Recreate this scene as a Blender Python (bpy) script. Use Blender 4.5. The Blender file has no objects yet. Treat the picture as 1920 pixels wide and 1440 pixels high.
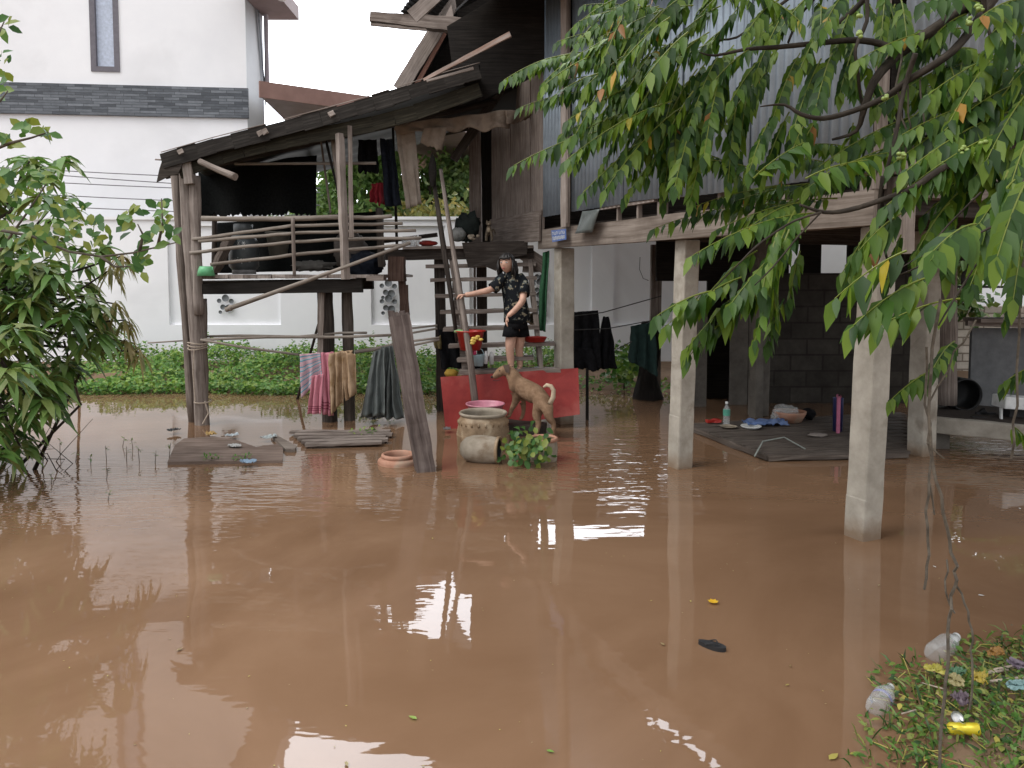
import bpy, bmesh, math, random
from math import sin, cos, pi, radians, atan2, sqrt
from mathutils import Vector, Matrix, noise

S = bpy.context.scene
COL = S.collection
random.seed(7)
R = random.random
def U(a, b): return a + (b - a) * R()

# ---------------------------------------------------------------- camera
F, CX, PY, EYE = 1440.0, 960.0, 603.0, 1.6
PITCH = math.atan((PY - 515.0) / F)
cam = bpy.data.cameras.new("camera")
cam.sensor_fit = 'HORIZONTAL'; cam.sensor_width = 36.0
cam.lens = 36.0 * F / 1920.0
cam.shift_y = -(720.0 - PY) / 1920.0
cam.clip_start = 0.05; cam.clip_end = 2000
co = bpy.data.objects.new("camera", cam); COL.objects.link(co)
co.location = (0, 0, EYE); co.rotation_euler = (pi / 2 - PITCH, 0, 0)
S.camera = co

# ---------------------------------------------------------------- sky and light (overcast noon)
SUN_EL, SUN_AZ = radians(50), radians(-62)
W = bpy.data.worlds.new("World"); S.world = W; W.use_nodes = True
nt = W.node_tree; nt.nodes.clear()
out = nt.nodes.new('ShaderNodeOutputWorld'); bg = nt.nodes.new('ShaderNodeBackground')
sky = nt.nodes.new('ShaderNodeTexSky'); sky.sky_type = 'NISHITA'; sky.sun_disc = False
sky.sun_elevation = SUN_EL; sky.sun_rotation = SUN_AZ + pi
sky.dust_density = 5; sky.air_density = 1.5
mx = nt.nodes.new('ShaderNodeMix'); mx.data_type = 'RGBA'; mx.inputs[0].default_value = 0.86
nz = nt.nodes.new('ShaderNodeTexNoise'); nz.inputs['Scale'].default_value = 2.2; nz.inputs['Detail'].default_value = 4
rp = nt.nodes.new('ShaderNodeValToRGB')
rp.color_ramp.elements[0].position = .3; rp.color_ramp.elements[0].color = (9.6, 9.9, 10.5, 1)
rp.color_ramp.elements[1].position = .7; rp.color_ramp.elements[1].color = (12.2, 12.3, 12.6, 1)
tc = nt.nodes.new('ShaderNodeTexCoord')
nt.links.new(tc.outputs['Generated'], nz.inputs['Vector']); nt.links.new(nz.outputs['Fac'], rp.inputs['Fac'])
# sky brightened low beyond the house to give water glints, unboosted elsewhere
dt = nt.nodes.new('ShaderNodeVectorMath'); dt.operation = 'DOT_PRODUCT'; dt.inputs[1].default_value = Vector((.05, .86, .50)).normalized()
nt.links.new(tc.outputs['Generated'], dt.inputs[0])
r2 = nt.nodes.new('ShaderNodeValToRGB'); r2.color_ramp.interpolation = 'EASE'
r2.color_ramp.elements[0].position = .55; r2.color_ramp.elements[0].color = (1, 1, 1, 1)
r2.color_ramp.elements[1].position = .93; r2.color_ramp.elements[1].color = (4.2, 4.25, 4.35, 1)
nt.links.new(dt.outputs['Value'], r2.inputs['Fac'])
ml = nt.nodes.new('ShaderNodeMix'); ml.data_type = 'RGBA'; ml.blend_type = 'MULTIPLY'; ml.inputs[0].default_value = 1; ml.clamp_result = False
nt.links.new(rp.outputs['Color'], ml.inputs[6]); nt.links.new(r2.outputs['Color'], ml.inputs[7])
nt.links.new(sky.outputs['Color'], mx.inputs[6]); nt.links.new(ml.outputs[2], mx.inputs[7])
nt.links.new(mx.outputs[2], bg.inputs['Color']); bg.inputs['Strength'].default_value = 0.115
nt.links.new(bg.outputs['Background'], out.inputs['Surface'])
sl = bpy.data.lights.new("sun", 'SUN'); sl.energy = 1.9; sl.angle = radians(35); sl.color = (1, .97, .92)
so = bpy.data.objects.new("sun", sl); COL.objects.link(so)
so.rotation_euler = (pi / 2 - SUN_EL, 0, SUN_AZ); so.location = (0, 0, 30)
S.view_settings.view_transform = 'Standard'; S.view_settings.look = 'None'
S.view_settings.exposure = 0.18; S.view_settings.gamma = 1
S.cycles.max_bounces = 8; S.cycles.transparent_max_bounces = 12
S.cycles.sample_clamp_indirect = 6

# ---------------------------------------------------------------- geometry helpers
def ray(px, py):
    u = (px - CX) / F; v = (PY - py) / F
    return Vector((u, cos(PITCH) + v * sin(PITCH), -sin(PITCH) + v * cos(PITCH)))
def at(px, py, Y):
    d = ray(px, py); t = Y / d.y
    return Vector((0, 0, EYE)) + d * t
def wat(px, py, z=0.0):
    d = ray(px, py); t = (z - EYE) / d.z
    return Vector((0, 0, EYE)) + d * t
def pxm(Y): return Y / F        # metres per photo pixel at depth Y

def V(*a): return Vector(a)
def nz3(p, s=1.0, seed=0.0):
    return noise.noise(Vector((p[0] * s + seed, p[1] * s + seed * 1.7, p[2] * s - seed)))

class MB:
    """collects faces (with grain UVs and a material slot) for ONE mesh object"""
    def __init__(s):
        s.v = []; s.f = []; s.uv = []; s.mi = []; s.sm = []
    def face(s, idx, uvs, mi=0, sm=False):
        s.f.append(idx); s.uv.append(uvs); s.mi.append(mi); s.sm.append(sm)
    def quad(s, a, b, c, d, mi=0, uv=None):
        n = len(s.v); s.v += [Vector(a), Vector(b), Vector(c), Vector(d)]
        if uv is None:
            w = (Vector(b) - Vector(a)).length; h = (Vector(d) - Vector(a)).length
            uv = [(0, 0), (w, 0), (w, h), (0, h)]
        s.face([n, n + 1, n + 2, n + 3], uv, mi)
    def beam(s, a, b, w, h, up=(0, 0, 1), segs=1, jit=0.0, w2=None, h2=None, mi=0, ro=None):
        """board from a to b; w across, h along 'up'; both may taper; jit gives worn uneven edges"""
        a = Vector(a); b = Vector(b); d = (b - a); L = d.length; d.normalize()
        up = Vector(up); side = d.cross(up)
        if side.length < 1e-4: side = d.cross(Vector((0, 1, 0)))
        side.normalize(); up = side.cross(d).normalized()
        w2 = w if w2 is None else w2; h2 = h if h2 is None else h2
        u0 = ro if ro is not None else U(0, 50)
        n0 = len(s.v)
        for i in range(segs + 1):
            t = i / segs; ww = (w + (w2 - w) * t) / 2; hh = (h + (h2 - h) * t) / 2
            for (sx, sy) in ((-1, -1), (1, -1), (1, 1), (-1, 1)):
                p = a + d * (L * t) + side * (sx * ww) + up * (sy * hh)
                if jit:
                    p += Vector((U(-jit, jit), U(-jit, jit), U(-jit, jit)))
                s.v.append(p)
        per = [0, w, w + h, 2 * w + h, 2 * w + 2 * h]
        for i in range(segs):
            for k in range(4):
                k2 = (k + 1) % 4
                q = [n0 + i * 4 + k, n0 + i * 4 + k2, n0 + (i + 1) * 4 + k2, n0 + (i + 1) * 4 + k]
                t0 = L * i / segs; t1 = L * (i + 1) / segs
                s.face(q, [(u0 + t0, u0 + per[k]), (u0 + t0, u0 + per[k + 1]), (u0 + t1, u0 + per[k + 1]), (u0 + t1, u0 + per[k])], mi)
        s.face([n0 + 3, n0 + 2, n0 + 1, n0], [(u0, 0), (u0, w), (u0 + h, w), (u0 + h, 0)], mi)
        e = n0 + segs * 4
        s.face([e, e + 1, e + 2, e + 3], [(u0, 0), (u0, w), (u0 + h, w), (u0 + h, 0)], mi)
    def box(s, c, sx, sy, sz, rz=0.0, mi=0):
        c = Vector(c); dx = Vector((cos(rz), sin(rz), 0))
        s.beam(c - dx * sx / 2, c + dx * sx / 2, sy, sz, mi=mi)
    def tube(s, pts, rad, n=8, jit=0.0, mi=0, caps=True, seed=None, flat=1.0):
        pts = [Vector(p) for p in pts]; m = len(pts)
        if not hasattr(rad, '__len__'): rad = [rad] * m
        seed = U(0, 90) if seed is None else seed
        n0 = len(s.v); L = 0.0; prev = None; lens = []
        for i, p in enumerate(pts):
            if i: L += (p - pts[i - 1]).length
            lens.append(L)
            tg = (pts[min(i + 1, m - 1)] - pts[max(i - 1, 0)]).normalized()
            if prev is None:
                prev = tg.cross(Vector((0.13, 0.2, 1)) if abs(tg.z) < .9 else Vector((1, .1, 0))).normalized()
            x = (prev - tg * prev.dot(tg)).normalized(); y = tg.cross(x); prev = x
            for k in range(n):
                an = 2 * pi * k / n; r = rad[i]
                if jit: r *= 1 + jit * (noise.noise(Vector((cos(an) * 1.3 + seed, sin(an) * 1.3, lens[i] * 3 + seed))) + .5 * noise.noise(Vector((cos(an) * 4 + seed, sin(an) * 4, lens[i] * 1.3))))
                s.v.append(p + x * (cos(an) * r) + y * (sin(an) * r * flat))
        for i in range(m - 1):
            for k in range(n):
                k2 = (k + 1) % n; c0 = 2 * pi * rad[i] * k / n; c1 = 2 * pi * rad[i] * (k + 1) / n
                s.face([n0 + i * n + k, n0 + i * n + k2, n0 + (i + 1) * n + k2, n0 + (i + 1) * n + k],
                       [(seed + lens[i], c0 + seed), (seed + lens[i], c1 + seed), (seed + lens[i + 1], c1 + seed), (seed + lens[i + 1], c0 + seed)], mi, n > 5)
        if caps and n > 2:
            s.face([n0 + k for k in reversed(range(n))], [(cos(k) * rad[0], sin(k) * rad[0]) for k in range(n)], mi)
            e = n0 + (m - 1) * n
            s.face([e + k for k in range(n)], [(cos(k) * rad[-1], sin(k) * rad[-1]) for k in range(n)], mi)
    def log(s, a, b, r0, r1, n=10, segs=9, jit=0.18, bend=0.0, mi=0):
        a = Vector(a); b = Vector(b); sd = U(0, 99); pts = []; rr = []
        for i in range(segs + 1):
            t = i / segs
            o = Vector((noise.noise(Vector((t * 2.2, sd, 0))), noise.noise(Vector((t * 2.2, sd + 9, 3))), 0)) * bend
            o *= sin(pi * t) if bend else 0
            pts.append(a.lerp(b, t) + o); rr.append(r0 + (r1 - r0) * t)
        s.tube(pts, rr, n, jit, mi, seed=sd)
    def lathe(s, c, prof, n=24, axis=(0, 0, 1), mi=0, sq=(1, 1), jit=0.0, caps=False, mis=None):
        """prof: list of (radius, height) along axis"""
        c = Vector(c); ax = Vector(axis).normalized()
        x = ax.cross(Vector((0, 1, 0)) if abs(ax.y) < .9 else Vector((1, 0, 0))).normalized(); y = ax.cross(x)
        n0 = len(s.v); L = 0
        for i, (r, h) in enumerate(prof):
            for k in range(n):
                an = 2 * pi * k / n; rr = r * (1 + (jit * nz3((cos(an) * 2, sin(an) * 2, h * 6)) if jit else 0))
                s.v.append(c + ax * h + x * cos(an) * rr * sq[0] + y * sin(an) * rr * sq[1])
        for i in range(len(prof) - 1):
            L0 = L; L += sqrt((prof[i + 1][0] - prof[i][0]) ** 2 + (prof[i + 1][1] - prof[i][1]) ** 2)
            for k in range(n):
                k2 = (k + 1) % n
                m_ = mis[i] if mis else mi
                s.face([n0 + i * n + k, n0 + i * n + k2, n0 + (i + 1) * n + k2, n0 + (i + 1) * n + k],
                       [(k / n, L0), ((k + 1) / n, L0), ((k + 1) / n, L), (k / n, L)], m_, True)
        if caps:
            s.face([n0 + k for k in reversed(range(n))], [(0, 0)] * n, mi)
            e = n0 + (len(prof) - 1) * n; s.face([e + k for k in range(n)], [(0, 0)] * n, mi)
    def ball(s, c, r, n=14, m=9, sc=(1, 1, 1), jit=0.0, mi=0, sd=0.0, js=3.0):
        c = Vector(c); n0 = len(s.v)
        for i in range(m + 1):
            th = pi * i / m
            for k in range(n):
                ph = 2 * pi * k / n
                d = Vector((sin(th) * cos(ph), sin(th) * sin(ph), cos(th)))
                rr = r * (1 + jit * nz3(d, js, sd))
                s.v.append(c + Vector((d.x * sc[0], d.y * sc[1], d.z * sc[2])) * rr)
        for i in range(m):
            for k in range(n):
                k2 = (k + 1) % n
                s.face([n0 + i * n + k, n0 + (i + 1) * n + k, n0 + (i + 1) * n + k2, n0 + i * n + k2],
                       [(k / n, i / m), (k / n, (i + 1) / m), ((k + 1) / n, (i + 1) / m), ((k + 1) / n, i / m)], mi, True)
    def grid(s, fn, nu, nv, mi=0, sm=True, uvs=(1, 1), flip=False):
        n0 = len(s.v)
        for j in range(nv + 1):
            for i in range(nu + 1):
                s.v.append(Vector(fn(i / nu, j / nv)))
        for j in range(nv):
            for i in range(nu):
                a = n0 + j * (nu + 1) + i
                q = [a, a + 1, a + nu + 2, a + nu + 1]
                uv = [(i / nu * uvs[0], j / nv * uvs[1]), ((i + 1) / nu * uvs[0], j / nv * uvs[1]), ((i + 1) / nu * uvs[0], (j + 1) / nv * uvs[1]), (i / nu * uvs[0], (j + 1) / nv * uvs[1])]
                if flip: q.reverse(); uv.reverse()
                s.face(q, uv, mi, sm)
    def leaf(s, p, d, nrm, L, w, droop=0.3, fold=0.25, mi=0, full=True, shape=0.4):
        p = Vector(p); d = Vector(d).normalized(); nrm = Vector(nrm)
        sd = d.cross(nrm)
        if sd.length < 1e-4: sd = Vector((1, 0, 0))
        sd.normalize(); up = sd.cross(d).normalized()
        n0 = len(s.v); u = (R(), R())
        def c(t): return p + d * (L * t) - Vector((0, 0, 1)) * (droop * L * t * t)
        if full:
            s.v.append(c(0))
            for t, ww in ((shape * .75, .5), (shape * 1.55, .42)):
                q = c(t); s.v += [q - sd * w * ww + up * fold * w * ww, q, q + sd * w * ww + up * fold * w * ww]
            s.v.append(c(1))
            for f in ([0, 1, 2], [0, 2, 3], [1, 4, 5, 2], [2, 5, 6, 3], [4, 7, 5], [5, 7, 6]):
                s.face([n0 + k for k in f], [u] * len(f), mi, True)
        else:
            q = c(shape); s.v += [c(0), q - sd * w * .5 + up * fold * w * .5, c(1), q + sd * w * .5 + up * fold * w * .5]
            s.face([n0, n0 + 1, n0 + 2, n0 + 3], [u] * 4, mi)
    def scrap(s, c, r, h=.4, mi=0):
        """small crumpled sheet with a torn outline"""
        c = Vector(c); sd = U(0, 99); an = U(0, 6.28); ca, sa = cos(an), sin(an); k = 9
        def fn(u, v):
            x, y = (u - .5) * 2, (v - .5) * 2; q = 1 - .3 * (x * x + y * y) * (.5 + nz3((x, y, sd)))
            x *= r * q * 1.3; y *= r * q * .8
            return c + V(x * ca - y * sa, x * sa + y * ca, r * h * (.35 + 1.1 * abs(nz3((u * 5, v * 5, sd))) * 1.6))
        s.grid(fn, k, k, mi, sm=False)
    def add_mesh(s, me, mi=0, M=None):
        n0 = len(s.v)
        for v in me.vertices: s.v.append((M @ v.co) if M else v.co.copy())
        for p in me.polygons:
            s.face([n0 + i for i in p.vertices], [(me.vertices[i].co.x + me.vertices[i].co.y, me.vertices[i].co.z) for i in p.vertices], mi, True)
    def build(s, name, mats, parent=None, loc=None, solid=0.0, bev=0.0):
        if not isinstance(mats, (list, tuple)): mats = [mats]
        if parent is not None: o0 = parent['_o'] if False else Vector(ORG[parent.name])
        elif loc is not None: o0 = Vector(loc)
        else:
            xs = [v.x for v in s.v]; ys = [v.y for v in s.v]; zs = [v.z for v in s.v]
            o0 = Vector(((min(xs) + max(xs)) / 2, (min(ys) + max(ys)) / 2, min(zs)))
        me = bpy.data.meshes.new(name)
        me.from_pydata([tuple(v - o0) for v in s.v], [], s.f)
        for m in mats: me.materials.append(m)
        uvl = me.uv_layers.new(name="grain"); k = 0
        flat = []
        for f_uv in s.uv:
            for uv in f_uv: flat += [uv[0], uv[1]]
        uvl.data.foreach_set('uv', flat)
        me.polygons.foreach_set('material_index', s.mi)
        me.polygons.foreach_set('use_smooth', s.sm)
        me.update()
        ob = bpy.data.objects.new(name, me); COL.objects.link(ob)
        if parent is not None:
            ob.parent = parent; ORG[ob.name] = o0.copy()
        else:
            ob.location = o0; ORG[ob.name] = o0.copy()
        if bev:
            b = ob.modifiers.new("bevel", 'BEVEL'); b.width = bev; b.segments = 2; b.limit_method = 'ANGLE'
        if solid:
            m = ob.modifiers.new("thick", 'SOLIDIFY'); m.thickness = solid; m.offset = 0
        return ob
ORG = {}
def tag(o, label=None, cat=None, group=None, kind=None):
    if label: o['label'] = label
    if cat: o['category'] = cat
    if group: o['group'] = group
    if kind: o['kind'] = kind
    return o
def thing(name, label, cat, loc, group=None):
    o = bpy.data.objects.new(name, None); COL.objects.link(o)
    o.location = loc; o.empty_display_size = .1; ORG[o.name] = Vector(loc)
    return tag(o, label, cat, group)

# ---------------------------------------------------------------- materials
def lnk(t, a, b): t.links.new(a, b)
def base_mat(name, rough=0.8, spec=0.3, metal=0.0):
    m = bpy.data.materials.new(name); m.use_nodes = True; t = m.node_tree
    b = t.nodes['Principled BSDF']
    b.inputs['Roughness'].default_value = rough; b.inputs['Specular IOR Level'].default_value = spec
    b.inputs['Metallic'].default_value = metal
    return m, t, b
def coords(t, kind, scale):
    tc = t.nodes.new('ShaderNodeTexCoord'); mp = t.nodes.new('ShaderNodeMapping')
    mp.inputs['Scale'].default_value = scale
    lnk(t, tc.outputs[kind], mp.inputs['Vector']); return mp.outputs['Vector']
def noise_n(t, vec, scale, detail=5, rough=.6, dist=0.0):
    n = t.nodes.new('ShaderNodeTexNoise'); n.inputs['Scale'].default_value = scale
    n.inputs['Detail'].default_value = detail; n.inputs['Roughness'].default_value = rough; n.inputs['Distortion'].default_value = dist
    lnk(t, vec, n.inputs['Vector']); return n.outputs['Fac']
def ramp(t, fac, stops):
    r = t.nodes.new('ShaderNodeValToRGB'); e = r.color_ramp.elements
    while len(e) < len(stops): e.new(.5)
    for k, (p, c) in enumerate(stops): e[k].position = p; e[k].color = (*c, 1) if len(c) == 3 else c
    lnk(t, fac, r.inputs['Fac']); return r.outputs['Color']
def mixc(t, fac, a, b, mode='MIX'):
    m = t.nodes.new('ShaderNodeMix'); m.data_type = 'RGBA'; m.blend_type = mode
    for i, x in ((6, a), (7, b)):
        if hasattr(x, 'links'): lnk(t, x, m.inputs[i])
        else: m.inputs[i].default_value = (*x, 1)
    if hasattr(fac, 'links'): lnk(t, fac, m.inputs[0])
    else: m.inputs[0].default_value = fac
    return m.outputs[2]
def bump(t, b, h, st=.5, dist=.01):
    n = t.nodes.new('ShaderNodeBump'); n.inputs['Strength'].default_value = st; n.inputs['Distance'].default_value = dist
    lnk(t, h, n.inputs['Height']); lnk(t, n.outputs['Normal'], b.inputs['Normal'])
def wood(name, c1, c2, c3, rough=.85, gs=(2.5, 55, 1), bd=.004):
    """weathered wood: grain runs along the u axis of the 'grain' UV"""
    m, t, b = base_mat(name, rough, .2)
    g = noise_n(t, coords(t, 'UV', gs), 1.0, 6, .65, .3)
    g2 = noise_n(t, coords(t, 'Object', (1, 1, 1)), 2.6, 5, .6)
    col = ramp(t, g, [(.28, c1), (.5, c2), (.74, c3)])
    st = ramp(t, g2, [(.35, (.45, .42, .4)), (.62, (1, 1, 1))])
    col = mixc(t, .6, col, st, 'MULTIPLY')
    lnk(t, col, b.inputs['Base Color']); bump(t, b, g, .7, bd); return m
def rough_mat(name, c1, c2, scale=8.0, rough=.85, bs=.4, bd=.006, spec=.3, metal=0.0, c3=None, sc3=2.0):
    m, t, b = base_mat(name, rough, spec, metal)
    v = coords(t, 'Object', (1, 1, 1)); n = noise_n(t, v, scale, 7, .65)
    col = ramp(t, n, [(.33, c1), (.67, c2)])
    if c3:
        n2 = noise_n(t, v, sc3, 5, .6, .4)
        mk = ramp(t, n2, [(.52, (0, 0, 0)), (.66, (1, 1, 1))]); col = mixc(t, mk, col, c3)
    lnk(t, col, b.inputs['Base Color']); bump(t, b, n, bs, bd); return m
def plain(name, c, rough=.5, spec=.5, metal=0.0, trans=0.0, alpha=1.0):
    m, t, b = base_mat(name, rough, spec, metal)
    v = coords(t, 'Object', (1, 1, 1)); n = noise_n(t, v, 18, 4, .6)
    lnk(t, ramp(t, n, [(.3, tuple(x * .82 for x in c)), (.7, tuple(min(1, x * 1.12) for x in c))]), b.inputs['Base Color'])
    if trans: b.inputs['Transmission Weight'].default_value = trans; b.inputs['IOR'].default_value = 1.2
    b.inputs['Alpha'].default_value = alpha
    return m
def leafm(name, cols, trans=.35, rough=.45):
    """cols: colour stops by per-leaf random value"""
    m, t, b = base_mat(name, rough, .4)
    uv = coords(t, 'UV', (1, 1, 1)); sp = t.nodes.new('ShaderNodeSeparateXYZ'); lnk(t, uv, sp.inputs[0])
    k = len(cols); col = ramp(t, sp.outputs[0], [((i + .2) / k, c) for i, c in enumerate(cols)])
    n = noise_n(t, coords(t, 'Object', (1, 1, 1)), 1.6, 3, .5)
    col = mixc(t, .5, col, ramp(t, n, [(.35, (.6, .66, .5)), (.65, (1.0, 1.0, .92))]), 'MULTIPLY')
    lnk(t, col, b.inputs['Base Color'])
    tr = t.nodes.new('ShaderNodeBsdfTranslucent'); ms = t.nodes.new('ShaderNodeMixShader'); ms.inputs[0].default_value = trans
    lnk(t, mixc(t, .5, col, (1, 1, .35), 'MULTIPLY'), tr.inputs['Color'])
    o = t.nodes['Material Output']; lnk(t, b.outputs[0], ms.inputs[1]); lnk(t, tr.outputs[0], ms.inputs[2]); lnk(t, ms.outputs[0], o.inputs['Surface'])
    return m
def stripes(name, stops, scale, axis=1, rough=.9, noise_amt=.15):
    """cloth whose stripe pattern follows one uv axis (0..1)"""
    m, t, b = base_mat(name, rough, .1)
    uv = coords(t, 'UV', (1, 1, 1)); sp = t.nodes.new('ShaderNodeSeparateXYZ'); lnk(t, uv, sp.inputs[0])
    mt = t.nodes.new('ShaderNodeMath'); mt.operation = 'MULTIPLY'; mt.inputs[1].default_value = scale; lnk(t, sp.outputs[axis], mt.inputs[0])
    fr = t.nodes.new('ShaderNodeMath'); fr.operation = 'FRACT'; lnk(t, mt.outputs[0], fr.inputs[0])
    r = t.nodes.new('ShaderNodeValToRGB'); r.color_ramp.interpolation = 'CONSTANT'; e = r.color_ramp.elements
    while len(e) < len(stops): e.new(.5)
    for k, (p, c) in enumerate(stops): e[k].position = p; e[k].color = (*c, 1)
    lnk(t, fr.outputs[0], r.inputs['Fac'])
    n = noise_n(t, coords(t, 'Object', (1, 1, 1)), 30, 4, .7)
    col = mixc(t, .35, r.outputs['Color'], ramp(t, n, [(.3, (.5, .5, .5)), (.7, (1, 1, 1))]), 'MULTIPLY')
    lnk(t, col, b.inputs['Base Color']); bump(t, b, n, .3, .004); return m

M = {}
M['wood'] = wood('weathered_wood', (.11, .086, .073), (.225, .186, .162), (.37, .32, .285))
M['wood_pale'] = wood('pale_wood', (.20, .165, .14), (.34, .29, .26), (.46, .41, .37))
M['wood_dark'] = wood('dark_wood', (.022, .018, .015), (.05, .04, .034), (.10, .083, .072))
M['wood_mid'] = wood('damp_wood', (.045, .036, .03), (.10, .082, .07), (.18, .15, .128))
M['wood_mud'] = wood('muddy_wood', (.12, .085, .066), (.20, .148, .12), (.29, .225, .188), gs=(2, 18, 1))
M['wood_black'] = wood('shade_black_wood', (.008, .007, .006), (.018, .015, .013), (.035, .03, .026))  # near-black timber; under the roofs its colour also carries the shade
M['wood_red'] = wood('reddish_plank', (.10, .078, .062), (.215, .178, .150), (.34, .295, .255), gs=(1.2, 26, 1))
M['bark'] = wood('tree_bark', (.018, .014, .011), (.04, .032, .025), (.085, .07, .055), gs=(12, 40, 1), bd=.006)
M['twig'] = rough_mat('twig_bark', (.05, .04, .03), (.13, .11, .085), 30)
M['conc'] = rough_mat('concrete', (.27, .245, .205), (.42, .385, .33), 6, .92, .5, .006, c3=(.20, .17, .135), sc3=2.6)
def tide(m, lo, hi, c):
    t = m.node_tree; b = t.nodes['Principled BSDF']; src = b.inputs['Base Color'].links[0].from_socket
    v = coords(t, 'Object', (1, 1, 1)); sp = t.nodes.new('ShaderNodeSeparateXYZ'); lnk(t, v, sp.inputs[0])
    n = noise_n(t, v, 9, 4, .6); a = t.nodes.new('ShaderNodeMath'); a.operation = 'MULTIPLY_ADD'; a.inputs[1].default_value = .16; lnk(t, n, a.inputs[0]); lnk(t, sp.outputs[2], a.inputs[2])
    f = ramp(t, a.outputs[0], [(lo, (1, 1, 1)), (hi, (0, 0, 0))]); lnk(t, mixc(t, f, src, c), b.inputs['Base Color'])
tide(M['conc'], .10, .22, (.20, .145, .10))
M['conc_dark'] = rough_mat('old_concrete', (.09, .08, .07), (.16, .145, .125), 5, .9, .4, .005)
M['tarp'] = rough_mat('grey_tarpaulin', (.075, .085, .082), (.13, .145, .138), 9, .45, .3, .01, .4)
M['black_cloth'] = rough_mat('black_cloth', (.006, .006, .007), (.014, .014, .016), 20, .95, .3, .004, .1)
M['navy_cloth'] = rough_mat('navy_cloth', (.008, .01, .016), (.02, .024, .034), 20, .95, .3, .004, .1)
M['shade_net'] = rough_mat('black_shade_net', (.004, .005, .005), (.011, .012, .012), 40, .95, .5, .004, .1)
M['white_wall'] = rough_mat('white_painted_render', (.81, .815, .84), (.86, .865, .885), 1.2, .7, .08, .002, .3, c3=(.76, .765, .785), sc3=.45)
M['grey_wall'] = rough_mat('grey_render', (.50, .52, .54), (.55, .57, .59), 2, .8, .1, .002)
M['hole'] = plain('vent_hole_shade', (.17, .18, .19), .9, .1)  # grey of the discs stands in for shade inside the vent holes
M['brown_tile'] = rough_mat('brown_soffit', (.20, .155, .15), (.26, .205, .20), 3, .7, .1, .003)
M['brown_fascia'] = rough_mat('brown_fascia', (.20, .115, .095), (.26, .155, .13), 3, .6, .1, .003)
M['terracotta'] = rough_mat('terracotta', (.34, .17, .11), (.46, .255, .18), 9, .8, .3, .004, c3=(.36, .27, .2), sc3=5)
M['clay_jar'] = rough_mat('glazed_clay_jar', (.17, .11, .06), (.33, .23, .14), 12, .55, .45, .006, .4, c3=(.40, .31, .21), sc3=6)
M['grey_pot'] = rough_mat('muddy_grey_pot', (.23, .19, .14), (.37, .32, .255), 8, .7, .4, .005, c3=(.18, .13, .085), sc3=4)
M['rope'] = rough_mat('rope', (.30, .24, .19), (.45, .38, .31), 60)
M['pole'] = wood('bamboo_pole', (.16, .135, .11), (.29, .25, .215), (.40, .355, .31), gs=(3, 25, 1))
M['mud'] = rough_mat('mud', (.12, .075, .045), (.2, .13, .08), 4, .9, .5, .02)
M['wire'] = plain('wire', (.03, .03, .03), .6)
M['white_plastic'] = plain('white_plastic', (.62, .63, .62), .4)
M['red_plastic'] = plain('red_plastic', (.42, .028, .02), .35)
M['skin'] = plain('skin', (.58, .35, .26), .55, .35)
M['hair'] = rough_mat('black_hair', (.006, .005, .005), (.018, .015, .014), 60, .45, .3, .003, .4)
M['dogfur'] = rough_mat('tan_dog_fur', (.19, .115, .068), (.30, .195, .125), 26, .95, .7, .009, .1, c3=(.15, .09, .055), sc3=4)
M['dogpale'] = rough_mat('pale_dog_fur', (.46, .36, .25), (.58, .47, .35), 30, .9, .5, .005, .1)
M['black'] = plain('black_rubber', (.012, .012, .013), .6)
M['clear'] = None

def corrugated(name, base, rust=(.16, .09, .055)):
    m, t, b = base_mat(name, .45, .5, .35)
    v = coords(t, 'Object', (1, 1, 1)); n = noise_n(t, v, 3.0, 7, .7); n2 = noise_n(t, coords(t, 'Object', (6, 6, .5)), 3, 5, .7)
    col = ramp(t, n, [(.3, tuple(x * .72 for x in base)), (.7, tuple(x * 1.15 for x in base))])
    col = mixc(t, ramp(t, n2, [(.62, (0, 0, 0)), (.85, (.22, .22, .22))]), col, rust)
    lnk(t, col, b.inputs['Base Color']); bump(t, b, n, .2, .004); return m
M['zinc'] = corrugated('zinc_sheet', (.30, .36, .42))
M['zinc_shade'] = corrugated('shade_dark_zinc', (.028, .029, .029), (.04, .03, .024))  # near-black base puts the shade of the roof undersides into the colour
def slate():
    m, t, b = base_mat('stacked_slate', .7, .4)
    br = t.nodes.new('ShaderNodeTexBrick'); lnk(t, coords(t, 'UV', (1, 1, 1)), br.inputs['Vector'])
    br.inputs['Scale'].default_value = 1; br.inputs['Brick Width'].default_value = .27; br.inputs['Row Height'].default_value = .048; br.offset_frequency = 3; br.squash = 1.7; br.squash_frequency = 4
    br.inputs['Mortar Size'].default_value = .004; br.inputs['Color1'].default_value = (.07, .078, .09, 1); br.inputs['Color2'].default_value = (.19, .205, .225, 1)
    br.inputs['Mortar'].default_value = (.05, .055, .06, 1)
    n = noise_n(t, coords(t, 'Object', (1, 1, 3)), 6, 6, .7)
    lnk(t, mixc(t, .7, br.outputs['Color'], ramp(t, n, [(.3, (.55, .57, .6)), (.7, (1.2, 1.22, 1.25))]), 'MULTIPLY'), b.inputs['Base Color'])
    bump(t, b, n, .6, .02); return m
M['slate'] = slate()
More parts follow.
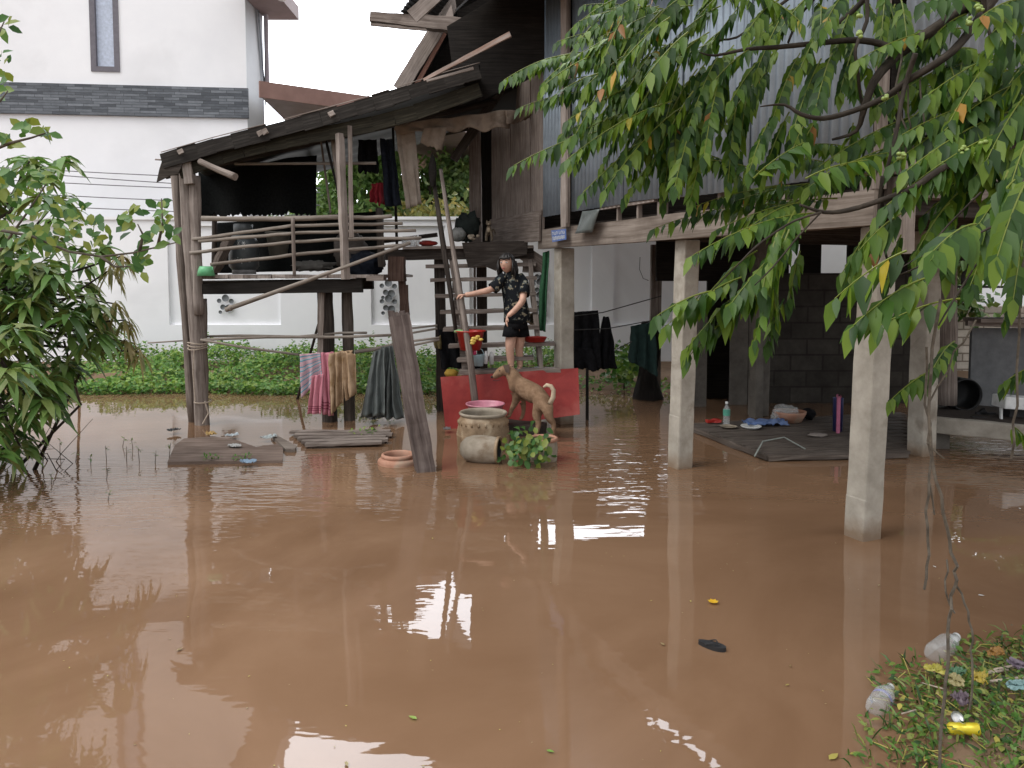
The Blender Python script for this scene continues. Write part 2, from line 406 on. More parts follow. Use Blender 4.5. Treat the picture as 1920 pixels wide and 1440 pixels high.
def brickm(name, c1, c2, mo, w=.3, h=.14):
    m, t, b = base_mat(name, .95, .1)
    br = t.nodes.new('ShaderNodeTexBrick'); lnk(t, coords(t, 'UV', (1, 1, 1)), br.inputs['Vector'])
    br.inputs['Scale'].default_value = 1; br.inputs['Brick Width'].default_value = w; br.inputs['Row Height'].default_value = h
    br.inputs['Mortar Size'].default_value = .012
    for k, c in (('Color1', c1), ('Color2', c2), ('Mortar', mo)): br.inputs[k].default_value = (*c, 1)
    n = noise_n(t, coords(t, 'Object', (1, 1, 1)), 5, 6, .7)
    lnk(t, mixc(t, .7, br.outputs['Color'], ramp(t, n, [(.3, (.5, .5, .5)), (.7, (1.2, 1.2, 1.2))]), 'MULTIPLY'), b.inputs['Base Color'])
    bump(t, b, n, .5, .01); return m
M['block'] = brickm('dark_block_wall', (.05, .045, .04), (.075, .068, .06), (.045, .04, .036), .4, .2)  # dark blocks and mortar, mottled by noise
M['stone'] = brickm('pale_stone_blocks', (.5, .46, .4), (.36, .32, .27), (.2, .17, .14), .3, .12)
def glassm(name, c, rough=.08, alpha=.35):
    m, t, b = base_mat(name, rough, .6); b.inputs['Base Color'].default_value = (*c, 1); b.inputs['Alpha'].default_value = alpha; return m
M['clear'] = glassm('clear_plastic', (.55, .57, .57), .1, .30)
M['window'] = plain('window_glass', (.50, .56, .68), .08, .8)
G_R = [(.022, .062, .010), (.036, .095, .012), (.058, .135, .015), (.095, .185, .018), (.16, .25, .025)]
M['leaf_right'] = leafm('gooseberry_leaf', G_R, .45)
M['leaf_yellow'] = leafm('turning_leaf', [(.35, .30, .03), (.45, .26, .03), (.30, .13, .03)], .3)
M['leaf_mango'] = leafm('mango_leaf', [(.05, .105, .028), (.08, .165, .038), (.12, .23, .055), (.20, .31, .09), (.17, .20, .06)], .3)
M['leaf_flush'] = leafm('young_mango_leaf', [(.26, .22, .08), (.34, .27, .12), (.19, .19, .07)], .4)
M['leaf_lime'] = leafm('lime_leaf', [(.035, .10, .022), (.06, .15, .034), (.10, .21, .05), (.20, .24, .04)], .3)
M['leaf_weed'] = leafm('weed_leaf', [(.06, .15, .025), (.10, .24, .04), (.15, .32, .055), (.25, .36, .07)], .3)
M['leaf_far'] = leafm('far_leaf', [(.08, .15, .05), (.12, .21, .065), (.18, .28, .09), (.24, .31, .11)], .35)
M['leaf_dry'] = leafm('dry_leaf', [(.30, .24, .12), (.2, .13, .06), (.38, .33, .08)], .1)

# ---------------------------------------------------------------- ground and water
P1 = wat(1598, 1009); P2 = wat(1260, 877)
P1.z = P2.z = 0
TD = (P1 - P2).normalized()              # along the house's long side, towards the camera
ND = Vector((-TD.y, TD.x, 0))            # inward, under the house
if ND.x < 0: ND = -ND
def s_of(px, w=0.0):
    """distance along the long side where the sight line of column px meets the wall plane"""
    r = ray(px, 515); r = Vector((r.x, r.y, 0)).normalized(); o = P2 + ND * w
    det = TD.x * (-r.y) - (-r.x) * TD.y
    return ((-o.x) * (-r.y) - (-r.x) * (-o.y)) / det
def H(s, w, z): 
    p = P2 + TD * s + ND * w; return Vector((p.x, p.y, z))
def onw(px, py, w=0.0):
    p = H(s_of(px, w), w, 0); return at(px, py, p.y)

def bank(x, y):
    h = -.35
    e = max(0, 1 - sqrt(((x - 2.45) / 1.45) ** 2 + ((y - 2.25) / 1.22) ** 2))
    h = max(h, -.12 + .34 * e ** .7 if e > 0 else -.35)
    if y > 10.0: h = max(h, min(.16, -.3 + (y - 10.0) * .5))
    if y > 12.8: h = .2
    if y < -1: h = max(h, min(.3, -.35 + (-1 - y) * .5))
    if abs(x) > 13: h = max(h, min(.3, -.35 + (abs(x) - 13) * .3))
    return h + .02 * nz3((x, y, 0), 1.5)
g = MB()
xs = [-600, -200, -60, -25] + [-16 + .5 * i for i in range(65)] + [25, 60, 200, 600]
ys = [-60, -20, -8] + [-4 + .4 * i for i in range(48)] + [18, 25, 60, 200, 900]
nx = len(xs)
for y in ys:
    for x in xs: g.v.append(Vector((x, y, bank(x, y))))
for j in range(len(ys) - 1):
    for i in range(nx - 1):
        a = j * nx + i; g.face([a, a + 1, a + nx + 1, a + nx], [(0, 0)] * 4, 0, True)
tag(g.build('ground', M['mud'], loc=(0, 0, 0)), kind='structure')
wm, t, b = base_mat('silty_water', .015, .5)
b.inputs['IOR'].default_value = 1.5
ob_v = coords(t, 'Object', (1, 1, 1))
n1 = noise_n(t, ob_v, .5, 8, .62, 1.6)
lnk(t, ramp(t, n1, [(.3, (.148, .083, .046)), (.52, (.185, .108, .063)), (.75, (.23, .14, .085))]), b.inputs['Base Color'])
a1 = noise_n(t, coords(t, 'Object', (1.0, .8, 1)), .75, 1, .4, .0)
a2 = noise_n(t, coords(t, 'Object', (1, 2.6, 1)), 3.2, 2, .5, .4)
a3 = noise_n(t, coords(t, 'Object', (1, 3.2, 1)), 6.5, 1, .5, .2)
def mth(op, x, y):
    n = t.nodes.new('ShaderNodeMath'); n.operation = op
    for i, q in enumerate((x, y)):
        if hasattr(q, 'links'): lnk(t, q, n.inputs[i])
        else: n.inputs[i].default_value = q
    return n.outputs[0]
# calm nearly everywhere; livelier where the dog and girl stir it in front of the stairs
sp = t.nodes.new('ShaderNodeSeparateXYZ'); lnk(t, ob_v, sp.inputs[0])
def blob(cx, cy, rx, ry):
    dx = mth('DIVIDE', mth('SUBTRACT', sp.outputs[0], cx), rx); dy = mth('DIVIDE', mth('SUBTRACT', sp.outputs[1], cy), ry)
    q = mth('ADD', mth('MULTIPLY', dx, dx), mth('MULTIPLY', dy, dy))
    return mth('MAXIMUM', mth('SUBTRACT', 1.0, q), 0.0)
act = mth('ADD', mth('ADD', blob(.9, 6.9, 1.0, 1.9), blob(3.9, 7.0, 1.2, 1.6)), mth('MULTIPLY', blob(-2.2, 5.8, 2.3, 1.6), .5))
hgt = mth('ADD', mth('MULTIPLY', a1, 1.0), mth('MULTIPLY', a2, mth('ADD', .035, mth('MULTIPLY', act, .42))))
hgt = mth('ADD', hgt, mth('MULTIPLY', a3, mth('ADD', .006, mth('MULTIPLY', act, .22))))
bump(t, b, hgt, 1.0, .022)
w = MB(); w.quad((-14.5, -3, 0), (14.5, -3, 0), (14.5, 13, 0), (-14.5, 13, 0))
tag(w.build('water', wm, loc=(0, 0, 0)), kind='structure')
# ---------------------------------------------------------------- white house behind the fence
A0 = at(0, 155, 13.6); B0 = at(463, 170, 14.05)
wd = Vector((B0.x - A0.x, B0.y - A0.y, 0)).normalized(); wn = Vector((wd.y, -wd.x, 0))   # wn faces the camera
WL = A0 - wd * 9; WR = B0; WH = 14.5
house = thing('white_house', 'tall white rendered modern house with a dark slate band and one narrow upright window', 'house', (WR.x, WR.y, 0))
def wbox(mb, p, q, z0, z1, off0, off1, mi=0):
    """upright box on the wall line from p to q; off0/off1 = how far it stands out (+ to camera)"""
    c = []
    for z in (z0, z1):
        for (pt, of) in ((p, off1), (q, off1), (q, off0), (p, off0)):
            v = pt + wn * of; c.append(Vector((v.x, v.y, z)))
    n = len(mb.v); mb.v += c; L = (q - p).length; H_ = z1 - z0
    for f, a in (([0, 1, 5, 4], L), ([1, 2, 6, 5], off1 - off0), ([2, 3, 7, 6], L), ([3, 0, 4, 7], off1 - off0)):
        mb.face([n + k for k in f], [(0, 0), (a, 0), (a, H_), (0, H_)], mi)
    mb.face([n + k for k in (4, 5, 6, 7)], [(0, 0), (L, 0), (L, .1), (0, .1)], mi)
    mb.face([n + k for k in (3, 2, 1, 0)], [(0, 0), (L, 0), (L, .1), (0, .1)], mi)
def alongw(px):
    r = ray(px, 515); k = (WL.x * r.y - WL.y * r.x) / (r.x * wd.y - r.y * wd.x) if False else None
    det = wd.x * (-r.y) + r.x * wd.y
    s = ((-WL.x) * (-r.y) + r.x * (-WL.y)) / det
    return WL + wd * s
zb1 = at(0, 155, 13.6).z; zb0 = at(0, 213, 13.6).z
m = MB()
wa = alongw(184); wb = alongw(237); zs = at(184, 134, alongw(184).y).z; zt = 11.2
wbox(m, WL, wa, 0, WH, -.35, 0); wbox(m, wb, WR, 0, WH, -.35, 0); wbox(m, wa, wb, 0, zs, -.35, 0); wbox(m, wa, wb, zt, WH, -.35, 0)
m.build('wall', M['white_wall'], house)
m = MB()
wr2 = Vector((WR.x - .0, WR.y + .78, 0))
m.quad((WR.x, WR.y, 0), (wr2.x + .06, wr2.y, 0), (wr2.x + .06, wr2.y, WH), (WR.x, WR.y, WH)); 
m.quad((wr2.x + .06, wr2.y, 0), (WR.x - .4, WR.y + .86, 0), (WR.x - .4, WR.y + .86, WH), (wr2.x + .06, wr2.y, WH))
m.build('side_wall', M['grey_wall'], house)
m = MB(); wbox(m, WL, WR + wd * .03, zb0, zb1, .003, .06)
m.quad(WR + wn * .06 + V(.034, 0, zb0), V(wr2.x + .1, wr2.y, zb0), V(wr2.x + .1, wr2.y, zb1), WR + wn * .06 + V(.034, 0, zb1))
m.build('slate_band', M['slate'], house)
m = MB(); fw = .09
mdark = plain('window_frame', (.13, .12, .14), .5)
wbox(m, wa, wa + wd * fw, zs, zt, -.12, .02); wbox(m, wb - wd * fw, wb, zs, zt, -.12, .02)
wbox(m, wa + wd * fw, wb - wd * fw, zs, zs + fw, -.12, .02); wbox(m, wa + wd * fw, wb - wd * fw, zt - fw, zt, -.12, .02)
win = m.build('window', mdark, house)
m = MB(); wbox(m, wa + wd * fw, wb - wd * fw, zs + fw, zt - fw, -.08, -.05); m.build('pane', M['window'], win)
m = MB(); m.tube([V(WR.x + .14, WR.y + .72, 4.9), V(WR.x + .14, WR.y + .72, 12)], .045, 8); m.build('drainpipe', plain('pipe', (.36, .33, .36), .4), house)
# brown carport canopy at the side
c1 = at(487, 156, 13.55); c2 = at(800, 196, 15.4); zt_ = c1.z; zb_ = at(487, 180, 13.55).z
can = MB()
pts = [V(c1.x, c1.y, 0), V(c2.x, c2.y, 0), V(c2.x + 3.3, 23, 0), V(c1.x * 23 / 13.9 + 2.0, 23, 0)]
n = 0
can.v += [Vector((p.x, p.y, zb_)) for p in pts] + [Vector((p.x, p.y, zt_)) for p in pts]
for f in ([3, 2, 1, 0], [4, 5, 6, 7], [1, 2, 6, 5], [2, 3, 7, 6], [3, 0, 4, 7]): can.face(f, [(0, 0)] * 4, 0)
cn = can.build('canopy', M['brown_tile'], house)
m = MB(); m.beam(c1 - V(0, .03, 0) + V(0, 0, -(zt_ - zb_) / 2), c2 - V(0, .03, 0) + V(0, 0, (zt_ + zb_) / 2 - c2.z), .05, zt_ - zb_ + .06)
m.build('fascia', M['brown_fascia'], cn)
m = MB(); e1 = at(500, 38, 15.1); e2 = at(561, 38, 15.1)
m.quad((e1.x, 12.4, e1.z), (e2.x, 12.4, e1.z), (e2.x, 15.1, e1.z), (e1.x, 15.1, e1.z)); m.quad((e1.x, 15.1, e1.z + .25), (e2.x, 15.1, e1.z + .25), (e2.x, 12.4, e1.z + .25), (e1.x, 12.4, e1.z + .25))
m.quad((e2.x, 12.4, e1.z), (e2.x, 12.4, e1.z + .25), (e2.x, 15.1, e1.z + .25), (e2.x, 15.1, e1.z)); m.quad((e1.x, 12.4, e1.z), (e2.x, 12.4, e1.z), (e2.x, 12.4, e1.z + .25), (e1.x, 12.4, e1.z + .25))
bal = m.build('balcony_soffit', M['brown_tile'], house)
m = MB(); lc = at(529, 20, 13.9); m.lathe((lc.x, lc.y, e1.z - .04), [(.0, 0), (.07, 0), (.08, .038)], 16); m.build('ceiling_lamp', M['white_plastic'], bal)
# recessed lower storey seen under the canopy
m = MB(); q1 = at(380, 300, 18.5); q2 = at(545, 300, 18.5)
m.beam((q1.x, 18.6, 2.3), (q2.x, 18.6, 2.3), .2, 4.4); m.build('rear_wall', M['white_wall'], house)

# ---------------------------------------------------------------- boundary wall with vents
YF = 12.7; zf = at(760, 412, YF).z
fence = thing('boundary_wall', 'long white boundary wall with recessed panels and clusters of round vent holes', 'wall', (-2, YF, 0))
m = MB()
x0 = -15.0; x1 = 16.0; zl = at(420, 609, YF).z; zp = zf - .10
panels = [(-160, 120), (315, 525), (695, 835), (880, 1110), (1150, 1420), (1460, 1700)]
cur = x0
for pa, pb in panels:
    a = at(pa, 515, YF).x; b_ = at(pb, 515, YF).x
    m.beam((cur, YF + .09, zf / 2), (a, YF + .09, zf / 2), .18, zf)
    m.beam((a, YF + .09, zl / 2), (b_, YF + .09, zl / 2), .18, zl)
    m.beam((a, YF + .09, (zf + zp) / 2), (b_, YF + .09, (zf + zp) / 2), .18, zf - zp)
    m.beam((a, YF + .115, (zl + zp) / 2), (b_, YF + .115, (zl + zp) / 2), .13, zp - zl)
    cur = b_
m.beam((cur, YF + .09, zf / 2), (x1, YF + .09, zf / 2), .18, zf)
m.build('wall', M['white_wall'], fence)
m = MB(); m.beam((x0, YF + .09, zf + .025), (x1, YF + .09, zf + .025), .24, .05); m.build('coping', M['white_wall'], fence)
def vent(px0, py0, sc, rows):
    m = MB(); o = at(px0, py0, YF)
    for r in range(rows):
        for (dx, dy, rr) in ((0, 0, 5), (14, -6, 8), (27, 1, 5.5), (8, 14, 6), (20, 17, 8.5), (2, 25, 4)):
            c = o + V(dx * sc * pxm(YF), 0, -(dy + r * 33) * sc * pxm(YF))
            m.lathe(c + V(0, .055 - .058, 0), [(rr * sc * pxm(YF), 0), (rr * sc * pxm(YF) * .8, .012), (0, .012)], 14, axis=(0, 1, 0), mi=0)
    m.build('vent_block', M['hole'], fence)
vent(411, 564, .85, 1); vent(716, 536, .88, 2); vent(1001, 508, .75, 4)

# ---------------------------------------------------------------- the stilt house
sh = thing('stilt_house', 'old timber and zinc house raised on square concrete posts above the flood', 'house', (P2.x, P2.y, 0))
s1 = (P1 - P2).length; s3 = s_of(1047); sC = s1 + .12; sW = s_of(930); sG = s_of(1027)
zbeam = onw(1260, 450).z; zbt = onw(1240, 405).z
def post(mb, p, z0, z1, wdt, lean=(0, 0), chamfer=True):
    p = Vector(p); a = p + V(0, 0, z0); b = p + V(lean[0], lean[1], z1)
    mb.beam(a, b, wdt, wdt, up=ND, segs=14, jit=.0025)
def cpost(p, z0, z1, wdt, lean=(0, 0), mat='conc'):
    m = MB(); post(m, p, z0, z1, wdt, lean); m.build('concrete_post', M[mat], sh, bev=.012)
cpost(P1 + ND * .07, -.4, zbeam, .15, (.06, .0)); 
cpost(P2 + ND * .07, -.4, zbeam, .15, (.045, 0))
cpost(H(s3, .07, 0), -.4, zbeam, .165)
# wider footing collar on the near post
m = MB(); q = P1 + ND * .07; m.beam(q + V(0, 0, -.4), q + V(.014, 0, .26), .151, .151, up=ND, segs=3, jit=.003); m.build('post_collar', M['conc'], sh, bev=.012)
m = MB(); q = P2 + ND * .07; m.beam(q + V(0, 0, -.4), q + V(.014, 0, .44), .152, .152, up=ND, segs=3, jit=.003); m.build('post_collar', M['conc'], sh, bev=.012)
# second and third rows of posts under the floor
RB = wat(1727, 852); cpost(RB, -.4, zbeam + .1, .17)
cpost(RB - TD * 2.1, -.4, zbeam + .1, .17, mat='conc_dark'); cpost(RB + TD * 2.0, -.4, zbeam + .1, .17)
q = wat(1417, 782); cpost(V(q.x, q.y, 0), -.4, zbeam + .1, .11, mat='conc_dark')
q = wat(1227, 745); m = MB(); m.beam(q + V(0, 0, -.3), q + V(.0, 0, zbeam + .1), .13, .13, segs=6, jit=.004); m.build('timber_post', M['wood'], sh)
# long edge beam
m = MB(); m.beam(H(s_of(1018), -.03, (zbeam + zbt) / 2), H(sC + .02, -.03, (zbeam + zbt) / 2), .06, zbt - zbeam, segs=12, jit=.003)
m.build('edge_beam', M['wood_red'], sh)
# studs standing on the beam, rail above them
zz = onw(1240, 378).z; zm = onw(1240, 373).z
for px, ww in ((1100, .05), (1160, .028), (1198, .03), (1241, .10), (1297, .028), (1350, .03), (1410, .03), (1470, .03), (1552, .035), (1624, .09)):
    s = s_of(px); m = MB(); m.beam(H(s, .0, zbt), H(s, .0, zz), .04, ww, up=TD, segs=2, jit=.002); m.build('stud', M['wood'], sh)
m = MB(); m.beam(H(s_of(1130), -.02, zz + .015), H(s_of(1232), -.02, zz + .015), .045, .022, segs=6, jit=.002); m.build('rail', M['wood_pale'], sh)
m = MB(); m.beam(H(s_of(1248), -.02, zz + .02), H(sC, -.02, zz + .02), .045, .022, segs=6, jit=.002); m.build('rail', M['wood'], sh)
# floor
m = MB()
nf = 26; sA = sW - .1
for i in range(nf):
    w0 = .08 + i * .21
    m.beam(H(sA, w0 + .1, zbt + .02), H(sC - .03, w0 + .1, zbt + .02), .2, .03, mi=0)
m.build('floor', M['wood_dark'], sh)
for k, s in enumerate((-1.75, -.9, .0, .95, 1.9)):
    m = MB(); m.beam(H(s, .1, zbt - .065), H(s, 5.4, zbt - .065), .07, .13); m.build('floor_joist', M['wood_dark'], sh)
# upper walls : zinc sheet, corrugations run upright
def corr(name, s0, s1_, zlo, ztop, w, pitch=.076, amp=.0095, mat='zinc', alongN=False, base=None, ragged=.02, parent=None):
    m = MB(); L = abs(s1_ - s0); nn = max(2, int(L / pitch * 8)); cols = []
    for i in range(nn + 1):
        s = s0 + (s1_ - s0) * i / nn
        o = amp * cos(2 * pi * abs(s - s0) / pitch)
        z0 = zlo(s) + ragged * nz3((s * .9, 1, 0), 1, 3)
        for z in (z0, ztop):
            p = (H(s, w - o, z) if not alongN else H(base - .0 + o, s, z)); m.v.append(p)
    for i in range(nn):
        a = 2 * i; m.face([a, a + 2, a + 3, a + 1], [(0, 0)] * 4, 0, True)
    return m.build(name, M[mat], parent or sh, solid=.0012)
zlow = onw(1085, 394).z; zhi = onw(1630, 325).z; sa, sb = s_of(1085), s_of(1630)
fz = lambda s: zlow + (zhi - zlow) * (s - sa) / (sb - sa)
ZT = 4.6
steps = [1083, 1175, 1285, 1410, 1520, 1640]
for a, b_ in zip(steps[:-1], steps[1:]):
    corr('zinc_panel', s_of(a) - .02, s_of(b_) + .02, lambda s, a=a: fz(s) + .006 * (a % 3 - 1), ZT, -.055 - .004 * ((a // 7) % 2))
corr('zinc_panel', s_of(1020), s_of(1070), lambda s: onw(1040, 405).z, ZT, -.05, ragged=.0, mat='zinc')
m = MB(); s = s_of(1076); m.beam(H(s, -.10, onw(1076, 426).z), H(s - .02, -.10, ZT), .05, .115, up=TD, segs=10, jit=.003); m.build('wall_batten', M['wood_pale'], sh)
m = MB(); s = s_of(1083); m.beam(H(s + .01, -.115, onw(1076, 420).z), H(s - .01, -.115, ZT), .03, .03, up=TD, segs=10, jit=.002); m.build('wall_batten', M['wood'], sh)
# dark flap of sheet hanging over the beam
m = MB()
cs = [onw(1092, 396, -.13), onw(1128, 392, -.13), onw(1108, 436, -.15), onw(1075, 438, -.15)]
m.grid(lambda u, v: (cs[0].lerp(cs[1], u)).lerp(cs[3].lerp(cs[2], u), v) + ND * (.02 * sin(u * 5 + v * 2)), 8, 6)
m.build('loose_flap', M['tarp'], sh, solid=.004)
# upright timber boards left of the zinc
ws = [930, 947, 966, 983, 1004, 1027]
for i in range(5):
    a, b_ = s_of(ws[i]), s_of(ws[i + 1]); m = MB()
    zb = onw(ws[i], 450 + (3 if i % 2 else 0)).z; cc = (a + b_) / 2; wdt = abs(b_ - a) - .012
    m.beam(H(cc, -.05 - .006 * (i % 2), zb), H(cc, -.05 - .006 * (i % 2), 4.5), .022, wdt, up=TD, segs=10, jit=.002)
    m.build('wall_board', M['wood'], sh)
m = MB(); m.beam(H(sW, -.08, onw(930, 417).z), H(sG, -.08, onw(1020, 400).z), .014, .06, segs=6, jit=.002); m.build('wall_board', M['wood'], sh)
m = MB(); m.beam(H(s_of(932), -.085, onw(932, 436).z), H(s_of(1026), -.085, onw(1026, 424).z), .02, .33, segs=6, jit=.003); m.build('skirting_board', M['wood'], sh)
# door gap and its post
m = MB(); q = at(893, 460, 9.9); m.beam((q.x, 9.9, q.z), (q.x - .02, 9.9, at(893, 180, 9.9).z), .16, .15, segs=8, jit=.004); m.build('door_post', M['wood'], sh)
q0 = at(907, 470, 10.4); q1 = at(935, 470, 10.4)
m = MB(); m.beam(((q0.x + q1.x) / 2, 10.4, q0.z), ((q0.x + q1.x) / 2, 10.4, 4.0), .05, q1.x - q0.x + .1, up=(1, 0, 0)); m.build('doorway_shade', M['wood_black'], sh)  # near-black slab stands in for the shade in the open doorway
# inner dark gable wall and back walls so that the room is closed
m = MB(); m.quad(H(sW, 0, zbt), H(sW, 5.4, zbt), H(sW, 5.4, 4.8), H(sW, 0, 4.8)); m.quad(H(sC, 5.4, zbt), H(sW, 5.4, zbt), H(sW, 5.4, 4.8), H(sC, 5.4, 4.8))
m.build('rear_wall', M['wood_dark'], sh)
# short side: corner stud, second zinc wall, boards and beam running to the right
zc = at(1700, 258, H(sC, .3, 0).y).z
m = MB()
def HN(w, off, z): return H(sC + off, w, z)
m.beam(HN(-.02, .0, zbt - .0), HN(-.02, .0, ZT), .075, .08, segs=8, jit=.003); m.build('corner_stud', M['wood'], sh)
m = MB(); m.quad(H(sW, .06, zbt + .35), H(sC + .02, .06, zbt + .45), H(sC + .02, .06, 4.6), H(sW, .06, 4.6)); m.quad(HN(.05, .02, zbt + .3), HN(4.5, .02, zbt + .3), HN(4.5, .02, 4.6), HN(.05, .02, 4.6)); m.quad(HN(4.5, .02, zbt), H(sW, 4.5, zbt), H(sW, 4.5, 4.6), HN(4.5, .02, 4.6)); m.build('gap_backing', M['wood_black'], sh)  # dark backing added behind the walls to stop sky showing through gaps
mm = MB(); L = 4.4; nn = int(L / .076 * 8)
for i in range(nn + 1):
    w = .10 + L * i / nn; o = .0095 * cos(2 * pi * w / .076)
    z0 = zc + .012 * nz3((w, 2, 0), 1.3)
    mm.v += [HN(w, .07 + o, z0), HN(w, .07 + o, ZT)]
for i in range(nn): a = 2 * i; mm.face([a, a + 2, a + 3, a + 1], [(0, 0)] * 4, 0, True)
mm.build('zinc_panel', M['zinc'], sh, solid=.0012)
yk = H(sC, 1.0, 0).y
zz1 = at(1850, 343, yk).z; zz0 = at(1800, 377, H(sC, .8, 0).y).z
for k in range(3):
    m = MB(); za = zz1 + (zc - zz1) * k / 3; zb2 = zz1 + (zc - zz1) * (k + 1) / 3
    m.beam(HN(.02, .03 + .006 * (k % 2), (za + zb2) / 2), HN(4.5, .03 + .006 * (k % 2), (za + zb2) / 2), .02, zb2 - za - .008, segs=10, jit=.003)
    m.build('side_board', M['wood_red'], sh)
m = MB(); m.beam(HN(.1, .0, zz0 + .055), HN(4.5, .0, zz0 + .055), .09, .11, segs=8, jit=.003); m.build('side_beam', M['wood'], sh)
# thin timber brackets over the near post
m = MB(); q = H(s_of(1668), .12, 0); m.beam(q + V(0, 0, 1.72), q + V(0, 0, zbt + .16), .05, .10, segs=4, jit=.002); m.build('stud', M['wood_pale'], sh)
# main roof : sheet roof sloping down to the left, rake boards and tie beam
def P(px, py, Y): return at(px, py, Y)
m = MB()
ea = H(sC + 1.6, -1.0, 4.35); eb = H(s_of(1015), -1.0, 4.35); ra = H(sC + 1.6, 2.7, 6.6); rb = H(s_of(1015), 2.7, 6.6); ka = H(sC + 1.6, 6.4, 4.35); kb = H(s_of(1015), 6.4, 4.35)
m.quad(ea, eb, rb, ra); m.quad(ra, rb, kb, ka)
m.build('main_roof', M['zinc_shade'], sh, solid=.02)
# far section of roof whose rake shows against the sky
r1 = P(742, 168, 9.3); r2 = P(815, 55, 9.3); r3 = P(1060, -330, 9.3)
m = MB()
for a, b_ in ((r1, r2), (r2, r3)):
    m.quad(a + V(.1, .02, .05), b_ + V(.1, .02, .05), b_ + V(.35, 3.2, .05), a + V(.35, 3.2, .05))
m.build('far_roof', M['zinc_shade'], sh, solid=.02)
m = MB(); m.beam(P(738, 168, 9.25) + V(.07, 0, 0), P(813, 57, 9.25) + V(.03, 0, 0), .035, .17, up=(0.8, 0, .6), segs=8, jit=.004); m.beam(P(813, 57, 9.25) + V(.03, 0, 0), P(905, -90, 9.25), .035, .17, up=(.8, 0, .6), segs=4, jit=.003)
m.build('bargeboard', M['wood_pale'], sh)
m = MB(); m.beam(P(775, 170, 9.3), P(838, 55, 9.3), .03, .05, up=(.8, 0, .6), segs=6, jit=.003); m.build('bargeboard', plain('rusty_batten', (.30, .15, .11), .8), sh)
m = MB(); m.beam(P(773, 32, 8.75), P(840, -30, 8.75), .04, .16, up=(-.5, 0, .8), segs=4, jit=.003); m.build('bargeboard', M['wood_pale'], sh)
m = MB(); q = [P(752, 26, 8.7), P(775, 2, 8.7), P(800, -40, 8.7)]
m.grid(lambda u, v: (q[0].lerp(q[2], u) + V(v * .45, v * 1.0, .02 + .012 * sin(u * 60) * (1 - v))), 40, 3); m.build('near_roof_edge', M['zinc_shade'], sh, solid=.02)
m = MB(); m.beam(P(695, 33, 8.8), P(866, 49, 8.8), .12, .10, segs=10, jit=.006, h2=.16); m.beam(P(695, 46, 8.76), P(800, 56, 8.76), .03, .03, segs=6, jit=.003)
m.build('tie_beam', M['wood'], sh)
m = MB(); m.v += [P(833, 34, 8.75), P(851, 35, 8.75), P(846, 8, 8.75), P(833, 34, 8.85), P(851, 35, 8.85), P(846, 8, 8.85)]
for f in ([0, 1, 2], [5, 4, 3], [0, 3, 4, 1], [1, 4, 5, 2], [2, 5, 3, 0]): m.face(f, [(0, 0)] * len(f))
m.build('roof_wedge', M['wood_pale'], sh)
# boarded gable under the roof, its near-black colour carrying the shade there
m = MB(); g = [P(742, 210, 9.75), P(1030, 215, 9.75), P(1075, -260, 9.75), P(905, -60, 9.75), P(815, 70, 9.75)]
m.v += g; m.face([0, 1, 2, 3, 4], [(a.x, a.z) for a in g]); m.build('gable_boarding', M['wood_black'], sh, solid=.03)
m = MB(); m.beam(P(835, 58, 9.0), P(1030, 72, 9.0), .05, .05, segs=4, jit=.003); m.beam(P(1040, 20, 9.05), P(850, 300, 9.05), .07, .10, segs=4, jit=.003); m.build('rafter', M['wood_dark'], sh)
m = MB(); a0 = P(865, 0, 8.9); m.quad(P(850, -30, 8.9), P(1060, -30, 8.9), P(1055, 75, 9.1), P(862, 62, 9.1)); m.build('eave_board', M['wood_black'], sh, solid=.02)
# small blue street-number plate with two rows of white lettering
pl = MB(); a = onw(1034, 432, -.12); b_ = onw(1061, 429, -.12); c = onw(1062, 449, -.12); d = onw(1036, 454, -.12)
pl.quad(a, b_, c, d); n_ = (b_ - a).cross(d - a).normalized(); 
if n_.y > 0: n_ = -n_
plate = pl.build('name_plate', plain('blue_enamel', (.09, .15, .36), .4), loc=tuple(d), solid=.006)
tag(plate, 'small blue plate with two rows of white lettering on the house beam', 'sign')
m = MB()
for row, (v0, v1) in enumerate(((.14, .42), (.55, .86))):
    k = 6 if row == 0 else 9; u = .07
    for i in range(k):
        wdt = (.86 - .01 * k) / k
        if row == 0 and i == 3: u += wdt * .3
        def q(uu, vv): return (a.lerp(b_, uu)).lerp(d.lerp(c, uu), vv) + n_ * .006
        st = .022
        # rounded Thai-like strokes: two uprights, a head loop and a link
        m.quad(q(u, v1), q(u + st, v1), q(u + st, v0), q(u, v0))
        m.quad(q(u + wdt * .62, v1), q(u + wdt * .62 + st, v1), q(u + wdt * .62 + st, v0 + .04), q(u + wdt * .62, v0 + .04))
        if i % 2 == 0: m.quad(q(u + st, v0 + .05), q(u + wdt * .62, v0 + .05), q(u + wdt * .62, v0), q(u + st, v0))
        else: m.quad(q(u + st, v1), q(u + wdt * .62, v1), q(u + wdt * .62, v1 - .05), q(u + st, v1 - .05))
        u += wdt + .012
m.build('lettering', M['white_plastic'], plate)

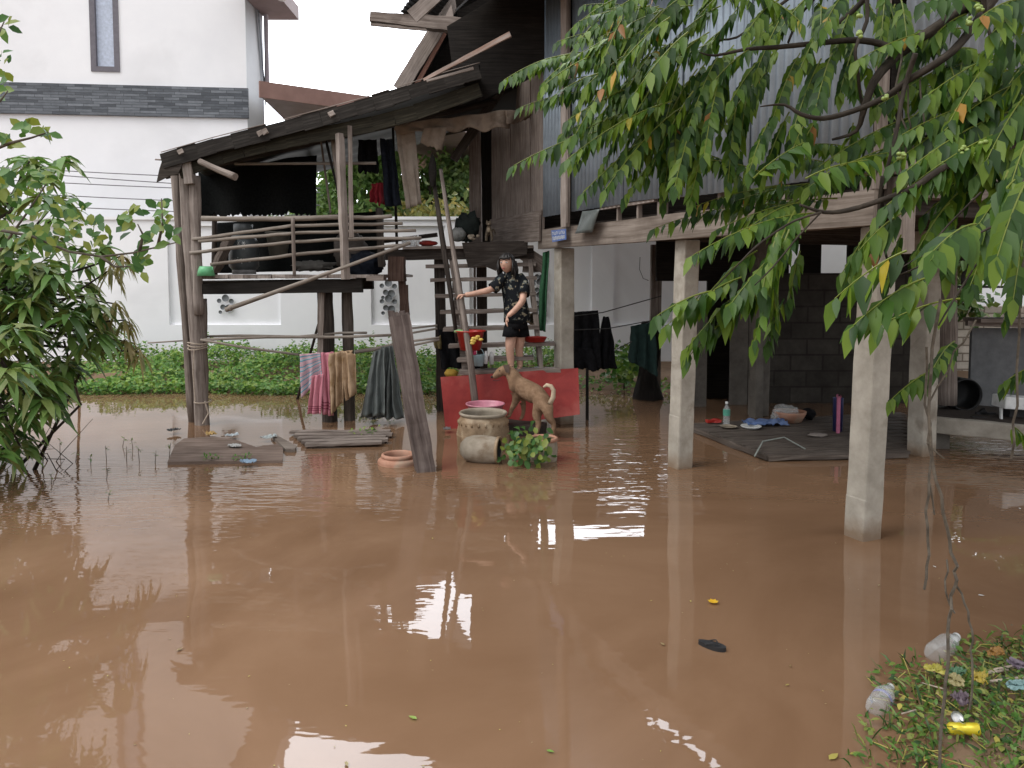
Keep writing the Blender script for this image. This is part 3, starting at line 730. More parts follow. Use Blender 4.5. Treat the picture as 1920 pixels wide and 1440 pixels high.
# ---------------------------------------------------------------- porch (kitchen platform with lean-to roof)
PB = wat(372, 796); YP = PB.y
porch = thing('kitchen_porch', 'rickety raised timber porch with a sagging dark lean-to roof and bamboo rails', 'porch', (PB.x, PB.y, 0))
M['wood_log'] = wood('split_log', (.12, .095, .08), (.27, .225, .20), (.42, .37, .335), gs=(2, 34, 1), bd=.008)
def plog(name, a, b_, r0, r1, mat='wood', **k):
    m = MB(); m.log(a, b_, r0, r1, **k); return m.build(name, M[mat], porch)
px = pxm(YP)
plog('corner_log', P(362, 800, YP + .15) , P(329, 330, YP + .15), 8 * px, 8 * px, jit=.25)
plog('corner_log', P(381, 805, YP) - V(0, 0, .25), P(344, 303, YP), 13 * px, 9.5 * px, 'wood_log', jit=.3, n=12, segs=14, bend=.02)
plog('corner_log', P(372, 590, YP - .03), P(364, 330, YP - .03), 9 * px, 10 * px, 'wood_log', jit=.35, n=12, segs=12)
plog('corner_log', P(386, 790, YP + .06) - V(0, 0, .2), P(378, 560, YP + .06), 7 * px, 8 * px, jit=.4, n=10, segs=10)
m = MB(); m.beam(P(357, 345, YP - .09), P(352, 303, YP - .09), .10, .09, segs=3, jit=.006); m.build('packing_block', M['wood_pale'], porch)
# roof of the lean-to : a sagging double sheet, front edge falls to the left
fr = [(300, 322, 300), (326, 280, 288), (400, 262, 272), (526, 230, 240), (600, 210, 219), (680, 186, 193), (770, 158, 163), (830, 138, 142), (888, 124, 128)]
def edge(u, Y, dz=0):
    x = 306 + (900 - 306) * u
    xs_ = [306, 400, 526, 600, 680, 770, 830, 900]; ys_ = [289, 262, 230, 210, 188, 160, 141, 122]
    for i in range(7):
        if x <= xs_[i + 1] + 1e-6:
            tt = (x - xs_[i]) / (xs_[i + 1] - xs_[i]); y = ys_[i] + (ys_[i + 1] - ys_[i]) * tt; break
    p = P(x, y, YP - .15); return Vector((p.x, p.y, p.z + dz))
def roof_fn(u, v):
    e = edge(u, 0); back = 2.6 * v
    ob = V(.0, back, -.12 * v - .06 * sin(pi * v) * u)
    return e + ob + V(-.1 * v, 0, .012 * sin(v * 40) + .01 * nz3((u * 9, v * 9, 0)))
m = MB(); m.grid(roof_fn, 48, 24, flip=True)
m.build('roof_sheet', M['zinc_shade'], porch, solid=.012)
M['fasc'] = wood('blackened_fascia', (.014, .012, .010), (.032, .028, .025), (.075, .066, .058))
# front fascia: two overlapping blackened boards
m = MB()
for i in range(18):
    u0, u1 = i / 18, (i + 1) / 18
    a = edge(u0, 0, -.075); b_ = edge(u1, 0, -.075); m.beam(a - V(0, .03, 0), b_ - V(0, .03, 0), .02, .15 + .015 * sin(i * 1.7), segs=1, jit=.003)
m.build('fascia_board', M['fasc'], porch)
m = MB()
for i in range(14):
    u0, u1 = .04 + i / 14 * .96, .04 + (i + 1) / 14 * .96
    a = edge(u0, 0, -.22 + .05 * sin(u0 * 6)); b_ = edge(u1, 0, -.22 + .05 * sin(u1 * 6)); m.beam(a + V(0, .06, 0), b_ + V(0, .06, 0), .02, .15, segs=1, jit=.006)
m.build('fascia_board', wood('mossy_board', (.014, .013, .009), (.034, .030, .021), (.075, .067, .046)), porch)
# torn triangular end of the roof at the far left
m = MB(); tri = [P(309, 287, YP - .17), P(345, 303, YP - .17), P(334, 326, YP - .17), P(318, 330, YP - .17), P(294, 342, YP - .17), P(299, 318, YP - .17)]
m.v += tri; m.face(list(range(6)), [(v.x, v.z) for v in tri]); m.build('torn_sheet', M['wood_dark'], porch, solid=.015)
m = MB(); m.log(P(291, 299, YP), P(330, 301, YP), .008, .008); m.build('rafter', M['wood'], porch)
plog('rafter', P(375, 303, YP - .2), P(441, 332, YP - .5), .03, .035, 'wood', jit=.15)
plog('purlin', P(310, 330, YP + .25), P(930, 190, YP + .9), .035, .035, 'wood_dark')
plog('purlin', P(340, 350, YP + 2.2), P(900, 236, YP + 2.2), .035, .035, 'wood_dark')
# pale pieces of wood nailed on the fascia
for (x, y) in ((338, 285), (486, 250), (495, 247), (620, 214)):
    m = MB(); m.beam(P(x - 3, y + 2, YP - .22), P(x + 6, y - 3, YP - .22), .02, .045, segs=1, jit=.008); m.build('nailed_scrap', M['wood_pale'], porch)
# loose battens lying over the upper end
m = MB(); m.beam(P(795, 150, YP - .35), P(957, 64, YP - .6), .025, .028, segs=8, jit=.003, h2=.05); tag(m.build('loose_batten', wood('orange_batten', (.30, .16, .11), (.36, .27, .23), (.45, .41, .38))), 'long loose batten sticking up from the top end of the porch roof', 'plank')
m = MB(); m.beam(P(800, 152, YP - .4), P(888, 128, YP - .4), .02, .025, segs=3, jit=.002); tag(m.build('loose_batten', M['wood_pale']), 'short thin batten lying just below the long loose batten on the porch roof', 'plank')
# dark sheets closing the gap between lean-to and house
m = MB(); g = [P(690, 208, YP + .7), P(905, 120, YP + .5), P(1000, 95, YP + .9), P(1022, 150, YP + 1.0), P(1000, 212, YP + 1.0), P(860, 222, YP + .9), P(760, 222, YP + .8)]
m.v += g; m.face(list(range(7)), [(a.x, a.z) for a in g]); m.build('awning_sheet', M['zinc_shade'], porch, solid=.01)
m = MB(); g = [P(838, 50, YP + .25), P(1021, -60, YP + .25), P(1021, 132, YP + .25), P(985, 152, YP + .25), P(938, 172, YP + .25), P(900, 190, YP + .25), P(850, 140, YP + .25)]
m.v += g; m.face(list(range(7)), [(a.x, a.z) for a in g]); m.build('hanging_sheet', M['wood_black'], sh, solid=.02)
m = MB(); m.grid(lambda u, v: edge(u, 0, .012) + V(0, -.05 + .04 * v, .01 * v), 40, 1); m.build('roof_lip', M['wood_pale'], porch, solid=.008)
# platform floor : planks and black edge beams (slopes up slightly to the right)
z0 = P(375, 523, YP).z
nx_ = 13
for i in range(nx_):
    xa = 376 + i * (720 - 376) / nx_; xb = 376 + (i + 1) * (720 - 376) / nx_
    a = P((xa + xb) / 2, 519 - (xa - 376) * .004, YP - .08); ww = (xb - xa) * px - .006
    m = MB(); m.beam(a, V(a.x, YP + 2.3, a.z + .0), ww, .03 + .012 * R(), segs=4, jit=.006); m.build('floor_plank', M['wood_pale' if i % 3 else 'wood'], porch)
m = MB(); m.beam(P(374, 542, YP), P(680, 535, YP), .1, 19 * px, segs=6, jit=.003, h2=26 * px); m.build('edge_beam', M['wood_black'], porch)
m = MB(); m.beam(P(380, 536, YP + 2), P(700, 532, YP + 2), .1, .14); m.build('edge_beam', M['wood_black'], porch)
m = MB(); m.beam(P(368, 540, YP), P(368, 540, YP) + V(0, 2.0, 0), .08, .13); m.build('edge_beam', M['wood_dark'], porch)
m = MB(); m.beam(P(690, 522, YP), P(722, 522, YP), .2, .05); m.build('floor_plank', M['wood'], porch)
# posts under the platform
def gp(x, y, Yd, mat, x2, y2, r, **k): plog('under_post', wat(x, y) - V(0, 0, .25), at(x2, y2, wat(x, y).y), r, r * .95, mat, **k)
gp(619, 790, 0, 'wood_dark', 609, 535, .085, jit=.2); gp(656, 788, 0, 'wood_mid', 650, 535, .062, jit=.15)
m = MB(); a = wat(606, 795); m.beam(at(600, 700, a.y), at(603, 548, a.y), .05, .06, segs=6, jit=.004); m.build('under_post', M['wood'], porch)
plog('brace', wat(545, 756) + V(0, .3, 0), at(608, 570, YP + .4), .018, .014, 'wood_dark')
# mid posts carrying the roof
m = MB(); m.beam(P(648, 524, YP - .15), P(637, 250, YP - .1), .07, .06, segs=10, jit=.004); m.build('rail_post', M['wood_pale'], porch)
m = MB(); m.beam(P(659, 446, YP - .2), P(656, 236, YP - .1), .045, .035, segs=8, jit=.003); m.build('rail_post', M['wood'], porch)
plog('rail_post', P(642, 400, YP + .1), P(627, 255, YP + .1), .03, .04, 'wood')
plog('rail_post', P(641, 390, YP + .2), P(608, 250, YP + .2), .014, .014, 'wood_black'); plog('rail_post', P(620, 400, YP + .5), P(600, 250, YP + .5), .012, .012)
plog('roof_post', P(588, 420, YP + 1.6), P(586, 250, YP + 1.6), .04, .04, 'wood_black')
plog('roof_post', P(459, 420, YP + 2.0), P(459, 290, YP + 2.0), .03, .03, 'wood_black')
plog('roof_post', P(402, 520, YP + 1.2), P(402, 400, YP + 1.2), .035, .03, 'wood_dark')
plog('roof_post', P(745, 480, YP + .9), P(735, 190, YP + .9), .018, .014, 'wood_black')
m = MB(); m.beam(P(716, 500, YP + .4), P(711, 390, YP + .4), .07, .07, segs=8, jit=.006); m.build('rail_post', M['wood_dark'], porch)
plog('rail_post', P(552, 518, YP - .12), P(549, 408, YP - .12), .018, .02)
# horizontal bamboo rails
rails = [((378, 410), (520, 410), (650, 407), 5), ((360, 449), (480, 432), (545, 424), (640, 421), (755, 419), 3.2), ((372, 452), (480, 443), (560, 436), (640, 434), (780, 432), 3.2),
         ((356, 474), (470, 461), (560, 453), (650, 448), (790, 446), 3.2), ((395, 496), (480, 486), (560, 477), (650, 468), (755, 460), 3.4), ((640, 408), (700, 408), (735, 405), 4)]
for r in rails:
    m = MB(); q = [P(x, y, YP - .1 + .15 * (i / (len(r) - 1))) for i, (x, y) in enumerate(r[:-1])]
    qq = []
    for i in range(len(q) - 1):
        for k in range(4): qq.append(q[i].lerp(q[i + 1], k / 4) + V(0, 0, U(-.004, .004)))
    qq.append(q[-1]); m.tube(qq, r[-1] * px, 7, .15); m.build('rail', M['pole'], porch)
plog('hanging_bar', P(440, 307, YP + .3), P(705, 306, YP + .3), .016, .016, 'pole')
m = MB(); q = [P(423, 581, YP - .3), P(640, 503, YP - .25), P(770, 455, YP - .2)]; m.tube([q[0], q[0].lerp(q[1], .5), q[1], q[2]], [.026, .024, .02, .018], 8, .12); m.lathe(q[0] + V(.05, 0, .02), [(.02, -.03), (.034, 0), (.02, .03)], 8, axis=(.9, 0, .4)); tag(m.build('bamboo_pole', M['pole']), 'long slanting bamboo pole leaning across the front edge of the porch floor', 'pole')
# washing rails low under the porch
lows = [((277, 643), (372, 637), 1.6, .4), ((375, 631), (450, 629), (560, 631), (640, 624), (688, 624), 2.4, .1), ((378, 637), (500, 632), (600, 632), (640, 632), (740, 628), 3, .0), ((376, 637), (460, 652), (560, 665), 2.6, -.1), ((665, 660), (700, 655), (760, 642), 4, .2), ((760, 617), (820, 610), 2.2, .3), ((768, 625), (820, 616), 2.2, .3), ((770, 640), (824, 633), 2.4, .1), ((770, 648), (824, 637), 2.4, .1)]
labs = ['thin cane poking out left of the porch corner log', 'upper of two bamboo canes crossing behind the porch posts', 'thick bamboo cane tied level between porch posts', 'bamboo cane sloping down to the striped towel', 'thick cane above the grey tarpaulin', 'topmost of four canes behind the slanting broken post', 'second highest of four canes behind the slanting broken post', 'third of four canes right of the slanting broken post', 'lowest of four canes right of the slanting broken post']
for r, lb in zip(lows, labs):
    m = MB(); q = [P(x, y, YP + r[-1]) for (x, y) in r[:-2]]; m.tube(q, r[-2] * px, 6, .12)
    tag(m.build('cane_rail', M['pole']), lb, 'pole', 'horizontal canes under the porch')
# rope ties on the corner log
m = MB(); c0 = P(370, 650, YP)
for k in range(3):
    c = P(371, 643 + k * 5, YP); m.tube([c + V(cos(a) * .1, sin(a) * .1, .01 * sin(a * 2 + k)) for a in [i * pi / 6 for i in range(13)]], .007, 5)
c = P(380, 752, YP); m.tube([c + V(cos(a) * .085, sin(a) * .085, .01 * sin(a)) for a in [i * pi / 6 for i in range(13)]], .007, 5)
m.tube([P(364, 655, YP - .1), P(362, 700, YP - .09), P(366, 752, YP - .1)], .006, 5)
m.tube([P(384, 752, YP - .1), P(391, 775, YP - .1), P(380, 795, YP - .12)], .008, 5)
tag(m.build('rope_tie', M['rope']), 'pale rope wound and knotted round the porch corner log', 'rope')

# landing deck between porch and house
m0 = MB(); YL = 8.9
land = thing('landing_deck', 'timber landing at the top of the stairs beside the house wall', 'deck', tuple(P(850, 470, YL)))
for i in range(5):
    m = MB(); m.beam(P(757, 465 + i * .5, YL + i * .22), P(1000, 463, YL + i * .22), .2, .03, segs=5, jit=.004); m.build('floor_plank', M['wood_pale' if i == 0 else 'wood'], land)
m = MB(); m.beam(P(722, 478, YL), P(1000, 475, YL), .1, .12, segs=6, jit=.004); m.build('edge_beam', M['wood_dark'], land)
m = MB(); m.beam(P(830, 800, YL + .1), P(824, 475, YL + .1), .12, .12, segs=8, jit=.005); m.build('support_post', M['wood_dark'], land)
m = MB(); m.beam(P(905, 790, YL + .9), P(903, 475, YL + .9), .13, .13, segs=8, jit=.004); m.build('support_post', M['wood_dark'], land)
m = MB(); m.beam(P(891, 800, YL + .95), P(890, 475, YL + .95), .04, .03, segs=8, jit=.002); m.build('support_post', M['wood_pale'], land)
m = MB(); m.beam(P(820, 440, YL + 1.2), P(640, 462, YL + 1.2), .06, .05, segs=4, jit=.003); m.build('edge_beam', M['wood_dark'], land)
# hanging dark boards and old sacking under the landing
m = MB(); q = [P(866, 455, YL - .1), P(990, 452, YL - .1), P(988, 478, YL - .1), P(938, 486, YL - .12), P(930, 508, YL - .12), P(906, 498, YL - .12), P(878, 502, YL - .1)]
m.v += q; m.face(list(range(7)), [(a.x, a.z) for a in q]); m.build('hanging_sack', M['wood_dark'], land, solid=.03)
m = MB(); m.beam(P(975, 470, YL), P(1022, 500, YL), .04, .16, segs=3, jit=.01); m.beam(P(980, 500, YL + .05), P(1020, 500, YL + .05), .04, .13, segs=3, jit=.006); m.build('hanging_board', M['wood'], land)
# broken house post left of landing
q = P(736, 800, YP + .35); m = MB(); m.beam(P(762, 700, YP + .35), P(757, 535, YP + .35), .06, .10, segs=6, jit=.006); m.beam(P(745, 600, YP + .3), P(738, 482, YP + .3), .17, .15, segs=6, jit=.008) if False else None
m.beam(P(745, 527, YP + .33), P(745, 482, YP + .33), .19, .17, segs=3, jit=.006); m.beam(P(757, 570, YP + .36), P(750, 490, YP + .36), .09, .07, segs=4, jit=.005)
m.build('hanging_post', wood('red_brown_post', (.06, .035, .028), (.11, .07, .055), (.17, .12, .10)), porch)

# ---------------------------------------------------------------- stairs
st = thing('wooden_stairs', 'open plank stairs with uneven grey treads climbing to the landing', 'stairs', tuple(wat(930, 790)))
tr = [(498, 800, 1004, 8.95), (523, 808, 1006, 8.82), (553, 816, 1005, 8.69), (583, 826, 1006, 8.56), (615, 832, 1010, 8.43), (646, 842, 1040, 8.3), (672, 858, 1000, 8.2), (695, 862, 1050, 8.1)]
for i, (y, xa, xb, Y) in enumerate(tr):
    m = MB(); m.beam(P(xa, y + 2, Y), P(xb, y - 2, Y), .2, 8.5 * pxm(Y) - .01, segs=9, jit=.004); m.build('tread', M['wood'], st)
for x0_, x1_ in ((873, 845), (1003, 992)):
    m = MB()
    a = P(x0_ + 14, 720, 8.1); b_ = P(x1_, 480, 9.0); m.beam(a, b_, .05, .17, up=(0, -1, .6), segs=9, jit=.005)
    if x0_ == 873:
        for (y, xa, xb, Y) in tr[1:]: m.beam(P(x0_ - (700 - y) * .12 - 4, y + 17, Y + .03), P(x0_ - (700 - y) * .12 + 14, y + 17, Y + .03), .06, .13, segs=1, jit=.008)
    m.build('stringer', M['wood'], st)
# two long poles used as handrail
m = MB(); q = [P(893, 768, 7.75), P(880, 660, 7.85), P(862, 545, 7.95), P(845, 440, 8.1), P(826, 318, 8.35)]
m.tube(q, [.036, .036, .028, .024, .02], 9, .22); tag(m.build('handrail_pole', M['wood']), 'long knotty pole the girl holds, rising from the basin past the stairs', 'pole')
m = MB(); q = [P(857, 640, 8.2), P(846, 560, 8.2), P(833, 470, 8.25), P(812, 330, 8.4)]; m.tube(q, [.02, .024, .03, .022], 8, .25); tag(m.build('handrail_pole', M['wood_dark']), 'shorter dark pole behind the handrail pole on the stairs', 'pole')
# ================================================================ things
def single(mb, name, mat, label, cat, group=None, **k):
    return tag(mb.build(name, mat, **k), label, cat, group)
def cloth(mb, A, B, C, D, folds=4, amp=.03, nu=28, nv=22, ragged=.0, sd=0, pinch=0.0, mi=0, outw=V(0, -1, 0)):
    """hanging cloth: A,B top corners, C,D bottom corners (right, left)"""
    A, B, C, D = map(Vector, (A, B, C, D))
    def fn(u, v):
        vv = v * (1 + ragged * nz3((u * 7, sd, 0)))
        p = A.lerp(B, u).lerp(D.lerp(C, u), vv)
        f = sin(u * folds * 2 * pi + sd + 1.2 * nz3((u * 3, v * 1.5, sd))) * amp * (.35 + .65 * v)
        return p + outw * f + V(.5 * amp * nz3((u * 4, v * 3, sd + 3)), 0, .3 * amp * nz3((u * 5, v * 2, sd)))
    mb.grid(fn, nu, nv, mi)

# ---- red board standing in the water
m = MB(); BY = 7.92
tl = at(826, 707, BY + .06); tr_ = at(1084, 690, BY + .10); br_ = at(1087, 777, BY); bl = at(836, 812, BY)
def rb(u, v):
    return bl.lerp(br_, u).lerp(tl.lerp(tr_, u), v) + V(0, .010 * sin(u * 3), 0)
m.grid(rb, 1, 1, sm=False)
redm = rough_mat('faded_red_board', (.20, .014, .012), (.30, .032, .026), 5, .5, .2, .003, .4, c3=(.35, .075, .06), sc3=2.2)
single(m, 'red_board', redm, 'large red board standing on edge in the water behind the dog', 'board', solid=.02, bev=.004)
m = MB(); m.tube([at(1038, 696, 8.2), at(1044, 730, 8.2), at(1048, 755, 8.2)], .011, 6); single(m, 'thin_stick', M['rope'], 'thin pale stick hanging down in front of the right end of the red board', 'stick')

# ---- big clay jar
jc = wat(906, 838); JY = jc.y
jr = thing('clay_jar', 'big ribbed brown clay water jar standing in the flood in front of the red board', 'jar', (jc.x, JY, 0))
k = pxm(JY); R0 = 50 * k
zr = at(906, 773, JY).z
prof = [(R0 * .62, -.35), (R0 * .86, -.12), (R0 * .97, .02), (R0, .12)]
for i in range(5): prof += [(R0 * (1.0 + .012 - .012 * i), .13 + .02 * i), (R0 * (.975 - .012 * i), .138 + .02 * i)]
prof += [(R0 * .955, .25), (R0 * .92, zr - .06), (R0 * .84, zr - .028)]
m = MB(); m.lathe((0, 0, 0), prof, 40, jit=.02); 
for v in m.v: v += Vector((jc.x, JY, 0))
for i in range(22):
    an = 2 * pi * i / 22; d = V(cos(an), sin(an), 0); m.ball(V(jc.x, JY, zr - .085) + d * R0 * .925, .013, 8, 6, (1, 1, 1.8))
m.build('jar_body', M['clay_jar'], jr)
m = MB(); m.lathe((jc.x, JY, zr - .028), [(R0 * .84, 0), (R0 * .90, .012), (R0 * .92, .026), (R0 * .88, .036), (R0 * .80, .03), (R0 * .78, .0), (R0 * .86, -.08), (R0 * .9, -.3)], 40, jit=.01); m.build('jar_rim', M['grey_pot'], jr)
m = MB(); m.lathe((jc.x, JY, .08), [(0, 0), (R0 * .95, 0)], 24); m.build('water_inside', M['black'], jr)
# ---- pink basin behind it
b0 = wat(910, 790); bY = 7.5; zb = at(910, 757, bY).z; rr = 36 * pxm(bY)
m = MB(); m.lathe((at(910, 757, bY).x, bY, zb - .16), [(0, 0), (rr * .72, 0), (rr * .75, .01), (rr * .95, .15), (rr * 1.03, .155), (rr * 1.04, .165), (rr * .96, .165), (rr * .93, .15), (rr * .73, .03), (0, .025)], 36)
single(m, 'wash_basin', plain('pink_plastic', (.50, .20, .26), .4), 'pink plastic basin with the pole standing in it, behind the clay jar', 'basin')
# ---- grey pot lying on its side
tc_ = wat(900, 866); k = pxm(tc_.y); rr = 26 * k
ax = V(.97, -.22, .0).normalized(); c = V(at(862, 842, tc_.y).x, tc_.y + .06, .105)
tp = thing('tipped_pot', 'muddy grey round pot lying on its side half sunk in front of the clay jar', 'pot', (c.x, c.y, 0))
m = MB(); prof = [(0, 0), (rr * .45, .01), (rr * .8, .05), (rr * .98, .12), (rr * 1.02, .19), (rr * .98, .27), (rr * .92, .325)]
m.lathe(c, prof, 30, axis=ax, jit=.03, sq=(1.02, 1.0)); m.build('pot_body', M['grey_pot'], tp)
m = MB(); m.lathe(c + ax * .325, [(rr * .92, 0), (rr * 1.0, .006), (rr * 1.0, .025), (rr * .90, .03), (rr * .82, .015), (rr * .7, -.05), (0, -.1)], 30, axis=ax, mis=[0, 0, 0, 0, 1, 1]); m.build('pot_rim', [M['clay_jar'], M['black']], tp)
# ---- round terracotta pot sunk to its rim
q = wat(747, 868); k = pxm(q.y); rr = 38 * k
tp = thing('sunken_pot', 'terracotta pot sunk to its rim beside the foot of the slanting post', 'pot', (q.x, q.y, 0))
m = MB(); m.lathe((q.x, q.y, 0), [(rr * .9, -.3), (rr, -.04), (rr * 1.02, .02), (rr * .99, .035), (rr * .90, .045), (rr * .80, .05)], 32, jit=.03); m.build('pot_body', M['terracotta'], tp)
m = MB(); m.lathe((q.x, q.y, .05), [(rr * .80, 0), (rr * .86, .012), (rr * .82, .03), (rr * .74, .034), (rr * .68, .02), (rr * .66, -.01), (rr * .78, -.25)], 32, jit=.02); m.build('pot_rim', M['terracotta'], tp)
m = MB(); m.lathe((q.x, q.y, .012), [(0, 0), (rr * .72, 0)], 20); m.build('water_inside', M['black'], tp)
# ---- slanting broken post
a = wat(797, 882); b_ = at(748, 592, a.y + .15)
m = MB(); m.beam(a + (a - b_) * .12, b_, 35 * pxm(a.y), 30 * pxm(a.y), segs=16, jit=.005, w2=38 * pxm(a.y), h2=.10, up=(.3, -1, 0))
for s_ in range(5):   # splintered top
    m.beam(b_ + V(-.06 + s_ * .03, 0, -.02), b_ + V(-.065 + s_ * .03, 0, .02 + .03 * R()), .028, .05, segs=1, jit=.004)
m.beam(at(757, 600, a.y + .17), at(757, 540, a.y + .17), .035, .05, segs=3, jit=.006, w2=.02) if False else None
single(m, 'slanting_post', wood('wet_old_post', (.06, .045, .04), (.135, .105, .095), (.235, .195, .175), gs=(2, 30, 1), bd=.01), 'thick broken timber post leaning left out of the water', 'post')

# ---- potted plant on the right of the jars
q = wat(1018, 862); k = pxm(q.y); rr = 28 * k
pp = thing('potted_plant', 'terracotta pot in the water with round leaved creeper spilling over its left side', 'plant', (q.x, q.y, 0))
zt = at(1015, 820, q.y).z
m = MB(); m.lathe((q.x, q.y, 0), [(rr * .8, -.2), (rr * .95, 0), (rr, .1), (rr * .95, zt - .03)], 26, jit=.03); m.build('pot_body', M['grey_pot'], pp)
m = MB(); m.lathe((q.x, q.y, zt - .03), [(rr * .95, 0), (rr * 1.02, .01), (rr * 1.0, .03), (rr * .88, .035), (rr * .82, .02), (rr * .8, -.03), (0, -.04)], 26, mis=[0, 0, 0, 0, 1, 1]); m.build('pot_rim', [M['terracotta'], M['mud']], pp)
m = MB()
for i in range(150):
    px_ = random.gauss(990, 24); py_ = random.gauss(838, 15)
    if px_ < 940 or px_ > 1034 or py_ < 800 or py_ > 868: continue
    p = at(px_, py_, q.y - .1 - .25 * R())
    if p.z < .01: p.z = .01 + .03 * R()
    m.leaf(p, (U(-1, 1), U(-1, .3), U(-.7, .4)), (U(-.4, .4), -1, U(.2, 1)), U(.045, .075), U(.04, .055), .3, .15, shape=.5)
for i in range(8):
    p0 = at(960 + 5 * i, 800 + R() * 20, q.y); m.leaf(p0, (U(-.5, .2), 0, .8), (0, -1, .2), U(.12, .2), .03, .8, .2)
m.build('leaves', M['leaf_lime'], pp)
# submerged ledge the dog's front paws stand on
m = MB(); c = at(965, 783, 7.75); m.beam(V(c.x - .12, 7.75, .055), V(c.x + .28, 7.6, .05), .28, .1, segs=4, jit=.008); m.beam(V(c.x - .06, 7.75, -.3), V(c.x - .06, 7.75, .01), .1, .1); m.beam(V(c.x + .22, 7.62, -.3), V(c.x + .22, 7.62, .01), .1, .1)
single(m, 'low_bench', M['wood_dark'], 'dark low bench awash in the flood under the paws of the dog', 'bench')

# ---- skin-modifier figures
def skin(pts, edges, root=0, sub=2, sm=.6):
    me = bpy.data.meshes.new("tmp"); me.from_pydata([p[0] for p in pts], edges, [])
    ob = bpy.data.objects.new("tmp", me); COL.objects.link(ob)
    sk = ob.modifiers.new("s", 'SKIN'); sk.use_smooth_shade = True; sk.branch_smoothing = sm
    if not me.skin_vertices: me.skin_vertices.new()
    for i, p in enumerate(pts):
        r = p[1]; d = me.skin_vertices[0].data[i]
        d.radius = r if hasattr(r, '__len__') else (r, r); d.use_root = (i == root)
    ss = ob.modifiers.new("u", 'SUBSURF'); ss.levels = sub; ss.render_levels = sub
    bpy.context.view_layer.update()
    dg = bpy.context.evaluated_depsgraph_get(); r = bpy.data.meshes.new_from_object(ob.evaluated_get(dg))
    bpy.data.objects.remove(ob); bpy.data.meshes.remove(me); return r

# girl : stands on a low tread, facing left, right arm out to the pole
GY = 8.05
def gq(x, y, dy=0.0): return at(x, y, GY + dy)
foot = gq(960, 697)
girl = thing('person', 'girl in dark patterned shirt and black shorts on the stairs, reaching for a pole', 'person', (foot.x, GY, foot.z))
g1 = [(gq(968, 605), (.082, .075)),    # 0 pelvis
      (gq(968, 575), (.075, .065)),    # 1 waist
      (gq(964, 545), (.082, .07)),     # 2 chest
      (gq(960, 522), (.07, .055)),     # 3 upper chest
      (gq(956, 511), (.036, .034)),    # 4 neck
      (gq(953, 501, -.02), (.034, .034)),    # 5 neck top
      (gq(942, 519, -.03), (.036, .036)),    # 6 R shoulder
      (gq(930, 538, -.06), (.030, .030)),    # 7 R upper
      (gq(914, 545, -.10), (.026, .026)),   # 8 R elbow
      (gq(885, 551, -.12), (.020, .020)),   # 9
      (gq(871, 553, -.13), (.017, .019)),   # 10 wrist
      (gq(978, 520, .0), (.036, .036)),    # 11 L shoulder
      (gq(982, 545, -.08), (.032, .032)),    # 12
      (gq(980, 565, -.16), (.027, .027)),    # 13 L elbow
      (gq(965, 582, -.21), (.023, .023)),    # 14
      (gq(951, 594, -.22), (.017, .019)),    # 15 wrist
      (gq(959, 618, -.01), (.060, .06)),    # 16 R hip
      (gq(957, 642, -.02), (.048, .05)),    # 17
      (gq(956, 656, -.02), (.036, .038)),   # 18 knee
      (gq(957, 670, .0), (.035, .036)),     # 19 calf
      (gq(959, 690, .0), (.021, .024)),     # 20 ankle
      (gq(976, 618, .04), (.058, .06)),     # 21 L hip
      (gq(975, 640, .06), (.045, .048)),    # 22
      (gq(973, 656, .08), (.034, .036)),    # 23
      (gq(975, 672, .10), (.032, .034)),    # 24
      (gq(975, 688, .10), (.021, .023)),    # 25
      (gq(952, 696, -.09), (.020, .014)),   # 26 R toes
      (gq(970, 695, .02), (.020, .014))]    # 27 L toes
e1 = [(0, 1), (1, 2), (2, 3), (3, 4), (4, 5), (3, 6), (6, 7), (7, 8), (8, 9), (9, 10), (3, 11), (11, 12), (12, 13), (13, 14), (14, 15), (0, 16), (16, 17), (17, 18), (18, 19), (19, 20), (0, 21), (21, 22), (22, 23), (23, 24), (24, 25), (20, 26), (25, 27)]
RG = [1.25] * 4 + [1.3, 1.3] + [1.35] * 5 + [1.35] * 5 + [1.28] * 12
g1 = [(p_, (r_[0] * f_, r_[1] * f_)) for (p_, r_), f_ in zip(g1, RG)]
body = skin(g1, e1)
m = MB(); m.add_mesh(body)
# hands : palm + four fingers + thumb
def hand(mb, wr, d, up, curl, sc=1.0):
    d = d.normalized(); up = (up - d * up.dot(d)).normalized(); sd = d.cross(up)
    mb.tube([wr - d * .01, wr + d * .02 * sc, wr + d * .05 * sc, wr + d * .062 * sc], [.015 * sc, .021 * sc, .023 * sc, .017 * sc], 10, flat=.6)
    for i, (o, L) in enumerate(((-.015, .040), (-.005, .046), (.005, .044), (.015, .034))):
        b0 = wr + d * .058 * sc + sd * o * sc; pts = [b0]; dd = d.copy()
        for j in range(3):
            dd = (dd - up * curl * (.7 + .15 * i)).normalized(); pts.append(pts[-1] + dd * L * sc / 2.6)
        mb.tube(pts, [.0075 * sc, .007 * sc, .0062 * sc, .005 * sc], 6)
    b0 = wr + d * .022 * sc - sd * .018 * sc; mb.tube([b0, b0 + (d * .6 - sd * .8) * .022 * sc, b0 + (d * .95 - sd * .7 - up * curl * .5) * .04 * sc], [.0095 * sc, .0085 * sc, .006 * sc], 6)
hand(m, g1[10][0], g1[10][0] - g1[9][0] + V(0, 0, .0), V(0, -.5, 1), .75, .95)
hand(m, g1[15][0], V(-.15, -.25, -1), V(-1, -.4, 0), .25, .95)
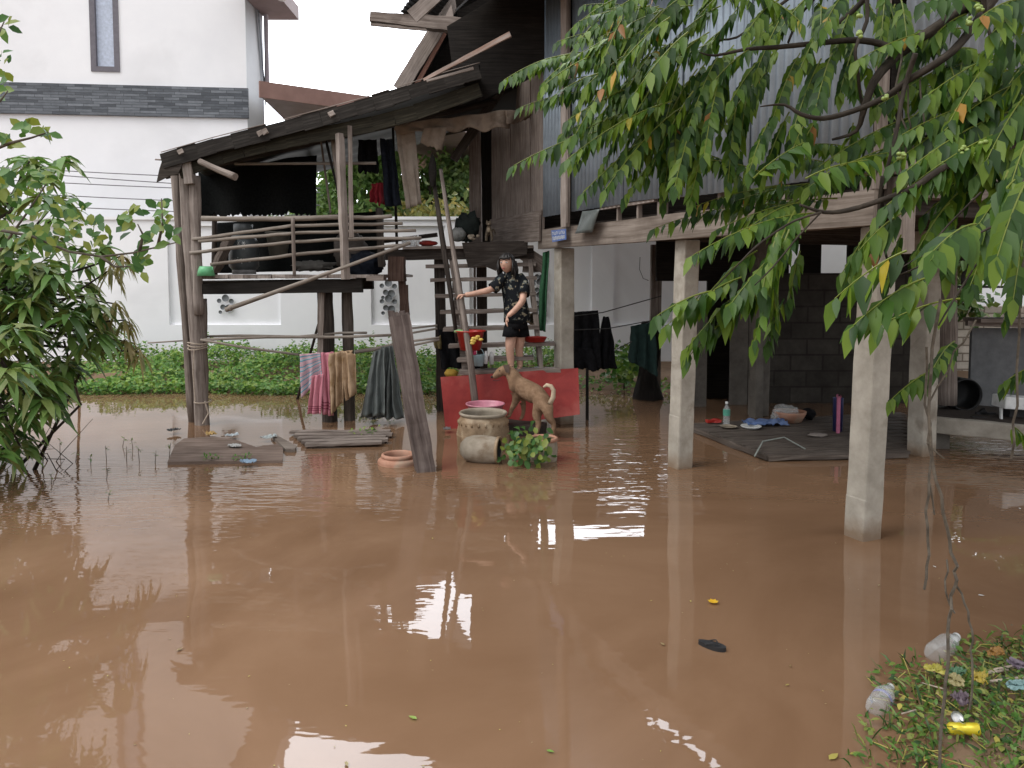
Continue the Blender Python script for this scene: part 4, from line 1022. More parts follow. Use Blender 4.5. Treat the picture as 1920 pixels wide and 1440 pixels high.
# head: face turned to the camera's left
hc = gq(951, 493, -.04); fd = V(-.42, -.9, -.05).normalized(); up = V(0.02, 0, 1); sd = fd.cross(up).normalized(); up = sd.cross(fd)
hn = len(m.v); n_, m_ = 28, 22
def hp(th, ph):
    x = sin(th) * cos(ph); y = sin(th) * sin(ph); z = cos(th)      # x side, y forward(-) , z up
    r = .098; w_ = .80 - (.16 * max(0, -z) ** 1.3); d_ = .92
    r = .091; px_, py_, pz_ = x * r * w_, y * r * d_, z * r * 1.12
    if y > 0:
        f = y
        px2, pz2 = px_ / .02, pz_
        nose = math.exp(-(px_ / .012) ** 2) * math.exp(-((pz_ + .012) / .022) ** 2) * .018
        brow = math.exp(-((pz_ - .026) / .012) ** 2) * .003
        sock = -(math.exp(-((abs(px_) - .029) / .013) ** 2) * math.exp(-((pz_ - .008) / .010) ** 2)) * .006
        mouth = math.exp(-(px_ / .02) ** 2) * math.exp(-((pz_ + .049) / .010) ** 2) * .005
        chin = math.exp(-(px_ / .022) ** 2) * math.exp(-((pz_ + .088) / .018) ** 2) * .008
        py_ += f * (nose + brow + sock + mouth + chin)
    return hc + sd * px_ + fd * py_ + up * pz_
for i in range(m_ + 1):
    for k2 in range(n_): m.v.append(hp(pi * i / m_, 2 * pi * k2 / n_))
for i in range(m_):
    for k2 in range(n_):
        k3 = (k2 + 1) % n_; m.face([hn + i * n_ + k2, hn + (i + 1) * n_ + k2, hn + (i + 1) * n_ + k3, hn + i * n_ + k3], [(0, 0)] * 4, 0, True)
for s_ in (-1, 1):
    e = hc + sd * .029 * s_ + fd * .078 + up * .008; m.ball(e, .0115, 10, 8, (1.2, 1.0, .62), mi=1); m.ball(e + fd * .0085, .0058, 8, 6, (1, 1, 1), mi=2)
    m.tube([e + sd * -.013 * s_ + up * .016 + fd * .006, e + up * .020 + fd * .009, e + sd * .014 * s_ + up * .015 + fd * .002], .0022, 5, mi=2)
    m.ball(hc + sd * .078 * s_ + up * -.003, .018, 10, 8, (.4, .7, 1.1))
m.ball(hc + fd * .092 + up * -.048, .014, 10, 8, (1.3, .35, .38), mi=3); m.ball(hc + fd * .090 + up * -.056, .011, 10, 8, (1.2, .35, .4), mi=3)
m.build('body', [M['skin'], plain('eye_white', (.7, .68, .65), .3), M['hair'], plain('lips', (.45, .14, .12), .5)], girl)
# hair : cap with fringe, long at the back
m = MB(); hn = 0
def hr(u, v):
    ph = -pi + 2 * pi * u; frontness = cos(ph)                       # 1 = straight ahead
    thmax = .31 * pi if frontness > .55 else (.31 + .50 * min(1, (.55 - frontness) / .35)) * pi
    th = v * thmax; r = .098 + .004 * sin(u * 90) * v
    z = cos(th); ww = sin(th)
    p = hc + sd * (ww * sin(ph) * r * .86) + fd * (ww * cos(ph) * r * .94) + up * (z * r * 1.10)
    return p
m.grid(hr, 72, 14)
# side locks and back hair down to the shoulder
for i in range(46):
    ph = pi * (.36 + 1.28 * i / 45); a0 = hc + sd * (sin(ph) * .088) + fd * (cos(ph) * .094) + up * U(-.01, .03)
    L = U(.12, .19); sw = V(U(-.016, .016), U(-.016, .016), 0)
    m.tube([a0, a0 - up * L * .5 + sw + (sd * sin(ph) + fd * cos(ph)) * .010, a0 - up * L - (sd * sin(ph) + fd * cos(ph)) * .004 + sw * 2], [.012, .010, .002], 6)
for i in range(16):   # fringe
    ph = -.85 + 1.7 * i / 15; a0 = hc + sd * (sin(ph) * .070) + fd * (cos(ph) * .088) + up * .062
    a1 = hc + sd * (sin(ph) * .080 + .004) + fd * (cos(ph) * .089) + up * (.030 + .012 * R()); m.tube([a0, a1], [.009, .002], 6)
m.build('hair', M['hair'], girl)
# T-shirt : loose boxy body with two wide sleeves
mt, t, b = base_mat('patterned_shirt', .9, .15)
vr = t.nodes.new('ShaderNodeTexVoronoi'); vr.inputs['Scale'].default_value = 15; lnk(t, coords(t, 'Object', (1, 1, 1.3)), vr.inputs['Vector'])
nn_ = noise_n(t, coords(t, 'Object', (1, 1, 1)), 20, 3, .6)
lnk(t, mixc(t, ramp(t, nn_, [(.55, (0, 0, 0)), (.59, (1, 1, 1))]), (.010, .012, .015), ramp(t, vr.outputs['Distance'], [(.1, (.36, .33, .25)), (.35, (.07, .10, .11)), (.6, (.24, .21, .15))])), b.inputs['Base Color'])
def rings(mb, rg, n=28, wob=.006, sd=0, fr=V(.9, -.35, 0)):
    """rg: (centre, half width, half depth); rings run round the figure"""
    fx = fr.normalized(); fy = V(-fx.y, fx.x, 0); n0 = len(mb.v)
    for j, (c_, rx, ry) in enumerate(rg):
        for k in range(n):
            a_ = 2 * pi * k / n; q = 1 + (.09 * nz3((cos(a_) * 1.6, sin(a_) * 1.6, c_.z * 5 + sd)) * j / len(rg))
            mb.v.append(c_ + fx * cos(a_) * rx * q + fy * sin(a_) * ry * q + V(0, 0, wob * sin(a_ * 3 + j)))
    for j in range(len(rg) - 1):
        for k in range(n):
            k2 = (k + 1) % n; mb.face([n0 + j * n + k, n0 + (j + 1) * n + k, n0 + (j + 1) * n + k2, n0 + j * n + k2], [(0, 0)] * 4, 0, True)
m = MB()
rings(m, [(gq(957, 509, -.01), .040, .038), (gq(957, 512, -.01), .060, .05), (gq(958, 516, -.005), .102, .065), (gq(959, 521), .128, .078), (gq(960, 530), .130, .088), (gq(963, 548), .128, .092), (gq(966, 568), .128, .095), (gq(968, 586), .136, .100), (gq(969, 604), .146, .106)], sd=3)
m.tube([gq(946, 518, -.03), gq(937, 527, -.05), gq(929, 537, -.07), gq(923, 542, -.08)], [.050, .056, .060, .060], 14, .12, caps=False)
m.tube([gq(974, 518, .01), gq(981, 529, -.03), gq(983, 542, -.07), gq(982, 553, -.11)], [.048, .054, .058, .060], 14, .12, caps=False)
m.build('t_shirt', mt, girl, solid=.004)
m = MB()
rings(m, [(gq(968, 592), .108, .088), (gq(968, 606), .120, .098), (gq(967, 616), .128, .102)], sd=5, wob=.002)
rings(m, [(gq(960, 612, -.01), .082, .082), (gq(958, 622, -.02), .084, .084), (gq(957, 631, -.025), .086, .086)], sd=6, wob=.003)
rings(m, [(gq(976, 612, .04), .078, .080), (gq(977, 622, .05), .082, .084), (gq(978, 631, .055), .084, .086)], sd=7, wob=.003)
m.build('shorts', M['black_cloth'], girl, solid=.004)

# dog : tan, front paws on the bench, tail curled up
DY = 7.55
def dq(x, y, dy=0.0): return at(x, y, DY + dy)
dp = dq(1000, 815)
dog = thing('dog', 'short haired tan dog with a pale curled tail standing beside the clay jar', 'dog', (dp.x, DY, 0))
d1 = [(dq(992, 732), (.080, .074)),      # 0 ribcage
      (dq(974, 724, .06), (.086, .076)), # 1 chest
      (dq(966, 710, .10), (.066, .060)), # 2 neck base
      (dq(958, 699, .12), (.052, .050)), # 3 neck
      (dq(948, 693, .13), (.048, .046)), # 4 skull
      (dq(938, 697, .13), (.042, .042)), # 5 face
      (dq(929, 705, .12), (.024, .026)), # 6 muzzle
      (dq(924, 709, .12), (.018, .018)), # 7 nose
      (dq(1008, 742, -.08), (.068, .066)),  # 8 loin
      (dq(1021, 752, -.14), (.070, .070)),  # 9 rump
      (dq(1031, 757, -.18), (.030, .030)),  # 10 tail base
      (dq(970, 738, .02), (.048, .05)),  # 11 L shoulder
      (dq(966, 755, .04), (.028, .028)), # 12
      (dq(959, 768, .06), (.020, .02)),  # 13 wrist
      (dq(955, 779, .06), (.017, .017)), # 14
      (dq(951, 783, .03), (.018, .013)), # 15 paw
      (dq(982, 742, .08), (.042, .042)), # 16 R shoulder
      (dq(981, 757, .10), (.024, .024)), # 17
      (dq(982, 770, .11), (.018, .018)), # 18
      (dq(979, 783, .11), (.016, .016)), # 19
      (dq(974, 787, .10), (.017, .012)), # 20
      (dq(1014, 762, -.10), (.058, .05)),# 21 L thigh
      (dq(1005, 777, -.12), (.036, .034)),# 22 stifle
      (dq(1010, 795, -.14), (.022, .022)),# 23 hock
      (dq(1007, 811, -.16), (.016, .016)),# 24
      (dq(1003, 820, -.18), (.018, .013)),# 25 paw
      (dq(1029, 765, -.20), (.052, .048)),# 26 R thigh
      (dq(1028, 781, -.24), (.032, .03)), # 27
      (dq(1039, 796, -.24), (.020, .02)), # 28 hock
      (dq(1037, 812, -.26), (.015, .015)),# 29
      (dq(1034, 822, -.28), (.017, .012)),# 30
      ]
ed = [(0, 1), (1, 2), (2, 3), (3, 4), (4, 5), (5, 6), (6, 7), (0, 8), (8, 9), (9, 10), (1, 11), (11, 12), (12, 13), (13, 14), (14, 15), (1, 16), (16, 17), (17, 18), (18, 19), (19, 20), (9, 21), (21, 22), (22, 23), (23, 24), (24, 25), (9, 26), (26, 27), (27, 28), (28, 29), (29, 30)]
RD = [1.55, 1.55, 1.5, 1.45, 1.35, 1.3, 1.25, 1.1, 1.45, 1.4, 1.2] + [1.35, 1.25, 1.2, 1.2, 1.2] * 2 + [1.5, 1.5, 1.35, 1.35, 1.3] * 2
d1 = [(p_, (r_[0] * f_, r_[1] * f_)) for (p_, r_), f_ in zip(d1, RD)]
dm = skin(d1, ed)
m = MB(); m.add_mesh(dm)
tl_ = [dq(1031, 757, -.18), dq(1037, 745, -.19), dq(1038, 732, -.2), (dq(1033, 724, -.2)), dq(1025, 722, -.19), dq(1019, 726, -.18)]
m.tube(tl_, [.026, .024, .022, .021, .019, .010], 10, mi=1)
m.ball(dq(931, 705, .115), .021, 10, 8, (1.1, 1, .8), mi=1)
m.ball(dq(922, 707, .105), .012, 8, 6, mi=2); 
m.ball(dq(937, 695, .085), .007, 8, 6, mi=2)
m.tube([dq(924, 713, .11), dq(931, 714, .10), dq(938, 712, .09)], .003, 5, mi=2)
for (x, y, dy) in ((950, 687, .08), (957, 690, .16)):     # folded ears
    e = dq(x, y, dy); m.v += [e + V(-.038, -.01, .015), e + V(.03, -.01, .022), e + V(.026, -.045, -.06), e + V(-.008, -.05, -.055), e + V(0, .02, 0)]
    n5 = len(m.v) - 5
    for f in ([0, 3, 2, 1], [0, 1, 4], [0, 4, 3], [4, 1, 2], [4, 2, 3]): m.face([n5 + i for i in f], [(0, 0)] * len(f), 3, False)
m.build('body', [M['dogfur'], M['dogpale'], M['black'], rough_mat('dark_ear', (.06, .04, .03), (.12, .08, .06), 20)], dog)
m = MB()
m.tube([dq(957, 699, .12) + V(cos(a) * .045 - .01, sin(a) * .05, .03 * cos(a)) for a in [i * pi / 8 for i in range(17)]], .006, 6); m.build('collar', M['black'], dog)

# ---- washing on the low cane at the left
T_Y = YP - .15
def tw(x, y, d=0.0): return at(x, y, T_Y + d)
m = MB(); cloth(m, tw(562, 664), tw(601, 661), tw(604, 706), tw(566, 746), 2.0, .03, sd=1)
stm = stripes('towel_blue_pink', [(0, (.50, .33, .37)), (.2, (.12, .30, .38)), (.32, (.55, .38, .42)), (.5, (.42, .47, .52)), (.62, (.13, .32, .40)), (.74, (.55, .36, .40))], 4.2, 1)
single(m, 'towel', stm, 'small pink and blue striped towel at the left end of the washing', 'towel', 'washing on the low cane', solid=.006)
m = MB(); cloth(m, tw(585, 705, -.03), tw(607, 700, -.03), tw(603, 776, -.03), tw(577, 776, -.03), 2, .03, sd=2); cloth(m, tw(597, 662), tw(625, 660), tw(624, 780), tw(603, 776), 2.2, .035, sd=4)
stp = stripes('pink_towel', [(0, (.56, .22, .27)), (.79, (.25, .05, .09)), (.81, (.56, .22, .27)), (.84, (.25, .05, .09)), (.86, (.56, .22, .27)), (.89, (.25, .05, .09)), (.91, (.54, .22, .27))], 1, 1)
single(m, 'towel', stp, 'long pink towel with dark red lines near its hem', 'towel', 'washing on the low cane', solid=.006)
m = MB(); cloth(m, tw(618, 662, -.02), tw(662, 656, -.02), tw(652, 740, .02), tw(622, 778, -.05), 3.2, .05, sd=7, ragged=.08); cloth(m, tw(640, 658, -.06), tw(666, 664, -.06), tw(668, 738, -.06), tw(648, 752, -.06), 1.5, .04, sd=9)
single(m, 'brown_cloth', rough_mat('brown_stained_cloth', (.30, .20, .12), (.46, .33, .22), 7, .9, .4, .01, .1, c3=(.24, .15, .07), sc3=6), 'crumpled brown cloth hanging right of the pink towel', 'cloth', 'washing on the low cane', solid=.008)
# grey tarpaulin draped in a cone
m = MB(); tY = YP + .15
cloth(m, at(716, 651, tY), at(736, 648, tY), at(757, 785, tY - .1), at(676, 783, tY - .15), 4.5, .06, nu=46, nv=30, sd=3, ragged=.03)
cloth(m, at(700, 660, tY - .08), at(722, 652, tY - .08), at(722, 778, tY - .25), at(676, 780, tY - .2), 2.5, .05, nu=24, nv=24, sd=11, ragged=.03)
single(m, 'grey_tarpaulin', M['tarp'], 'grey tarpaulin draped over the cane and falling in folds to the water', 'tarpaulin', solid=.008)

# ---- things hanging on the porch
HY = YP + 1.1
m = MB()
q = [at(372, 322, HY), at(592, 290, HY), at(590, 402, HY), at(374, 405, HY)]
def fnn(u, v):
    vv = v * (1 + .10 * nz3((u * 12, 1, 0)) + (.03 * sin(u * 150)))
    return q[0].lerp(q[1], u).lerp(q[3].lerp(q[2], u), vv) + V(0, .05 * sin(u * 14), 0)
m.grid(fnn, 60, 20); single(m, 'shade_net', M['shade_net'], 'wide black shade net hung across the back of the porch', 'netting', solid=.01)
m = MB(); q2 = [at(383, 420, HY + .3), at(640, 400, HY + .3), at(700, 470, HY + .3), at(690, 505, HY + .3), at(400, 500, HY + .3)]
cloth(m, at(405, 418, HY + .6), at(720, 395, HY + .6), at(720, 505, HY + .6), at(405, 512, HY + .6), 3, .05, sd=21); single(m, 'black_sheet', M['shade_net'], 'black sheet closing the porch below the shade net, behind the gas cylinder', 'sheet', solid=.01)
m = MB(); cloth(m, at(672, 262, HY - .5), at(706, 262, HY - .5), at(710, 325, HY - .5), at(673, 322, HY - .5), 2, .04, sd=1, ragged=.15); single(m, 'shirt', M['black_cloth'], 'short black shirt hanging left of the long dark trousers', 'clothes', 'clothes hanging from the porch roof', solid=.012)
m = MB(); cloth(m, at(713, 260, HY - .6), at(735, 262, HY - .6), at(752, 385, HY - .6), at(722, 388, HY - .6), 2, .05, sd=5); single(m, 'trousers', M['navy_cloth'], 'long dark trousers hanging beside the beige sacking', 'clothes', 'clothes hanging from the porch roof', solid=.014)
m = MB(); cloth(m, at(697, 345, HY - .5), at(718, 342, HY - .5), at(721, 384, HY - .5), at(694, 378, HY - .5), 2.5, .04, sd=8, ragged=.2); single(m, 'red_cloth', rough_mat('dark_red_cloth', (.20, .012, .02), (.30, .025, .035), 12), 'small dark red cloth hanging on the porch post below the black shirt', 'cloth', 'clothes hanging from the porch roof', solid=.012)
bei = rough_mat('beige_sacking', (.25, .205, .165), (.37, .315, .265), 5, .9, .4, .01, .1, c3=(.20, .155, .12), sc3=3)
beb = rough_mat('brown_sacking', (.20, .155, .12), (.31, .25, .20), 5, .9, .4, .01, .1, c3=(.14, .105, .08), sc3=3)
m = MB(); cloth(m, at(741, 238, HY - .7), at(777, 236, HY - .7), at(790, 382, HY - .7), at(762, 392, HY - .7), 1.3, .03, sd=2, ragged=.02); single(m, 'sacking', bei, 'long beige sheet of sacking hanging nearly to the rail', 'sacking', 'beige sacking along the roof edge', solid=.008)
m = MB(); cloth(m, at(738, 233, HY - .75), at(958, 206, HY - .75), at(955, 240, HY - .75), at(742, 250, HY - .75), 4, .05, nu=60, nv=10, sd=4, ragged=.25); cloth(m, at(948, 207, HY - .8), at(1012, 206, HY - .5), at(985, 225, HY - .5), at(950, 235, HY - .8), 1.5, .03, nu=20, nv=10, sd=6, ragged=.2)
single(m, 'sacking', beb, 'rolled brown sacking running along under the roof to the house wall', 'sacking', 'beige sacking along the roof edge', solid=.012)
m = MB(); cloth(m, at(795, 238, HY - .8), at(838, 238, HY - .8), at(828, 283, HY - .8), at(788, 268, HY - .8), 1.3, .03, nu=14, nv=10, sd=9, ragged=.15); single(m, 'sacking', beb, 'short flap of brown sacking hanging in the middle of the opening', 'sacking', 'beige sacking along the roof edge', solid=.012)
m = MB(); c = at(811, 300, HY - .9); m.lathe(c, [(0, .08), (.022, .03), (.04, -.05), (.045, -.14), (.03, -.26), (.0, -.3)], 12, sq=(1, .5)); single(m, 'hanging_paddle', M['wood_black'], 'dark leaf shaped paddle tied to the top of the thin pole', 'paddle')

# gas cylinder
gz = at(458, 514, YP + .75); gY = gz.y; k = pxm(gY); r_ = 27 * k; hh = at(458, 440, gY).z - gz.z
gc = thing('gas_cylinder', 'dark grey gas cylinder with white lettering behind the bamboo rails', 'gas cylinder', tuple(gz))
gm = rough_mat('dark_grey_paint', (.045, .052, .055), (.075, .085, .09), 7, .4, .2, .003, .5)
m = MB(); m.lathe(gz, [(0, .03), (r_ * .7, .03), (r_, .09), (r_, hh - .10), (r_ * .8, hh - .02), (r_ * .35, hh + .02), (0, hh + .02)], 28); m.build('tank', gm, gc)
m = MB(); m.lathe(gz, [(r_ * .78, 0), (r_ * .78, .07)], 24); m.build('foot_ring', rough_mat('scuffed_ring', (.14, .14, .14), (.28, .28, .28), 12), gc, solid=.006)
m = MB(); m.lathe(gz + V(0, 0, hh), [(r_ * .62, -.02), (r_ * .64, .11), (r_ * .6, .12)], 24); m.build('valve_guard', gm, gc, solid=.005)
m = MB(); m.lathe(gz + V(0, 0, hh), [(.02, 0), (.02, .06), (.03, .07), (.03, .1), (0, .1)], 10); m.build('valve', M['rope'], gc)
def txt(s_, c, size, mat, parent=None, ry=0.0, name='lettering', rx=pi / 2):
    cu = bpy.data.curves.new(name, 'FONT'); cu.body = s_; cu.size = size; cu.extrude = .001; cu.align_x = 'CENTER'
    o = bpy.data.objects.new(name, cu); COL.objects.link(o); bpy.context.view_layer.update()
    me = bpy.data.meshes.new_from_object(o.evaluated_get(bpy.context.evaluated_depsgraph_get())); bpy.data.objects.remove(o)
    me.transform(Matrix.Translation(c) @ Matrix.Rotation(ry, 4, 'Z') @ Matrix.Rotation(rx, 4, 'X'))
    mb = MB(); mb.add_mesh(me); return mb
mb = txt('unique', gz + V(.01, 0, hh * .30), .085, None); 
for v in mb.v:
    dx = v.x - gz.x; v.y = gz.y - sqrt(max(1e-6, r_ * r_ - dx * dx)) - .003
mb.build('lettering', M['white_plastic'], gc)
m = MB()
for i in range(2):
    for j in range(2):
        c = gz + V(.0 + i * .055, 0, hh * .66 + j * .05)
        for a_ in (0, pi / 3, 2 * pi / 3): m.beam(c + V(cos(a_) * .02, 0, sin(a_) * .02), c - V(cos(a_) * .02, 0, sin(a_) * .02), .004, .007)
for v in m.v:
    dx = v.x - gz.x; v.y = gz.y - sqrt(max(1e-6, r_ * r_ - dx * dx)) - .004
m.build('emblem', M['white_plastic'], gc)
# green pot hooked on the corner
gp_ = at(386, 508, YP - .12); m = MB(); k = pxm(YP)
m.lathe(gp_ + V(0, 0, -.052), [(0, 0), (16 * k, 0), (13 * k, .075), (10.5 * k, .10), (9 * k, .10), (12 * k, .07)], 20); m.tube([gp_ + V(.06, 0, .045), gp_ + V(.085, -.03, .03), gp_ + V(.075, -.03, -.01)], .006, 6)
single(m, 'green_bowl', plain('green_plastic', (.13, .42, .20), .4), 'light green plastic dipper upturned at the porch corner', 'bowl')
# buckets, bags on the porch
c = at(522, 478, YP + .9); m = MB(); k = pxm(c.y); m.lathe(c, [(0, 0), (16 * k, 0), (22 * k, .25), (23.5 * k, .255), (23 * k, .27), (21 * k, .26), (15 * k, .02)], 22); single(m, 'plastic_bucket', rough_mat('dull_olive_plastic', (.09, .085, .07), (.14, .13, .11), 8, .6), 'dull olive bucket between the gas cylinder and the rail post', 'bucket')
m = MB(); c = at(655, 470, YP + .8); m.ball(c, .17, 18, 12, (1.1, .8, 1.25), .5, sd=3); single(m, 'sack', rough_mat('brown_sack', (.05, .042, .036), (.12, .10, .088), 9), 'lumpy brown sack slumped behind the rail post', 'sack')
m = MB(); c = at(685, 497, YP + .6); m.ball(c, .16, 18, 12, (1.3, .8, .9), .5, sd=8); single(m, 'sack', M['navy_cloth'], 'dark navy sack right of the brown sack on the porch floor', 'sack')
m = MB(); c = at(588, 498, YP + 1.0); m.ball(c, .13, 18, 12, (1.9, .7, .45), .6, sd=5); single(m, 'cloth_heap', rough_mat('grey_rags', (.10, .095, .085), (.18, .17, .155), 10), 'flat heap of grey rags on the porch floor', 'cloth')
m = MB(); c = at(420, 470, YP + .5); m.beam(at(402, 510, YP + .5), at(432, 445, YP + .5), .2, .06, segs=5, jit=.01); single(m, 'brown_plank', M['wood'], 'brown board leaning beside the gas cylinder', 'plank')
# on the landing
c = at(770, 461, YL - .05); k = pxm(YL)
tb = thing('plastic_tub', 'clear plastic tub lying on its side at the left of the landing', 'tub', tuple(c))
m = MB(); m.lathe(c + V(-.09, 0, .052), [(0, 0), (.055, 0), (.06, .17), (.064, .172)], 20, axis=(1, -.15, 0)); m.build('tub_body', M['clear'], tb, solid=.003)
m = MB(); m.lathe(c + V(.08, -.026, .052), [(.062, 0), (.066, .01), (.056, .012)], 20, axis=(1, -.15, 0)); m.build('tub_rim', M['white_plastic'], tb, solid=.003)
m = MB(); c = at(802, 458, YL); m.ball(c + V(0, 0, .01), .06, 16, 10, (1.8, 1, .55), .5, sd=3); single(m, 'red_rag', rough_mat('red_rag', (.12, .012, .012), (.30, .03, .02), 8), 'dark red rag bunched on the landing beside the clear tub', 'cloth')
m = MB(); c = at(858, 440, YL + .1); m.ball(c, .085, 18, 12, (1.15, .8, .95), .25, sd=6); single(m, 'bundle', rough_mat('white_dark_bundle', (.42, .42, .40), (.04, .05, .045), 6, .7), 'round white and dark bundle on the landing', 'bag')
m = MB(); c = at(876, 425, YL + .3); m.ball(c, .13, 18, 12, (1.1, .8, 1.2), .6, sd=16); single(m, 'dark_clothes_heap', rough_mat('dark_green_rags', (.012, .016, .014), (.03, .04, .036), 9), 'dark heap of clothes behind the white bundle', 'cloth')
m = MB(); c = at(889, 447, YL - .02)
for i in range(7): m.ball(c + V(U(-.07, .05), U(-.03, .03), U(-.01, .03)), .022, 10, 8, (1.1, 1, .8), .3, sd=i)
single(m, 'food_scraps', rough_mat('pale_scraps', (.30, .25, .2), (.45, .38, .28), 20), 'small pile of pale scraps beside the door post', 'scraps')
# cat sitting on the landing by the doorway
cc = at(917, 453, YL + .25)
cat = thing('cat', 'tabby and white cat standing in the doorway at the top of the stairs', 'cat', tuple(cc))
k = pxm(YL + .25)
def cq(x, y, d=0): return at(x, y, YL + .25 + d)
cp = [(cq(917, 434, .04), (.034, .032)), (cq(916, 427, .0), (.033, .030)), (cq(916, 421, -.03), (.026, .025)), (cq(918, 434, .14), (.034, .034)), (cq(912, 438, -.01), (.016, .016)), (cq(911, 446, -.01), (.011, .011)), (cq(911, 452, -.02), (.012, .010)), (cq(921, 438, -.01), (.016, .016)), (cq(922, 446, -.01), (.011, .011)), (cq(922, 452, -.02), (.012, .01)),
      (cq(913, 443, .15), (.015, .015)), (cq(913, 452, .15), (.011, .01)), (cq(923, 443, .15), (.015, .015)), (cq(923, 452, .15), (.011, .01)), (cq(926, 430, .2), (.010, .01)), (cq(929, 440, .24), (.008, .008))]
cm = skin(cp, [(0, 1), (1, 2), (0, 3), (1, 4), (4, 5), (5, 6), (1, 7), (7, 8), (8, 9), (3, 10), (10, 11), (3, 12), (12, 13), (3, 14), (14, 15)])
m = MB(); m.add_mesh(cm); hh_ = cq(916, 419, -.05); m.ball(hh_, .030, 14, 10, (1.1, .9, .9)); m.ball(hh_ + V(0, -.024, -.008), .011, 8, 6, (1.2, .8, .8), mi=1)
for s_ in (-1, 1):
    m.lathe(hh_ + V(.019 * s_, 0, .018), [(.011, 0), (.001, .024)], 6); m.ball(hh_ + V(.011 * s_, -.024, .004), .004, 6, 5, mi=2)
m.ball(cq(916, 430, -.025), .022, 10, 8, (.9, .6, 1.6), mi=1)
m.build('body', [rough_mat('tabby_fur', (.13, .10, .07), (.30, .24, .17), 45, .9), M['dogpale'], M['black']], cat)

# ---- on the stairs
c = at(882, 655, 8.0); k = pxm(8.0)
rb_ = thing('red_basket', 'red plastic basket of food packets on the stairs behind the pole', 'basket', tuple(c))
z_b = at(882, 656, 8.0); h_ = at(882, 622, 8.0).z - z_b.z
m = MB(); m.lathe(z_b, [(0, 0), (19 * k, 0), (26 * k, h_), (29 * k, h_ + .005), (29 * k, h_ + .015), (25 * k, h_), (18 * k, .01)], 26); m.build('basket_body', M['red_plastic'], rb_)
m = MB(); c2 = z_b + V(-.11, -.02, h_ + .005); m.ball(c2, .055, 14, 8, (1.1, .8, .35), .3, sd=2); tag(m.build('green_packet', plain('pale_green_plastic', (.25, .45, .2), .4)), 'pale green packet on top of the red basket', 'packet')
m = MB()
for i in range(8): m.ball(at(893 + U(-8, 9), 636 + U(-8, 8), 7.83), .022, 8, 6, (1.2, .4, .7), .4, sd=i)
m.build('yellow_print', plain('yellow_packet', (.60, .42, .08), .4), rb_)
c = at(889, 665, 7.95); m = MB(); m.lathe(c, [(0, 0), (.024, 0), (.026, .05), (.014, .075), (.010, .08), (.011, .1), (0, .1)], 14); single(m, 'pink_bottle', plain('bright_pink_plastic', (.60, .06, .16), .3), 'small bright pink bottle in front of the red basket', 'bottle')
c = at(898, 686, 7.98); m = MB(); m.lathe(c, [(0, 0), (.045, 0), (.062, .115), (.066, .12), (.058, .115), (.04, .01)], 18); m.tube([c + V(.05 * cos(a), .0, .115 + .07 * sin(a)) for a in [pi * i / 8 for i in range(9)]], .004, 5); single(m, 'small_pail', plain('light_blue_plastic', (.34, .48, .52), .4), 'light blue pail on the lower stairs above the red board', 'bucket')
c = at(911, 682, 8.0); m = MB(); m.lathe(c, [(0, 0), (.022, 0), (.024, .09), (.012, .12), (.012, .135), (0, .135)], 12); single(m, 'white_bottle', M['white_plastic'], 'white bottle beside the light blue pail', 'bottle')
c = at(918, 684, 8.05); m = MB(); m.lathe(c + V(.02, .05, 0), [(0, 0), (.024, 0), (.026, .10), (.012, .13), (0, .135)], 12); single(m, 'white_bottle', M['white_plastic'], 'rear white bottle half hidden on the stairs left of the girl', 'bottle')
c = at(1003, 641, 8.2); m = MB(); m.lathe(c, [(0, 0), (.10, 0), (.13, .05), (.135, .05), (.128, .055), (.1, .01)], 22, sq=(1, .7)); m.ball(c + V(-.04, -.02, .04), .03, 10, 8, (1.2, 1, .6), .4); m.ball(c + V(.03, -.02, .045), .03, 10, 8, (1.2, 1, .6), .4, sd=2); single(m, 'red_tray', M['red_plastic'], 'shallow red tray on the tread right of the girl', 'tray')
c = at(1011, 676, 8.25)
for i, (x, y, lb) in enumerate(((1015, 678, 'right'), (1001, 678, 'left'))):
    c = at(x, y, 8.25); m = MB(); m.lathe(c, [(0, 0), (.022, 0), (.022, .09), (.009, .14), (.009, .17), (0, .17)], 12); single(m, 'glass_bottle', M['clear'], 'empty glass bottle under the red tray, the %s one of two' % lb, 'bottle', 'glass bottles under the tray')
c = at(1010, 694, 8.15); m = MB(); m.ball(c, .05, 14, 10, (1.4, .8, .8), .4, sd=4); single(m, 'plastic_bag', M['clear'], 'crumpled clear bag above the right half of the red board', 'bag')
c = at(846, 700, 8.5); m = MB(); m.ball(c, .06, 14, 10, (1.3, .8, .8), .3, sd=4); single(m, 'yellow_rag', plain('yellow_cloth', (.45, .28, .04), .8), 'yellow rag bundle behind the left end of the red board', 'cloth')
m = MB(); cloth(m, at(822, 618, 8.6), at(866, 622, 8.6), at(900, 690, 8.6), at(828, 690, 8.6), 2.5, .04, sd=13, ragged=.05); single(m, 'black_cloth', M['black_cloth'], 'black cloth hanging under the stairs left of the red basket', 'cloth', solid=.012)
m = MB(); cloth(m, at(812, 640, 8.55), at(826, 628, 8.55), at(828, 655, 8.55), at(816, 652, 8.55), 1.5, .02, nu=10, nv=8, sd=14); single(m, 'olive_rag', plain('olive_cloth', (.16, .125, .05), .9), 'olive brown rag on the cane ends beside the stairs', 'cloth', solid=.01)
m = MB(); cloth(m, at(1018, 474, 8.5), at(1030, 470, 8.5), at(1022, 622, 8.45), at(1008, 618, 8.45), 1.6, .03, nu=14, nv=30, sd=17, pinch=.3); single(m, 'green_net', rough_mat('green_net', (.015, .06, .028), (.035, .12, .055), 25, .8), 'long green net bunched up and hanging from the house beam', 'netting', solid=.012)
